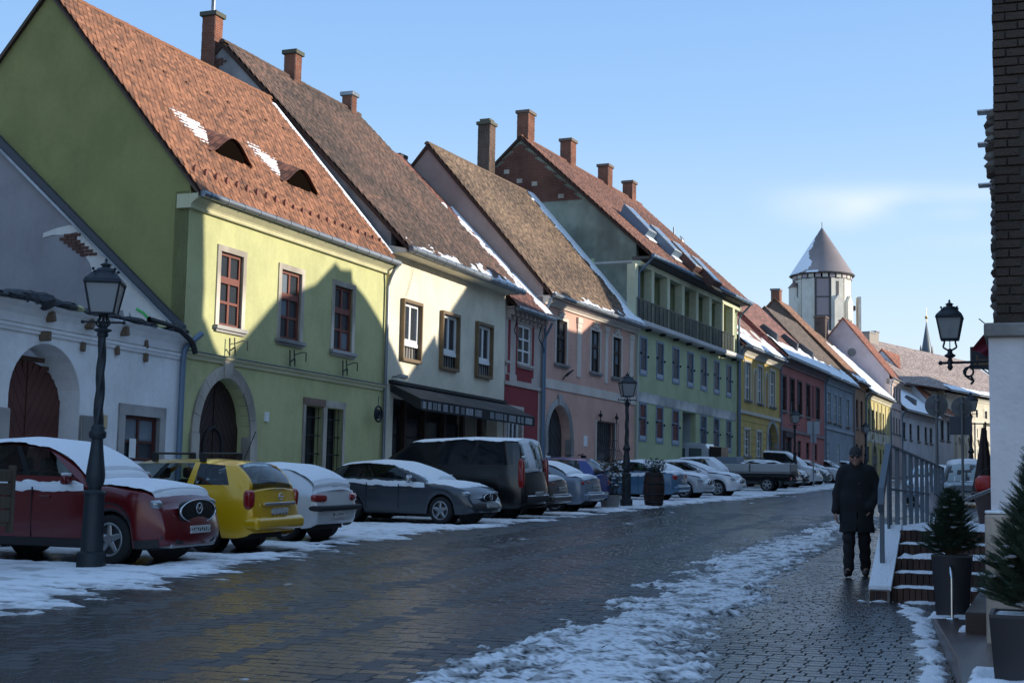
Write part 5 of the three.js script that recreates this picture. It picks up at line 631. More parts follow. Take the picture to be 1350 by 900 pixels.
// ---------------------------------------------------------------- cars: a grid wrapped round cross sections; local x runs from the tail (0) to the nose (L)
const carGlass = new THREE.MeshPhysicalMaterial({ color: C(0.62, 0.68, 0.68), roughness: 0.02, transmission: 1, thickness: 0, ior: 1.5 }), vanGlass = new THREE.MeshPhysicalMaterial({ color: C(0.012, 0.014, 0.018), roughness: 0.04 }), tint = M([0.008, 0.009, 0.011], 0.25), redLamp = new THREE.MeshPhysicalMaterial({ color: C(0.28, 0.012, 0.014), roughness: 0.12, clearcoat: 1 }), headLamp = new THREE.MeshPhysicalMaterial({ color: C(0.30, 0.32, 0.34), roughness: 0.1, metalness: 0.5, clearcoat: 1 }), plateM = M([0.6, 0.6, 0.58], 0.5, { map: (() => { const n = 64, t = greyTex(n, (u, v) => { const q = (u * 9) % 1; return v > 0.25 && v < 0.75 && q > 0.2 && q < 0.75 && hash(Math.floor(u * 9), Math.floor(v * 5), 3) > 0.35 ? 0.25 : 0.9; }, 1); t.repeat.set(2, 9); return t; })() }), darkPlastic = M([0.02, 0.021, 0.023], 0.7), alloy = M([0.30, 0.31, 0.32], 0.35, { metalness: 0.8 });
function paint(c, r = 0.28) { return new THREE.MeshPhysicalMaterial({ color: C(...c), roughness: r, clearcoat: 0.8, clearcoatRoughness: 0.15, metalness: 0.15 }); }
function wheelGeo(r) {
  const w = 0.2, g = { tyre: lathe([[r * 0.66, -w / 2], [r * 0.9, -w / 2], [r * 0.98, -w * 0.36], [r, -w * 0.2], [r, w * 0.2], [r * 0.98, w * 0.36], [r * 0.9, w / 2], [r * 0.66, w / 2], [r * 0.6, 0], [r * 0.66, -w / 2]], 24).rotateX(Math.PI / 2) };
  const S = []; for (let k = 0; k < 5; k++) { const b = new THREE.CylinderGeometry(0.035, 0.06, r * 0.6, 5); b.translate(0, r * 0.36, 0); b.scale(1, 1, 0.4); b.rotateZ(k * Math.PI * 2 / 5); b.translate(0, 0, w * 0.42); S.push(b); } S.push(new THREE.TorusGeometry(r * 0.64, 0.022, 6, 24).translate(0, 0, w * 0.44), new THREE.CylinderGeometry(0.07, 0.075, 0.05, 12).rotateX(Math.PI / 2).translate(0, 0, w * 0.42)); g.rim = merge(S);
  g.disc = new THREE.CylinderGeometry(r * 0.64, r * 0.64, 0.02, 20).rotateX(Math.PI / 2).translate(0, 0, w * 0.18); return g;
}
const wheels = {};
function makeCar(name, label, o, group) {
  const T = thing(name, label, o.cat || 'car', [0, 0, 0], 0, group), L = o.L, hw = o.W / 2, R = o.wr ?? 0.32, ra = R + 0.05, P = paint(o.c, o.rough), [xA0, xA1, xD1, xD0] = o.cab, yr = x => pl(o.roof, x), deck = x => pl(o.deck, x), sill = o.sill ?? 0.24, axles = o.axles;
  const plan = x => hw * (1 - 0.16 * Math.pow(clamp((0.55 - x) / 0.55), 2.2) - 0.2 * Math.pow(clamp((x - L + 0.75) / 0.75), 2.2));
  // stations [base x, top x, roof share]
  const S = [], N0 = 20, NC = o.nc ?? 40; const push = (b, t, k) => S.push([b, t, k]);
  for (let i = 0; i <= N0; i++) { const x = lerp(0, xD0 - 0.005, i / N0); if (xD0 < 0.25 && i % 4) continue; push(x, x, 0); } const nG = 8; for (let i = 1; i <= nG; i++) push(xD0, lerp(xD0, xD1, i / nG), i / nG);
  const pil = o.pillars || []; for (let i = 1; i < NC; i++) { const k = i / NC; push(lerp(xD0, xA0, k), lerp(xD1, xA1, k), 1); }
  for (let i = nG; i >= 1; i--) push(xA0, lerp(xA0, xA1, i / nG), i / nG); for (let i = 0; i <= 28; i++) { const x = lerp(xA0 + 0.005, L, i / 28); push(x, x, 0); }
  const NS = S.length, NB = 5, NG = 4, NT = 10, rows = NB + NG + NT;            // rows: flank, glasshouse side, top
  const tum = o.tumble ?? 0.78, low = x => { let y = sill + 0.08 * Math.pow(clamp((0.35 - x) / 0.35), 2) + 0.04 * Math.pow(clamp((x - L + 0.4) / 0.4), 2); for (const a of axles) { const d = Math.abs(x - a); if (d < ra) y = Math.max(y, R + Math.sqrt(ra * ra - d * d)); } return y; };
  const pt = (i, j) => {       // half section point
    const [b, t, k] = S[i], w = plan(b), yd = deck(b), yl = low(b);
    if (j < NB) { const f = [0, 0.14, 0.45, 0.8, 1][j], z = [0.955, 0.985, 1, 0.985, 0.95][j] * w; return [b, yl + (yd - yl) * f, z]; }
    const zD = w * 0.95, zr = plan(lerp(b, t, 0.4)) * tum, yt = yr(t);
    if (j < NB + NG) { const f = (j - NB + 1) / NG, deckP = [b, yd + 0.022 * f, zD - w * 0.05 * f], roofP = [lerp(b, t, f), lerp(yd, yt - 0.05, f), lerp(zD, zr, Math.pow(f, 1.15))]; return [lerp(deckP[0], roofP[0], k), lerp(deckP[1], roofP[1], k), lerp(deckP[2], roofP[2], k)]; }
    const f = (j - NB - NG + 1) / NT, e = Math.sin(f * Math.PI / 2), ztD = (zD - w * 0.05) * (1 - f), ztR = zr * (1 - f), bow = (o.bow ?? 0.1) * (1 - (1 - f) * (1 - f)), nose = b > L - 0.9 ? 1 : 0, bx = b < xD0 + 0.02 ? -1 : b > xA0 - 0.02 ? 1 : 0;
    const yD = yd + 0.022 + 0.045 * e, yR = yt - 0.05 + 0.07 * e; return [lerp(b, t, k) + bow * bx * (k > 0 && k < 1 ? 1 - k : k ? 0 : clamp((b > L / 2 ? (b - xA0) : (xD0 - b)) < 0.01 ? 1 : 0.6)) * 0.6, lerp(yD, yR, k), lerp(ztD, ztR, k)];
  };
  const G = []; for (let i = 0; i < NS; i++) { G.push([]); for (let j = 0; j < rows; j++) { const p = pt(i, j), yl = low(S[i][0]), v = (p[1] - yl) / Math.max(0.05, deck(S[i][0]) - yl), e1 = sstep(L - 0.35, L, S[i][0]), e0 = S[i][2] > 0 ? 0 : sstep(0.2, 0, S[i][0]); p[0] += -e1 * (0.10 * sstep(0.55, 1.05, v) + 0.05 * sstep(0.25, 0, v)) + e0 * (0.06 * sstep(0.5, 1.0, v) + 0.05 * sstep(0.25, 0, v)); G[i].push(p); } }
  const kOf = i => S[i][2] >= 1 || (i > 0 && false) ? (S[i][0] - xD0) / (xA0 - xD0) : -1;
  const bufs = {}; const cell = (key, q) => (bufs[key] = bufs[key] || []).push(q);
  const iA = S.findIndex((s, i) => i > NS / 2 && s[2] < 1), iD = S.findIndex(s => s[2] > 0) - 1;
  for (let i = 0; i < NS - 1; i++) for (let j = 0; j < rows - 1; j++) {
    const q = [G[i][j], G[i + 1][j], G[i + 1][j + 1], G[i][j + 1]], ks = S[i][2], ke = S[i + 1][2]; let key = 'body';
    if (j >= NB && j < NB + NG - 1 && ks === 1 && ke === 1) { const k = (S[i][0] + S[i + 1][0]) / 2, kk = (k - xD0) / (xA0 - xD0); let w = (o.windows || []).findIndex(v => kk > v[0] && kk < v[1]); if (w >= 0) key = 'side' + w; else if ((o.blackPillars || []).some(v => kk > v[0] && kk < v[1])) key = 'pillar'; }
    if (j >= NB + NG && (ks !== ke || (ks > 0 && ks < 1))) { const front = i > NS / 2; const t = (ks + ke) / 2; if (t > 0.06 && t < 0.95 && j >= NB + NG) key = front ? 'windscreen' : o.noRearGlass ? 'body' : 'rear_window'; }
    cell(key, q);
  }
  // end caps
  for (const i of [0, NS - 1]) for (let j = 0; j < rows - 1; j++) { const a = G[i][j], b = G[i][j + 1], n = 6, at = (p, f) => [p[0] + (i ? 0.13 : -0.07) * (1 - f * f) * sstep(0, 0.35, p[2]), p[1], p[2] * f]; for (let q = 0; q < n; q++) { const f0 = 1 - q / n, f1 = 1 - (q + 1) / n; cell('body', i ? [at(a, f0), at(a, f1), at(b, f1), at(b, f0)] : [at(b, f0), at(b, f1), at(a, f1), at(a, f0)]); } }
  const build = (qs, sink = 0, side = 0) => { const Pp = [], Ii = []; const key = new Map(), v = p => { const kk = p.map(c => c.toFixed(4)).join(); if (!key.has(kk)) { key.set(kk, Pp.length / 3); Pp.push(...p); } return key.get(kk); }; for (const q of qs) for (const s of side ? [side] : [1, -1]) { const m = q.map(p => v([p[0], p[1], p[2] * s])); const tri = (a, b, c) => { if (a !== b && b !== c && a !== c) s > 0 ? Ii.push(a, b, c) : Ii.push(a, c, b); }; tri(m[0], m[1], m[2]); tri(m[0], m[2], m[3]); } const g = new THREE.BufferGeometry(); g.setAttribute('position', new THREE.Float32BufferAttribute(Pp, 3)); g.setIndex(Ii); g.computeVertexNormals(); if (sink) { const a = g.attributes.position, n = g.attributes.normal; for (let i = 0; i < a.count; i++) a.setXYZ(i, a.getX(i) - n.getX(i) * sink, a.getY(i) - n.getY(i) * sink, a.getZ(i) - n.getZ(i) * sink); } return metricUV(g); };
  part('body', build(bufs.body), P, T); if (bufs.pillar) for (const s of [1, -1]) { const m = part('window_pillars', build(bufs.pillar, 0, s), tint, T); if ((o.blackPillars || []).length > 1) m.userData.kind = 'stuff'; }
  if (bufs.windscreen) part('windscreen', build(bufs.windscreen), carGlass, T); if (bufs.rear_window) part('rear_window', build(bufs.rear_window), carGlass, T);
  (o.windows || []).forEach((_, w) => { if (bufs['side' + w]) for (const s of [1, -1]) part('side_window', build(bufs['side' + w], 0.006, s), o.winM || carGlass, T); });
  // lower cladding, floor, wheel housings
  part('underbody', box(0.25, L - 0.25, sill - 0.03, 0.62, -hw + 0.26, hw - 0.26), darkPlastic, T);
  if (o.clad) { const n = 60, Pq = []; for (const s of [1, -1]) for (let i = 0; i < n; i++) { const x0 = lerp(0.1, L - 0.1, i / n), x1 = lerp(0.1, L - 0.1, (i + 1) / n), f = x => [x, low(x), plan(x) * 0.955 + 0.012], h = x => [x, low(x) + o.clad, plan(x) * 0.985 + 0.012]; Pq.push(s > 0 ? [f(x0), f(x1), h(x1), h(x0)] : [f(x0), f(x1), h(x1), h(x0)]); } part('cladding', build(Pq.slice(0, n)), darkPlastic, T); }
  const wk = wheels[R] = wheels[R] || wheelGeo(R);
  for (const a of axles) for (const s of [1, -1]) { const W = sub('wheel', T); W.position.set(a, R, s * (hw - 0.12)); if (s < 0) W.rotation.y = Math.PI; part('tyre', wk.tyre, mat.rubber, W); part('rim', wk.rim, o.rimM || alloy, W); part('hub_disc', wk.disc, o.discM || M([0.05, 0.05, 0.055], 0.6), W); const h = new THREE.CylinderGeometry(ra + 0.01, ra + 0.01, 0.34, 20, 1, true, -Math.PI / 2, Math.PI); h.rotateX(Math.PI / 2); h.rotateZ(Math.PI / 2 * 0); h.translate(0, 0, -0.08); part('wheel_housing', new THREE.CylinderGeometry(ra + 0.01, ra + 0.01, 0.02, 20).rotateX(Math.PI / 2).translate(0, 0, -0.22), tint, W); }
  const put = (nm, g, m, l) => part(nm, g, m, T, l), ell = (x, y, z, a, b, c, ry = 0, rz = 0) => { const g = new THREE.SphereGeometry(1, 14, 10); const p = g.attributes.position; for (let i = 0; i < p.count; i++) { const f = v => Math.sign(v) * Math.pow(Math.abs(v), 0.55); p.setXYZ(i, f(p.getX(i)) * a, f(p.getY(i)) * b, f(p.getZ(i)) * c); } g.computeVertexNormals(); g.rotateZ(rz); g.rotateY(ry); g.translate(x, y, z); return g; };
  for (const s of [1, -1]) {
    if (o.head) { const [x, y, z, a, b, c, ry, rz] = o.head; put('headlight', ell(x, y, z * s, a, b, c, -ry * s, rz), headLamp); }
    if (o.tail) { const [x, y, z, a, b, c, ry, rz] = o.tail; put('tail_light', ell(x, y, z * s, a, b, c, ry * s, rz), redLamp); }
    const mx = o.mirror ?? xA0 - 0.32, my = deck(mx) + 0.1; const mm = put('wing_mirror', ell(mx, my, s * (hw + 0.1), 0.06, 0.075, 0.1, 0, 0), o.mirM || P); if (o.snow) part('snow', ell(mx, my + 0.075, s * (hw + 0.1), 0.05, 0.025, 0.09), mat.snow, mm);
    for (const hx of o.handles || []) put('door_handle', rbox(hx - 0.1, hx + 0.1, deck(hx) - 0.17, deck(hx) - 0.14, s * (hw * 0.985) - 0.01, s * (hw * 0.985) + 0.03, 0.012), o.handM || P);
    for (const dx of o.doors || []) put('door_gap', box(dx - 0.006, dx + 0.006, sill + 0.12, deck(dx) - 0.02, s * hw * 0.955 , s * hw * 1.0 + 0.001), tint);
  }
  if (o.grille) { const [x0, y, h, w] = o.grille, x = x0 + 0.08; put('grille', ell(x, y, 0, 0.04, h, w), tint); put('grille_rim', new THREE.TorusGeometry(1, 0.035, 6, 28).scale(w, h, 0.6).rotateY(Math.PI / 2).translate(x + 0.03, y, 0), mat.chrome); put('emblem', [new THREE.TorusGeometry(0.075, 0.012, 6, 20).rotateY(Math.PI / 2).translate(x + 0.05, y + h * 0.25, 0), rod([x + 0.05, y + h * 0.25 + 0.04, -0.055], [x + 0.05, y + h * 0.25 - 0.02, 0], 0.01), rod([x + 0.05, y + h * 0.25 + 0.04, 0.055], [x + 0.05, y + h * 0.25 - 0.02, 0], 0.01)], mat.chrome); put('lower_grille', ell(x - 0.03, 0.36, 0, 0.06, 0.08, w * 1.15), darkPlastic); for (const s of [1, -1]) put('fog_lamp', ell(x - 0.15, 0.42, s * hw * 0.72, 0.08, 0.08, 0.1), darkPlastic); }
  if (o.plateF) put('licence_plate', rbox(L + 0.09, L + 0.14, o.plateF - 0.055, o.plateF + 0.055, -0.26, 0.26, 0.008), plateM); if (o.plateR) put('licence_plate', rbox(-0.09, -0.05, o.plateR - 0.055, o.plateR + 0.055, -0.26, 0.26, 0.008), plateM);
  if (o.bumperStrip) { const [y, h] = o.bumperStrip; put('bumper_strip', rbox(-0.11, 0.4, y, y + h, -hw * 0.93, hw * 0.93, 0.04, 2), darkPlastic); }
  // snow lying on the upward surfaces
  if (o.snow) { const sn = o.snow, qs = [], Pn = (i, j, s) => { const p = G[i][j], b = S[i][0], t = S[i][2], u = p[2] * s, n = fbm(p[0] * 2.2 + sn.seed, u * 2.2 + p[1], 4, 7) - 0.5, n2 = fbm(p[0] * 9, u * 9 + sn.seed, 3, 9) - 0.5; let c; const edge = (j - (NB + NG)) / 2; if (t === 1) c = sn.roof ?? 1; else if (t > 0) c = i > NS / 2 ? (sn.screen ?? 1) : (sn.rear ?? 1); else c = b > L / 2 ? (sn.hood ?? 1) - sstep(L - (sn.nose ?? 0.12), L, b) * 1.6 : (sn.trunk ?? 1) - sstep(0.15, 0, b) * 1.5; const cv = c * 0.5 - 0.28 + clamp(edge, -1, 1) * 0.12 + n * 0.34 + n2 * 0.2, h = clamp(cv * 0.2, -0.03, (sn.th ?? 0.05)); return [[p[0] + (t > 0 && t < 1 ? (i > NS / 2 ? 0.5 : -0.5) * h : 0), p[1] + h, u * (1 + (j === NB + NG - 2 ? 0.0 : 0))], cv]; };
    const P2 = [], I2 = [], js = []; for (let j = NB + NG - 1; j < rows; j++) js.push([j, 1]); for (let j = rows - 2; j >= NB + NG - 1; j--) js.push([j, -1]); const V = []; for (let i = 0; i < NS; i++) for (const [j, s] of js) { const [p, c] = Pn(i, j, s); P2.push(...p); V.push(c); } const m = js.length; for (let i = 0; i < NS - 1; i++) for (let j = 0; j < m - 1; j++) { const a = i * m + j, b = a + m; if (V[a] > -0.04 || V[b] > -0.04 || V[b + 1] > -0.04 || V[a + 1] > -0.04) I2.push(a, b, a + 1, a + 1, b, b + 1); }
    const g = new THREE.BufferGeometry(); g.setAttribute('position', new THREE.Float32BufferAttribute(P2, 3)); g.setIndex(I2); g.computeVertexNormals(); metricUV(g); part('snow_cover', g, mat.snow, T);
    if (sn.belt) { const P3 = [], I3 = []; for (const s of [1, -1]) for (let i = 0; i < NS; i++) { if (S[i][2] < 1) continue; const p = G[i][NB - 1], q = G[i][NB]; const n = fbm(p[0] * 8 + sn.seed, s, 3, 3), k = P3.length / 3; P3.push(p[0], p[1] - 0.05 - 0.05 * n, (p[2] + 0.018) * s, p[0], p[1] + 0.035, (p[2] + 0.03) * s, q[0], lerp(q[1], p[1], 0.3 + 0.4 * n), (q[2] + 0.012) * s); if (i > 0 && S[i - 1][2] === 1) I3.push(k - 3, k, k - 2, k - 2, k, k + 1, k - 2, k + 1, k - 1, k - 1, k + 1, k + 2); } const g3 = new THREE.BufferGeometry(); g3.setAttribute('position', new THREE.Float32BufferAttribute(P3, 3)); g3.setIndex(I3); g3.computeVertexNormals(); metricUV(g3); part('snow_on_ledge', g3, mat.snow, T); }
  }
  // seats, dashboard and floor behind the glass
  if (!o.winM) { const b = deck(lerp(xD0, xA0, 0.5)), tr = M([0.03, 0.031, 0.034], 0.8); put('cabin_floor', box(xD0 + 0.15, xA0 - 0.05, 0.45, b - 0.32, -hw + 0.12, hw - 0.12), tr); put('dashboard', rbox(xA0 - 0.42, xA0 - 0.02, 0.5, b + 0.02, -hw + 0.14, hw - 0.14, 0.05), tr); const seat = (x, z, w) => { const st = sub('seat', T); part('backrest', rbox(x, x + 0.14, b - 0.35, b + 0.2, z - w, z + w, 0.06, 2), tr, st); part('headrest', rbox(x - 0.02, x + 0.09, b + 0.22, b + 0.4, z - 0.13, z + 0.13, 0.05, 2), tr, st); }; const xs = lerp(xD0, xA0, 0.62), xr = lerp(xD0, xA0, 0.3); for (const s of [1, -1]) { seat(xs, s * 0.36, 0.22); seat(xr, s * 0.36, 0.26); } put('steering_wheel', new THREE.TorusGeometry(0.18, 0.018, 6, 18).rotateY(1.2).translate(xA0 - 0.5, b + 0.02, -0.36), tr); }
  for (const f of o.extra || []) f(T, { put, ell, L, hw, P });
  return T;
}
// park a car: its road end at x, its centre at s; out = 'nose' or 'tail'
function park(T, L, x, s, out, turn = 0, dy = 0.012) { const a = (out === 'nose' ? 0 : Math.PI) - turn * Math.PI / 180, end = out === 'nose' ? L : 0; T.rotation.order = 'YXZ'; T.rotation.y = a; T.rotation.x = 0; T.position.set(x - Math.cos(a) * end, gy(s) + dy, -s + Math.sin(a) * end * 1); T.rotation.x = out === 'nose' ? SLOPE : -SLOPE; T.scale.y = 1.05; return T; }

const hatch = { W: 1.75, roof: [[0, 1.40], [0.5, 1.43], [1.4, 1.47], [2.4, 1.42], [3, 1.38]] };
// red SUV
park(makeCar('suv', 'dark red SUV with snow over bonnet, windscreen and roof, dark wheel arches', { L: 4.55, W: 1.84, wr: 0.36, c: [0.12, 0.003, 0.006], cab: [3.15, 2.35, 0.55, 0.10], roof: [[0, 1.62], [0.8, 1.72], [1.6, 1.76], [2.35, 1.70], [3.2, 1.56]], deck: [[0, 1.09], [0.3, 1.12], [3.15, 1.11], [3.6, 1.10], [4.2, 1.02], [4.45, 0.92], [4.55, 0.78]], axles: [0.93, 3.64], clad: 0.12, windows: [[0.12, 0.36], [0.39, 0.66], [0.70, 0.99]], blackPillars: [[0.36, 0.39], [0.66, 0.70]], head: [4.22, 0.90, 0.655, 0.25, 0.07, 0.10, 0.55, -0.2], tail: [0.08, 0.98, 0.75, 0.06, 0.08, 0.16, 0.2, 0], grille: [4.51, 0.76, 0.17, 0.48], plateF: 0.5, handles: [1.5, 2.45], doors: [1.3, 2.2, 3.2], mirror: 2.92, snow: { seed: 1, th: 0.06, belt: 1, nose: 0.25, roof: 1.05, hood: 1.05, screen: 1.05, rear: 1 }, extra: [(T, k) => { k.put('skid_plate', rbox(4.3, 4.56, 0.24, 0.32, -0.6, 0.6, 0.03), M([0.4, 0.41, 0.42], 0.4, { metalness: 0.6 })); }] }), 4.55, -12.25, 19.46, 'nose', 1);
// yellow estate
park(makeCar('estate_car', 'yellow estate car with roof bars and red tail lights, almost free of snow', { L: 4.5, W: 1.75, wr: 0.31, c: [0.72, 0.40, 0.004], cab: [3.25, 2.45, 0.42, 0.10], roof: [[0, 1.42], [0.4, 1.45], [1.2, 1.5], [2.4, 1.48], [3.3, 1.35]], deck: [[0, 0.98], [0.3, 0.99], [3.25, 0.93], [3.7, 0.9], [4.3, 0.78], [4.5, 0.6]], axles: [0.95, 3.6], windows: [[0.10, 0.36], [0.41, 0.66], [0.70, 0.99]], blackPillars: [[0.66, 0.70]], head: [4.2, 0.72, 0.62, 0.2, 0.08, 0.12, 0.5, -0.1], tail: [0.10, 0.86, 0.74, 0.09, 0.16, 0.085, 0.35, 0.1], plateR: 0.66, handles: [1.35, 2.3], doors: [1.15, 2.1, 3.1], extra: [(T, k) => { k.put('chrome_strip', rbox(-0.09, -0.03, 0.76, 0.81, -0.5, 0.5, 0.01), mat.chrome); k.put('rear_bumper', rbox(-0.13, 0.4, 0.36, 0.58, -0.80, 0.80, 0.09, 3), k.P); for (const x of [1.15, 2.15]) { k.put('roof_bar', [rod([x, 1.6, -0.62], [x, 1.6, 0.62], 0.02), rbox(x - 0.05, x + 0.05, 1.46, 1.62, 0.52, 0.62, 0.02), rbox(x - 0.05, x + 0.05, 1.46, 1.62, -0.62, -0.52, 0.02)], mat.black); } k.put('aerial', rod([0.75, 1.48, 0.1], [0.52, 1.98, 0.1], 0.008), mat.black); k.put('emblem', [new THREE.TorusGeometry(0.055, 0.011, 6, 18).rotateY(Math.PI / 2).translate(-0.08, 0.9, 0), rod([-0.085, 0.9, -0.09], [-0.085, 0.9, 0.09], 0.009)], mat.chrome); k.put('rear_wiper', rod([0.13, 1.03, 0.0], [0.1, 1.05, 0.4], 0.014), mat.black); for (let i = 0; i < 6; i++) for (let j = 0; j < 2; j++) if ((i + j) % 2) for (const s of [1, -1]) k.put('taxi_check', box(1.6 + i * 0.09, 1.69 + i * 0.09, 0.86 + j * 0.05, 0.91 + j * 0.05, s * 0.866, s * 0.874), tint); }] }), 4.5, -12.48, 22.45, 'tail', 2);
// white hatchback
const hatchO = (c, extra = {}) => ({ L: 4.0, W: 1.69, wr: 0.29, c, cab: [2.95, 2.2, 0.75, 0.14], roof: [[0, 1.3], [0.7, 1.35], [1.4, 1.39], [2.2, 1.35], [3, 1.25]], deck: [[0, 0.90], [0.3, 0.92], [2.95, 0.88], [3.4, 0.84], [3.85, 0.72], [4.0, 0.56]], axles: [0.72, 3.2], windows: [[0.12, 0.40], [0.44, 0.68], [0.72, 0.99]], blackPillars: [[0.40, 0.44], [0.68, 0.72]], head: [3.78, 0.68, 0.58, 0.16, 0.08, 0.14, 0.5, -0.1], tail: [0.06, 0.80, 0.62, 0.08, 0.075, 0.19, 0.22, 0], plateR: 0.47, plateF: 0.45, handles: [1.4, 2.2], doors: [1.2, 2.0, 2.9], snow: { seed: 3, th: 0.045, rear: 1.05, belt: 1 }, ...extra });
park(makeCar('hatchback', 'white hatchback with dark bumper strip, snow across its sloping rear window', hatchO([0.62, 0.63, 0.64], { bumperStrip: [0.56, 0.1], snow: { seed: 3, th: 0.045, rear: 1.15, trunk: 1.0 } })), 4.0, -12.95, 25.75, 'tail', 4);
// grey hatchback, nose out
const greyO = (c, extra = {}) => ({ L: 4.37, W: 1.8, wr: 0.325, c, cab: [3.05, 2.05, 0.45, 0.10], roof: [[0, 1.33], [0.6, 1.39], [1.4, 1.445], [2.1, 1.40], [3, 1.28]], deck: [[0, 0.98], [0.4, 1.0], [2.2, 0.95], [3.05, 0.93], [3.6, 0.90], [4.1, 0.80], [4.3, 0.70], [4.37, 0.58]], axles: [0.85, 3.5], windows: [[0.14, 0.50], [0.53, 0.99]], blackPillars: [[0.50, 0.53]], head: [4.02, 0.74, 0.66, 0.24, 0.055, 0.12, 0.55, -0.18], tail: [0.08, 0.9, 0.7, 0.06, 0.13, 0.12, 0.3, 0], grille: [4.32, 0.62, 0.11, 0.34], plateF: 0.44, plateR: 0.6, handles: [1.55, 2.5], doors: [1.35, 2.3], mirror: 2.68, mirM: mat.chrome, snow: { seed: 5, th: 0.04, belt: 1, hood: 0.72, screen: 0.62, roof: 0.95, rear: 0.9, nose: 0.5 }, ...extra });
park(makeCar('hatchback', 'slate grey hatchback facing the road, snow on roof and along its window ledge', greyO([0.026, 0.033, 0.044])), 4.37, -12.7, 33.45, 'nose', 8);
// dark van
const vanO = (c, extra = {}) => ({ cat: 'van', winM: vanGlass, L: 5.0, W: 1.92, wr: 0.34, sill: 0.28, c, tumble: 0.84, cab: [4.05, 3.05, 0.22, 0.10], roof: [[0, 1.9], [0.4, 1.93], [1.6, 1.96], [3.0, 1.9], [3.5, 1.75], [4.1, 1.5]], deck: [[0, 1.12], [0.3, 1.14], [3.4, 1.12], [4.05, 1.08], [4.6, 0.98], [4.9, 0.85], [5, 0.65]], axles: [1.0, 4.1], windows: [[0.06, 0.34], [0.38, 0.64], [0.69, 0.99]], blackPillars: [[0.34, 0.38], [0.64, 0.69]], head: [4.72, 0.86, 0.72, 0.16, 0.14, 0.13, 0.5, -0.2], tail: [0.09, 1.12, 0.86, 0.08, 0.36, 0.06, 0.15, 0], plateR: 0.62, handles: [3.0], doors: [1.9, 3.0, 3.95], snow: { seed: 7, th: 0.035, roof: 0.9, screen: 0.4, hood: 0.5, rear: 0.25, trunk: 0.3 }, ...extra });
park(makeCar('van', 'dark blue-black passenger van with tall red tail lights and thin snow on its roof', vanO([0.005, 0.005, 0.006],  { extra: [(T, k) => { k.put('rear_step', rbox(-0.08, 0.2, 0.42, 0.56, -0.7, 0.7, 0.04), darkPlastic); part('snow', rbox(-0.085, 0.02, 0.56, 0.59, -0.66, 0.66, 0.012), mat.snow, T); for (const s of [1, -1]) part('snow', k.ell(0.02, 1.52, s * 0.86, 0.06, 0.03, 0.05), mat.snow, T); }] })), 5.0, -12.6, 36.85, 'tail', 3).scale.set(1.1, 1.09, 1.0);
// saloons behind
const saloonO = (c, extra = {}) => ({ L: 4.5, W: 1.77, wr: 0.31, c, cab: [3.05, 2.25, 1.25, 0.62], roof: [[0, 1.2], [1.2, 1.38], [1.7, 1.43], [2.3, 1.4], [3, 1.25]], deck: [[0, 0.92], [0.3, 0.98], [0.62, 1.0], [3.05, 0.92], [3.6, 0.88], [4.3, 0.74], [4.5, 0.56]], axles: [0.95, 3.6], windows: [[0.16, 0.50], [0.54, 0.99]], blackPillars: [[0.50, 0.54]], head: [4.22, 0.7, 0.63, 0.18, 0.08, 0.13, 0.5, -0.1], tail: [0.10, 0.84, 0.60, 0.07, 0.075, 0.2, 0.25, 0], plateR: 0.72, plateF: 0.45, handles: [1.75, 2.6], doors: [1.5, 2.4], snow: { seed: 11, th: 0.05, rear: 1.05, trunk: 0.95, hood: 1, screen: 1, belt: 1 }, extra: [(T, k) => { part('snow', rbox(-0.10, 0.05, 0.56, 0.585, -0.62, 0.62, 0.012), mat.snow, T); k.put('rear_bumper', rbox(-0.12, 0.4, 0.34, 0.56, -0.78, 0.78, 0.08, 3), k.P); }], ...extra });
park(makeCar('saloon_car', 'grey-brown saloon with snow on its boot, tucked beside the dark van', saloonO([0.09, 0.08, 0.075])), 4.5, -12.75, 39.3, 'tail', 2);
park(makeCar('saloon_car', 'silver-blue saloon with wide red tail lights and snow sloping over its rear', saloonO([0.17, 0.21, 0.27], { snow: { seed: 13, th: 0.05, rear: 1.1, trunk: 0.9 } })), 4.5, -12.6, 42.2, 'tail', 2);
park(makeCar('hatchback', 'bright royal blue hatchback without snow, roof visible over the silver-blue saloon', { ...hatchO([0.006, 0.022, 0.20]), roof: [[0, 1.48], [0.7, 1.53], [1.4, 1.56], [2.2, 1.52], [3, 1.4]], cab: [2.95, 2.2, 0.4, 0.1], deck: [[0, 1.0], [2.95, 0.95], [3.4, 0.9], [3.85, 0.75], [4, 0.6]], snow: undefined }), 4.0, -13.1, 44.9, 'tail', 2);
park(makeCar('saloon_car', 'sky blue saloon with snow on roof and rear window, by the barrel planter', saloonO([0.055, 0.14, 0.23], { tail: [0.10, 0.86, 0.66, 0.09, 0.1, 0.13, 0.3, 0] })), 4.5, -12.9, 55.1, 'tail', 4);
park(makeCar('hatchback', 'silver hatchback facing the road between the blue saloon and the white car', greyO([0.34, 0.36, 0.38], { snow: { seed: 15, th: 0.05, belt: 1 } })), 4.37, -12.6, 58.9, 'nose', 4);
park(makeCar('hatchback', 'white hatchback facing the road, snow on its bonnet, just before the flatbed truck', greyO([0.62, 0.63, 0.65], { snow: { seed: 17, th: 0.05, belt: 1 } })), 4.37, -12.05, 62.9, 'nose', 4);
park(makeCar('estate_car', 'white estate parked nose in, its tail behind the white hatchback', { ...hatchO([0.6, 0.61, 0.62]), roof: [[0, 1.5], [0.7, 1.55], [1.4, 1.57], [2.2, 1.52], [3, 1.4]], snow: { seed: 19, th: 0.05, rear: 0.6 } }), 4.0, -13.4, 66.6, 'tail', 3);
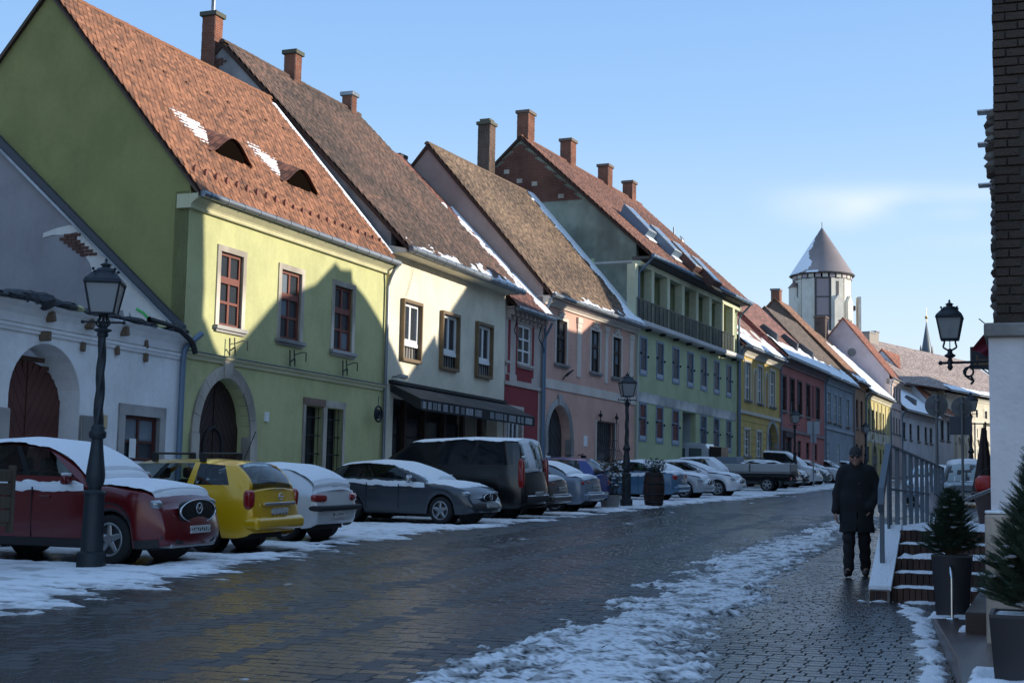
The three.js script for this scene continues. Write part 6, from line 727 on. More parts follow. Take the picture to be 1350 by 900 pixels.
// flatbed truck
{
  const T = thing('flatbed_truck', 'silver double-cab flatbed truck with a dropside bed and grey toolbox', 'truck', [-11.45, gy(73.4) + 0.01, -73.4], Math.PI), P = paint([0.36, 0.38, 0.42]), W = 1.0;
  const S = shp([[4.2, 0.55], [4.2, 2.0], [4.35, 2.28], [5.2, 2.36], [5.75, 2.25], [6.35, 1.42], [6.95, 1.2], [7.1, 0.95], [7.1, 0.5]]), cab = new THREE.ExtrudeGeometry(S, { depth: 2 * W - 0.2, bevelEnabled: true, bevelSize: 0.08, bevelThickness: 0.1, bevelSegments: 3 }); cab.translate(0, 0, -W + 0.1); part('cab', metricUV(clean(cab)), P, T);
  for (const s of [1, -1]) { const sh = a => { const g = new THREE.ExtrudeGeometry(shp(a), { depth: 0.02, bevelEnabled: false }); g.translate(0, 0, s > 0 ? W + 0.001 : -W - 0.021); return clean(g); }; part('side_window', sh([[4.5, 1.42], [4.5, 2.12], [5.15, 2.15], [5.15, 1.42]]), carGlass, T); part('side_window', sh([[5.35, 1.42], [5.35, 2.14], [5.62, 2.1], [6.15, 1.42]]), carGlass, T); part('headlight', rbox(6.9, 7.12, 0.9, 1.1, s * 0.75 - 0.15, s * 0.75 + 0.15, 0.04), headLamp, T); part('wing_mirror', rbox(5.9, 6.0, 1.45, 1.75, s * (W + 0.2) - 0.1, s * (W + 0.2) + 0.1, 0.03), mat.black, T); part('tail_light', rbox(-0.02, 0.04, 0.6, 0.72, s * 0.8 - 0.12, s * 0.8 + 0.12, 0.02), redLamp, T); }
  { const g = box(-0.01, 0.01, -0.42, 0.42, -0.82, 0.82); g.rotateZ(0.62); g.translate(6.13, 1.83, 0); part('windscreen', g, carGlass, T); }
  part('chassis', [box(0.2, 6.6, 0.5, 0.72, -0.42, 0.42), box(0.1, 4.2, 0.72, 0.86, -0.9, 0.9)], darkPlastic, T); part('bed_floor', box(0, 4.1, 0.9, 1.0, -1.02, 1.02), M([0.2, 0.19, 0.18], 0.8), T);
  for (const s of [1, -1]) for (const [a, b] of [[0.03, 2.0], [2.06, 4.05]]) { part('dropside', [rbox(a, b, 1.0, 1.38, s * 1.02 - 0.02, s * 1.02 + 0.02, 0.015), box(a, b, 1.08, 1.11, s * 1.04 - 0.02, s * 1.04 + 0.02), box(a, b, 1.24, 1.27, s * 1.04 - 0.02, s * 1.04 + 0.02)], M([0.42, 0.42, 0.42], 0.5, { metalness: 0.3 }), T); } part('tailboard', rbox(-0.04, 0.0, 1.0, 1.38, -1.0, 1.0, 0.015), M([0.3, 0.3, 0.3], 0.5), T);
  part('headboard', [box(4.06, 4.1, 1.0, 2.25, -1.0, 1.0), box(3.5, 4.06, 1.7, 2.2, -0.9, 0.9)], tint, T); part('toolbox', rbox(2.7, 3.7, 1.0, 1.72, -0.95, 0.95, 0.03), M([0.16, 0.2, 0.25], 0.5), T);
  part('load_cover', (() => { const g = new THREE.PlaneGeometry(2.5, 1.9, 20, 16); g.rotateX(-Math.PI / 2); const a = g.attributes.position; for (let i = 0; i < a.count; i++) a.setY(i, 1.36 + 0.16 * fbm(a.getX(i) * 2, a.getZ(i) * 2, 3, 4)); g.computeVertexNormals(); g.translate(1.35, 0, 0); return g; })(), mat.snow, T, 'snow heaped on the bed');
  const wk = wheels[0.34]; for (const x of [1.2, 6.0]) for (const s of [1, -1]) { const w = sub('wheel', T); w.position.set(x, 0.34, s * 0.82); if (s < 0) w.rotation.y = Math.PI; part('tyre', wk.tyre, mat.rubber, w); part('rim', wk.rim, alloy, w); part('hub_disc', wk.disc, darkPlastic, w); part('mudguard', new THREE.TorusGeometry(0.44, 0.03, 6, 14, Math.PI).scale(1, 1, 4), darkPlastic, w); }
  T.rotation.order = 'YXZ'; T.rotation.x = -SLOPE;
}
park(makeCar('saloon_car', 'black saloon with red tail lights beyond the flatbed truck', saloonO([0.012, 0.014, 0.018])), 4.5, -12.2, 79.6, 'tail', 3);
park(makeCar('hatchback', 'black hatchback with a snowy bonnet beneath the white van', greyO([0.015, 0.017, 0.02], { snow: { seed: 23, th: 0.06 } })), 4.37, -12.2, 83.3, 'nose', 3);
park(makeCar('van', 'white van with a snow covered windscreen facing the road', vanO([0.55, 0.56, 0.58], { snow: { seed: 25, th: 0.06, roof: 1, screen: 1, hood: 1 } })), 5.0, -12.2, 88.4, 'nose', 3);
park(makeCar('hatchback', 'grey-green hatchback parked next beyond the white van', greyO([0.07, 0.09, 0.09], { snow: { seed: 27, th: 0.05, screen: 0.3 } })), 4.37, -12.2, 92.6, 'nose', 3);
park(makeCar('hatchback', 'pale silver hatchback in front of the blue-grey house', greyO([0.4, 0.42, 0.44], { snow: { seed: 29, th: 0.05, screen: 0.3 } })), 4.37, -12.0, 98, 'nose', 3);
park(makeCar('saloon_car', 'light grey saloon parked before the orange-brown house', saloonO([0.3, 0.32, 0.34], { snow: { seed: 31, th: 0.05, screen: 0.3 } })), 4.5, -11.8, 106, 'nose', 3);
park(makeCar('hatchback', 'silver-white hatchback far up by the pale yellow house', hatchO([0.45, 0.47, 0.5], { snow: { seed: 32, th: 0.05, screen: 0.3 } })), 4.0, -11.6, 112, 'nose', 3);
// cars on the right of the road, facing the camera
function along(T, x, s, L, dir = 1) { T.rotation.order = 'YXZ'; T.rotation.y = -Math.PI / 2 * dir; T.position.set(x, gy(s) + 0.012, -s); T.rotation.z = dir * -SLOPE * 1; return T; }
along(makeCar('saloon_car', 'pale blue saloon with snow on bonnet, seen through the railing', saloonO([0.20, 0.28, 0.36], { snow: { seed: 33, th: 0.05, screen: 0.2, hood: 1 } })), -3.7, 60, 4.5);
along(makeCar('estate_car', 'dark estate car behind the railing, snow on its roof only', { ...hatchO([0.02, 0.025, 0.03]), roof: [[0, 1.6], [1.4, 1.66], [2.2, 1.6], [3, 1.5]], snow: { seed: 35, th: 0.05, screen: 0.2, hood: 0.2 } }), -2.35, 57, 4.0);
// ---------------------------------------------------------------- right edge: brick building, steps, railing, planters
{
  const T = thing('brick_building', 'dark brick building with ragged stone edge above a white pier', 'building', [-0.345, gy(12.5), -12.5]), g0 = gy(12.5), Y = y => y - g0, white = plaster([0.74, 0.71, 0.71]);
  part('white_pier', box(0, 2.4, 0, Y(3.11), -0.75, 0), white, T); part('pier_base', rbox(-0.05, 2.4, 0.02, Y(1.66), -0.8, 0.05, 0.02), stained([0.55, 0.45, 0.36]), T); part('snow', rbox(-0.05, 0.12, Y(1.66), Y(1.69), -0.8, 0.05, 0.012), mat.snow, T); part('coping', rbox(-0.035, 2.5, Y(3.11), Y(3.23), -0.82, 0.06, 0.02), mat.stoneGrey, T);
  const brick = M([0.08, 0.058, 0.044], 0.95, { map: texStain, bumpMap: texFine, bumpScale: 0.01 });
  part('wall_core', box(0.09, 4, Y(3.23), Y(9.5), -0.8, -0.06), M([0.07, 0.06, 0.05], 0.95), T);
  { const L = [], R = rng(61), arch = (x, y) => { const c = 0.95, r = 0.62, sp = 5.0; return x > c - r && (y < sp || (x - c) ** 2 + ((y - sp) * 0.62) ** 2 < r * r); }; for (let r = 0; r < 62; r++) for (let i = 0; i < 6; i++) { const y = 3.24 + r * 0.078, x = (r % 2 && i === 0) ? 0.07 : 0.07 + i * 0.21 - (r % 2) * 0.1, wv = (r % 2 && i === 0) ? 0.098 : 0.198; if (arch(x + 0.1, y) || y > 8) continue; const e = R() * 0.014; L.push(rbox(x - e * 0.4, x + wv, Y(y), Y(y + 0.066), -0.16, -0.04 + e, 0.006)); } const o = part('bricks', L, brick, T); o.userData.kind = 'stuff'; for (let k = 0; k < 2; k++) { const q = []; for (let i = 0; i <= 20; i++) { const a = Math.PI * i / 20; q.push([0.95 - (0.62 - k * 0.1) * Math.cos(a), Y(5.0 + (1.0 - k * 0.12) * Math.sin(a))]); } const s = shp([[0.95 - (0.62 - k * 0.1), Y(3.23)], ...q, [0.95 + (0.62 - k * 0.1), Y(3.23)]]); part('arch_recess', slab(s, -0.06 - 0.0, -0.05 + k * 0.006), M([0.018 - k * 0.006, 0.014, 0.012], 0.95), T); } }  // arch is flat near-black panels, the shade of a recess painted in
  // broken stones jutting out along the edge
  const R = rng(77); for (let i = 0; i < 26; i++) { const y = 3.25 + i * 0.071 + R() * 0.01, w = 0.085 + R() * 0.02 + (i > 17 ? 0.02 : 0), g = new THREE.IcosahedronGeometry(1, 1), a = g.attributes.position; for (let k = 0; k < a.count; k++) { const n = 0.88 + 0.25 * hash(Math.round(a.getX(k) * 50), Math.round(a.getY(k) * 50 + a.getZ(k) * 31), i); a.setXYZ(k, a.getX(k) * n * w, a.getY(k) * n * 0.062, a.getZ(k) * n * 0.14); } g.computeVertexNormals(); g.translate(0.12 - (i > 17 ? 0.015 : 0) - R() * 0.008, Y(y), -0.2); part('edge_stone', metricUV(clean(g)), i % 3 ? stained([0.19, 0.165, 0.14]) : brick, T); if (i === 25 || i === 21 || i === 16) { const q = rbox(-0.07, 0.07, Y(y + 0.045), Y(y + 0.062), -0.3, -0.15, 0.008); part('snow', q, mat.snow, T); } }
  part('long_wall', box(0.1, 11, Y(0.6), Y(14), -18.5, -0.82), stained([0.34, 0.31, 0.28]), T);  // unseen wall, its height set to darken the near street
}
function plain(name, label, x0, x1, s0, s1, h, ridge, c) { const T = thing(name, label, 'house', [x0, gy(s0) - 0.03, -s0]), W = x1 - x0, m = plaster(c); const g = new THREE.ExtrudeGeometry(shp([[0, 0], [W, 0], [W, h], [W / 2, ridge], [0, h]]), { depth: s1 - s0, bevelEnabled: false }); g.translate(0, 0, -(s1 - s0)); part('wall', metricUV(clean(g)), m, T); for (const k of [0, 1]) { const q = new THREE.ExtrudeGeometry(shp(k ? [[W + 0.3, h - 0.2], [W / 2, ridge + 0.15], [W / 2, ridge + 0.02], [W + 0.3, h - 0.35]] : [[-0.3, h - 0.2], [W / 2, ridge + 0.15], [W / 2, ridge + 0.02], [-0.3, h - 0.35]]), { depth: s1 - s0 + 0.2, bevelEnabled: false }); q.translate(0, 0, -(s1 - s0) - 0.1); part('roof_slope', metricUV(clean(q)), boxRoofMat([0.2, 0.11, 0.08]), T); } return T; }
plain('neighbour_house', 'added two-storey house on the left, out of view, keeping skylight off the street', -29, -19.1, -22, 19.6, 6.5, 10.5, [0.42, 0.40, 0.36]);  // unseen house added to block skylight and darken the near street

const brickStep = [[0.10, 0.048, 0.032], [0.075, 0.036, 0.026], [0.13, 0.062, 0.04]].map(c => M(c, 0.75, { map: texStain, bumpMap: texFine, bumpScale: 0.006 }));
const STEP = { s: 17.55, x0: -1.61, x1: -0.42, base: gy(17.55) + 0.045, n: 5, h: 0.163, t: 0.3 }, LAND = STEP.base + STEP.n * STEP.h;
function ragged(x0, x1, s0, s1, y, th, seed, nx = 26, ns = 8) { const P = [], I = []; for (let i = 0; i <= ns; i++) for (let j = 0; j <= nx; j++) { const u = j / nx, v = i / ns, x = lerp(x0, x1, u), s = lerp(s0, s1, v), e = Math.min(v * 3.5, (1 - v) * 6, u * 14, (1 - u) * 14, 1), n = fbm(x * 7, s * 9, 3, seed), h = e * 0.8 + (n - 0.5) * 1.1 - 0.12; P.push(x, y + clamp(h * th * 1.3, -0.012, th), -s); } for (let i = 0; i < ns; i++) for (let j = 0; j < nx; j++) { const a = i * (nx + 1) + j, b = a + nx + 1; I.push(a, a + 1, b, a + 1, b + 1, b); } const g = new THREE.BufferGeometry(); g.setAttribute('position', new THREE.Float32BufferAttribute(P, 3)); g.setIndex(I); g.computeVertexNormals(); return metricUV(g); }
{
  const T = thing('steps', 'short flight of brick steps with snow, sloped cheek wall beside it', 'steps', [0, 0, 0]), S = STEP, conc = M([0.28, 0.27, 0.26], 0.9, { map: texStain });
  for (let i = 0; i < S.n; i++) {
    const st = sub('step', T), s = S.s + i * S.t, y0 = S.base + i * S.h, s2 = i === S.n - 1 ? s + 0.35 : s + S.t + 0.02; part('tread', box(S.x0, S.x1, S.base - 0.3, y0 + S.h - 0.004, -s2, -s - 0.06), conc, st);
    const R = rng(90 + i); let k = 0; for (let x = S.x0; x < S.x1 - 0.03; x += 0.0695, k++) { const o = part('brick', rbox(x + 0.003, x + 0.066, y0 + 0.004, y0 + S.h + R() * 0.004, -s - 0.105, -s + 0.004 + R() * 0.006, 0.006), brickStep[Math.floor(R() * 3)], st); }
    part('snow', ragged(S.x0, S.x1, s + 0.03, s + S.t + 0.02, y0 + S.h + 0.006, i === 2 ? 0.06 : 0.028, 40 + i), mat.snow, st);
  }
  const c = prof([[-S.s + 0.12, S.base - 0.1], [-S.s + 0.12, S.base + 0.14], [-S.s - S.n * S.t + 0.12, LAND + 0.02], [-S.s - S.n * S.t - 0.05, LAND + 0.02], [-S.s - S.n * S.t - 0.05, S.base - 0.1]], -1.84, -1.615); part('cheek_wall', c, stained([0.30, 0.27, 0.25]), T); part('snow', prof([[-S.s + 0.1, S.base + 0.14], [-S.s + 0.09, S.base + 0.19], [-S.s - S.n * S.t + 0.1, LAND + 0.07], [-S.s - S.n * S.t - 0.05, LAND + 0.07], [-S.s - S.n * S.t - 0.05, LAND + 0.01], [-S.s - S.n * S.t + 0.1, LAND + 0.01]], -1.855, -1.60), mat.snow, T);
  for (let i = 0; i < 3; i++) part('brick', rbox(-1.84 + i * 0.066, -1.778 + i * 0.066, S.base - 0.02, S.base + 0.135, -S.s + 0.1, -S.s + 0.128, 0.006), brickStep[i % 3], T);
}
setting('landing', [box(-1.86, -0.3, 0.5, LAND, -31, -STEP.s - STEP.n * STEP.t + 0.1)], stained([0.24, 0.23, 0.22]));
{ const g = ragged(-1.84, -0.4, 18.85, 30.5, LAND + 0.005, 0.035, 77, 30, 120); const o = setting('snow_on_landing', g, mat.snow); }
{ const sh = shp([[-0.42, -9.0], [-0.55, -11.2], [-1.02, -15.55], [-0.35, -15.6], [1.5, -15.6], [1.5, -9.0]].map(([x, z]) => [x, -z])), g = new THREE.ExtrudeGeometry(sh, { depth: 0.3, bevelEnabled: true, bevelSize: 0.012, bevelThickness: 0.012, bevelSegments: 1 }); g.rotateX(-Math.PI / 2); g.translate(0, 0.31, 0); setting('entrance_slab', metricUV(clean(g)), M([0.10, 0.055, 0.042], 0.3, { map: texStain, bumpMap: texFine, bumpScale: 0.006 })); setting('entrance_step', rbox(-0.6, 1.2, 0.4, 0.8, -17.45, -13.4, 0.015), M([0.10, 0.065, 0.05], 0.6, { map: texStain })); for (const [x0, x1, s0, s1, k] of [[-1.02, -0.62, 14.9, 15.5, 1], [-0.42, 0.0, 9.3, 10.6, 2], [-0.66, -0.5, 13.4, 13.9, 3], [-0.62, -0.1, 16.8, 17.4, 4]]) setting('snow_on_slab', ragged(x0, x1, s0, s1, k === 4 ? 0.80 : 0.625, 0.03, 50 + k, 16, 16), mat.snow); }
{
  const T = thing('railing', 'blue-grey flat-bar railing along the raised landing, sloping rail by the steps', 'railing', [-1.75, LAND, -18.95]), m = M([0.115, 0.145, 0.175], 0.5, { metalness: 0.3 });
  for (let i = 0; i < 11; i++) part('post', rbox(-0.03, 0.03, 0, 1.06, -i * 1.13 - 0.02, -i * 1.13 + 0.02, 0.006), m, T); part('top_rail', rbox(-0.03, 0.03, 1.06, 1.085, -11.4, 0.03, 0.006), m, T); part('mid_rail', rbox(-0.015, 0.015, 0.50, 0.53, -11.4, 0.02, 0.005), m, T);
  const d = Y => Y - LAND; part('stair_rail', prof([[0.02, 1.05], [0.08, 1.09], [1.05, d(1.92)], [1.12, d(1.72)], [1.02, d(1.62)], [0.98, d(1.80)]], -0.035, 0.035), m, T); part('end_post', rbox(-0.028, 0.028, d(0.86), d(1.86), 0.93, 0.97, 0.006), m, T); part('stair_rail_post', rod([0, -0.05, 0.1], [0, 1.0, 0.1], 0.02), m, T);
}
{ const T = thing('handrail', 'thin chrome tube handrail bending down past the smaller potted conifer', 'handrail', [-0.79, 0.62, -14.93]); const q = ([x, y, s]) => [x + 0.79, y - 0.62, -s + 14.93]; part('tube', tube([[-0.42, 1.97, 19.3], [-0.75, 1.80, 18.2], [-1.04, 1.64, 17.35], [-1.09, 1.58, 17.2], [-1.08, 1.46, 17.05], [-0.93, 1.25, 15.9], [-0.81, 1.13, 15.05], [-0.79, 1.02, 14.95], [-0.79, 0.63, 14.93]].map(q), 0.017, 8, 80), mat.chrome, T); part('foot_plate', new THREE.CylinderGeometry(0.06, 0.065, 0.012, 14).translate(0, 0.008, 0), mat.chrome, T); part('snow', tube([[-0.5, 1.95, 19.05], [-0.75, 1.822, 18.2], [-1.0, 1.685, 17.45]].map(q), 0.013, 6, 20), mat.snow, T); }

// ---------------------------------------------------------------- potted conifers
const sprig = (() => { const L = [rod([0, 0, 0], [0, 0.11, 0], 0.0025, 4, 0.001)]; for (let i = 0; i < 22; i++) { const y = 0.008 + i * 0.0047, a = i * 2.4, l = 0.024 * (1 - i / 40), g = new THREE.ConeGeometry(0.0016, l, 3); g.translate(0, l / 2, 0); g.rotateZ(-0.95); g.rotateY(a); g.translate(0, y, 0); L.push(g); } return merge(L); })();
function conifer(name, label, x, y, s, h, r, seed, n) {
  const T = thing(name, label, 'conifer', [x, y, -s]), R = rng(seed); part('trunk', rod([0, 0, 0], [0, h * 0.96, 0], 0.018, 7, 0.004), mat.brownWood, T); const br = [], M4 = [], o = new THREE.Object3D(), D = new THREE.Vector3(), up = new THREE.Vector3(0, 1, 0), q = new THREE.Quaternion();
  for (let b = 0; b < n; b++) { const t = Math.pow(R(), 1.15), yb = h * (0.05 + 0.93 * t), len = r * (1 - t) * (0.7 + 0.55 * R()) + 0.05, a = R() * Math.PI * 2, rise = 0.25 + 0.8 * t + R() * 0.35; const dir = new THREE.Vector3(Math.cos(a), rise, Math.sin(a)).normalize(); if (len > 0.09) br.push(rod([0, yb, 0], [dir.x * len, yb + dir.y * len, dir.z * len], 0.004, 4, 0.002)); const m = Math.max(1, Math.round(len / 0.035)); for (let k = 0; k < m; k++) { const d = len * (0.35 + 0.65 * (k + 1) / m), p = dir.clone().multiplyScalar(d); for (const w of [-0.6, 0, 0.6]) { D.copy(dir).applyAxisAngle(up, w + (R() - 0.5) * 0.4); D.y += (R() - 0.3) * 0.35; D.normalize(); q.setFromUnitVectors(up, D); o.position.set(p.x, yb + p.y, p.z); o.quaternion.copy(q); o.rotateY(R() * 6); o.scale.setScalar((w ? 0.6 : 0.8) * (0.75 + 0.5 * R())); o.updateMatrix(); M4.push(o.matrix.clone()); } } }
  part('branches', br, mat.brownWood, T).userData.kind = 'stuff'; const I = new THREE.InstancedMesh(sprig, M([1, 1, 1], 0.8), M4.length); I.name = 'needles'; I.userData.kind = 'stuff'; M4.forEach((m, i) => { I.setMatrixAt(i, m); const k = 0.75 + 0.6 * R(); I.setColorAt(i, C(0.027 * k, 0.05 * k, 0.024 * k)); }); I.castShadow = true; T.add(I);
  const sn = []; for (let i = 0; i < n * 0.14; i++) { const m = M4[Math.floor(R() * M4.length)], e = new THREE.Vector3().setFromMatrixPosition(m), g = new THREE.IcosahedronGeometry(0.012 + R() * 0.014, 1); g.scale(1.6, 0.5, 1.6); g.translate(e.x * 1.03, e.y + 0.025, e.z * 1.03); sn.push(g); } part('snow', sn, mat.snow, T).userData.kind = 'stuff'; return T;
}
function planter(label, x, y, s, w, h, w2) { const T = thing('planter', label, 'planter', [x, y, -s]), m = M([0.035, 0.034, 0.038], 0.55), g = new THREE.CylinderGeometry(w / Math.SQRT2, w2 / Math.SQRT2, h, 4, 1, true); g.rotateY(Math.PI / 4); g.translate(0, h / 2, 0); const gi = new THREE.CylinderGeometry((w - 0.05) / Math.SQRT2, (w2 - 0.05) / Math.SQRT2, h, 4, 1, true); gi.rotateY(Math.PI / 4); gi.translate(0, h / 2, 0); part('pot', [clean(g), clean(gi), box(-w2 / 2 + 0.01, w2 / 2 - 0.01, 0, 0.02, -w2 / 2 + 0.01, w2 / 2 - 0.01)], m, T); part('rim', [[-w / 2, -w / 2 + 0.025, -w / 2, w / 2], [w / 2 - 0.025, w / 2, -w / 2, w / 2]].map(([a, b, c, d]) => box(a, b, h - 0.012, h + 0.008, c, d)).concat([[-w / 2, -w / 2 + 0.025], [w / 2 - 0.025, w / 2]].map(([c, d]) => box(-w / 2 + 0.025, w / 2 - 0.025, h - 0.012, h + 0.008, c, d))), m, T); part('soil', box(-w / 2 + 0.03, w / 2 - 0.03, h - 0.08, h - 0.04, -w / 2 + 0.03, w / 2 - 0.03), M([0.025, 0.018, 0.013], 1), T); part('snow', ragged(-w / 2 + 0.01, w / 2 - 0.01, -w / 2 + 0.01, w / 2 - 0.01, h - 0.02, 0.02, 5, 12, 12), mat.snow, T); return T; }
planter('tall tapered black planter standing on the wet slab by the steps', -0.80, 0.625, 15.25, 0.385, 0.6, 0.30); conifer('potted_conifer', 'small snow-flecked conifer in the tapered planter by the steps', -0.80, 1.17, 15.25, 0.66, 0.215, 5, 420);
planter('large black planter at the foot of the white pier', 0.02, 0.36, 9.95, 0.62, 0.68, 0.52); conifer('potted_conifer', 'larger bushy conifer in the planter before the white pier', 0.02, 0.98, 9.95, 1.06, 0.31, 9, 700);

// ---------------------------------------------------------------- wall lantern, flag, signboard, pots, signs
{ const T = thing('wall_lantern', 'black lantern on an ornate wrought-iron wall bracket beyond the white pier', 'lantern', [-1.2, 3.9, -23.0], 0), d = (x, y) => [x, y, 0];
  part('bracket_arm', [rod(d(-0.14, 0), d(0.9, 0.02), 0.022), new THREE.SphereGeometry(0.035, 8, 6).translate(-0.14, 0, 0)], lampPaint, T); part('scrolls', [tube([d(0.32, -0.27), d(0.22, -0.2), d(0.24, -0.08), d(0.38, -0.06), d(0.55, -0.1), d(0.75, -0.2), d(0.9, -0.28)], 0.016, 6, 40), tube([d(0.22, -0.14), d(0.3, -0.04), d(0.45, -0.08), d(0.6, -0.2), d(0.72, -0.22)], 0.012, 6, 30), new THREE.TorusGeometry(0.07, 0.016, 6, 16).translate(0.27, -0.14, 0), new THREE.TorusGeometry(0.05, 0.015, 6, 14).translate(0.62, -0.13, 0), new THREE.TorusGeometry(0.05, 0.015, 6, 14).translate(0.78, -0.08, 0), rod(d(0.4, 0), d(0.4, -0.07), 0.012), rod(d(0.76, 0), d(0.76, -0.2), 0.02), tube([d(0.3, -0.2), d(0.34, -0.28), d(0.3, -0.33)], 0.02, 6)], lampPaint, T);
  part('stem', [lathe([[0.001, -0.12], [0.03, -0.1], [0.045, -0.06], [0.03, -0.03], [0.04, 0], [0.04, 0.04], [0.025, 0.07], [0.08, 0.1], [0.085, 0.12], [0.04, 0.15], [0.035, 0.2], [0.02, 0.22], [0.001, 0.22]], 12), tube([d(0, 0.18), d(-0.1, 0.24), d(-0.08, 0.32), d(-0.1, 0.4)], 0.016, 6), tube([d(0, 0.18), d(0.1, 0.24), d(0.08, 0.32), d(0.1, 0.4)], 0.016, 6), rod(d(0, 0.2), d(0, 0.4), 0.008)], lampPaint, T); lantern(T, 0.36, 0.74); part('wall_plate', box(0.86, 0.95, -0.35, 0.1, -0.06, 0.06), lampPaint, T); }
{ const T = thing('flag', 'dark red flag on a short pole beyond the white pier', 'flag', [-0.35, 4.5, -29.0], 0); part('pole', rod([0, 0.25, 0], [-0.62, 0.82, 0], 0.012), mat.zinc, T); const g = new THREE.PlaneGeometry(1, 1, 16, 10), a = g.attributes.position; for (let i = 0; i < a.count; i++) { const u = a.getX(i) + 0.5, v = 0.5 - a.getY(i); const px = lerp(-0.42, -0.05, u), py = lerp(0.64, 0.3, u); a.setXYZ(i, px - v * 0.36 * (1 - u * 0.5) + 0.04 * Math.sin(u * 9), py - v * (0.42 - u * 0.12), 0.07 * Math.sin(u * 11 + v * 4)); } g.computeVertexNormals(); part('cloth', g, M([0.17, 0.012, 0.028], 0.8), T); const b = new THREE.BoxGeometry(0.12, 0.03, 0.004); b.rotateZ(-0.7); b.translate(-0.3, 0.42, 0.075); part('blue_mark', b, M([0.12, 0.15, 0.4], 0.8), T); }
{ const T = thing('signboard', 'small framed picture sign hanging under the red flag', 'sign', [-0.35, 4.45, -30.0], 0); const cv = document.createElement('canvas'); cv.width = 128; cv.height = 96; const c = cv.getContext('2d'); c.fillStyle = '#2a2f3c'; c.fillRect(0, 0, 128, 96); c.fillStyle = '#a07a48'; c.fillRect(10, 62, 108, 20); c.fillRect(78, 24, 16, 40); c.fillStyle = '#6b5238'; c.fillRect(18, 30, 10, 32); c.fillRect(30, 52, 80, 12); const t = new THREE.CanvasTexture(cv); t.colorSpace = THREE.SRGBColorSpace; const g = new THREE.BoxGeometry(0.62, 0.36, 0.02); g.translate(-0.5, 0.2, 0); part('panel', g, M([0.7, 0.7, 0.7], 0.5, { map: t }), T); part('frame', [box(-0.83, -0.17, 0.38, 0.42, -0.02, 0.02), box(-0.83, -0.17, -0.02, 0.02, -0.02, 0.02), box(-0.83, -0.79, 0.02, 0.38, -0.02, 0.02)], M([0.05, 0.055, 0.065], 0.5), T); part('hanger', rod([-0.83, 0.42, 0], [0, 0.44, 0], 0.012), mat.iron, T); }
{ const T = thing('tall_pot', 'brown tapered pot on the landing under the red tub', 'pot', [-0.72, LAND + 0.02, -24.9]); part('pot_body', lathe([[0.001, 0], [0.15, 0], [0.2, 0.3], [0.25, 0.5], [0.26, 0.52], [0.23, 0.52], [0.2, 0.45], [0.001, 0.44]], 18), M([0.07, 0.04, 0.035], 0.6), T); part('pot_rim', new THREE.TorusGeometry(0.25, 0.02, 6, 24).rotateX(Math.PI / 2).translate(0, 0.52, 0), M([0.08, 0.045, 0.04], 0.6), T);
  const U = thing('red_tub', 'round bright red tub resting on the brown pot by the pier', 'tub', [-0.72, LAND + 0.5, -24.9]); part('tub_body', lathe([[0.001, 0], [0.1, 0], [0.19, 0.06], [0.22, 0.15], [0.21, 0.26], [0.15, 0.32], [0.14, 0.31], [0.001, 0.28]], 20), M([0.42, 0.02, 0.015], 0.4), U); part('handle', new THREE.TorusGeometry(0.12, 0.01, 6, 16, Math.PI).translate(0, 0.31, 0), mat.black, U);
  for (const [i, x, s, a] of [[0, -0.82, 26.0, 0.03], [1, -0.6, 26.6, -0.02]]) { const F = thing('folded_parasol', i ? 'second dark folded parasol, next to the wall behind the red tub' : 'dark folded parasol standing on the landing behind the red tub', 'parasol', [x, LAND + 0.01, -s], 0, 'folded parasols'); part('pole', rod([0, 0, 0], [a, 1.75, 0], 0.02), mat.darkWood, F); const P = []; for (let k = 0; k <= 8; k++) { const t = k / 8; P.push([lerp(0.20, 0.03, Math.pow(t, 0.7)) * (t < 0.08 ? 0.9 : 1), 0.5 + t * 1.15]); } const g = lathe(P, 20), q = g.attributes.position; for (let k = 0; k < q.count; k++) { const an = Math.atan2(q.getZ(k), q.getX(k)), f = 1 + 0.22 * Math.cos(an * 6); q.setX(k, q.getX(k) * f); q.setZ(k, q.getZ(k) * f); } g.computeVertexNormals(); part('canopy', g, M([0.035, 0.022, 0.02], 0.9), F); part('foot', new THREE.CylinderGeometry(0.18, 0.2, 0.06, 16).translate(0, 0.03, 0), mat.stoneGrey, F); part('crossbar', rod([-0.2, 1.72, 0], [0.2, 1.72, 0], 0.012), mat.iron, F); } }
{ const T = thing('plastic_bag', 'crumpled pale plastic bag hanging from the railing', 'bag', [-1.78, LAND + 0.5, -26.3]); const g = new THREE.SphereGeometry(0.18, 16, 12), a = g.attributes.position; for (let i = 0; i < a.count; i++) { const n = 0.75 + 0.5 * fbm(a.getX(i) * 12 + 3, a.getY(i) * 12 + a.getZ(i) * 9, 3, 6), y = a.getY(i); a.setXYZ(i, a.getX(i) * n * 0.8 * (y > 0.05 ? 0.6 : 1), y * 1.35 * n - 0.1, a.getZ(i) * n * 0.7); } g.computeVertexNormals(); part('bag_body', g, M([0.5, 0.46, 0.48], 0.5), T); part('bag_handles', [tube([[-0.05, 0.1, 0], [-0.02, 0.2, 0], [0.0, 0.25, 0]], 0.012, 5), tube([[0.05, 0.1, 0], [0.03, 0.2, 0], [0.01, 0.25, 0]], 0.012, 5)], M([0.5, 0.46, 0.48], 0.5), T); }
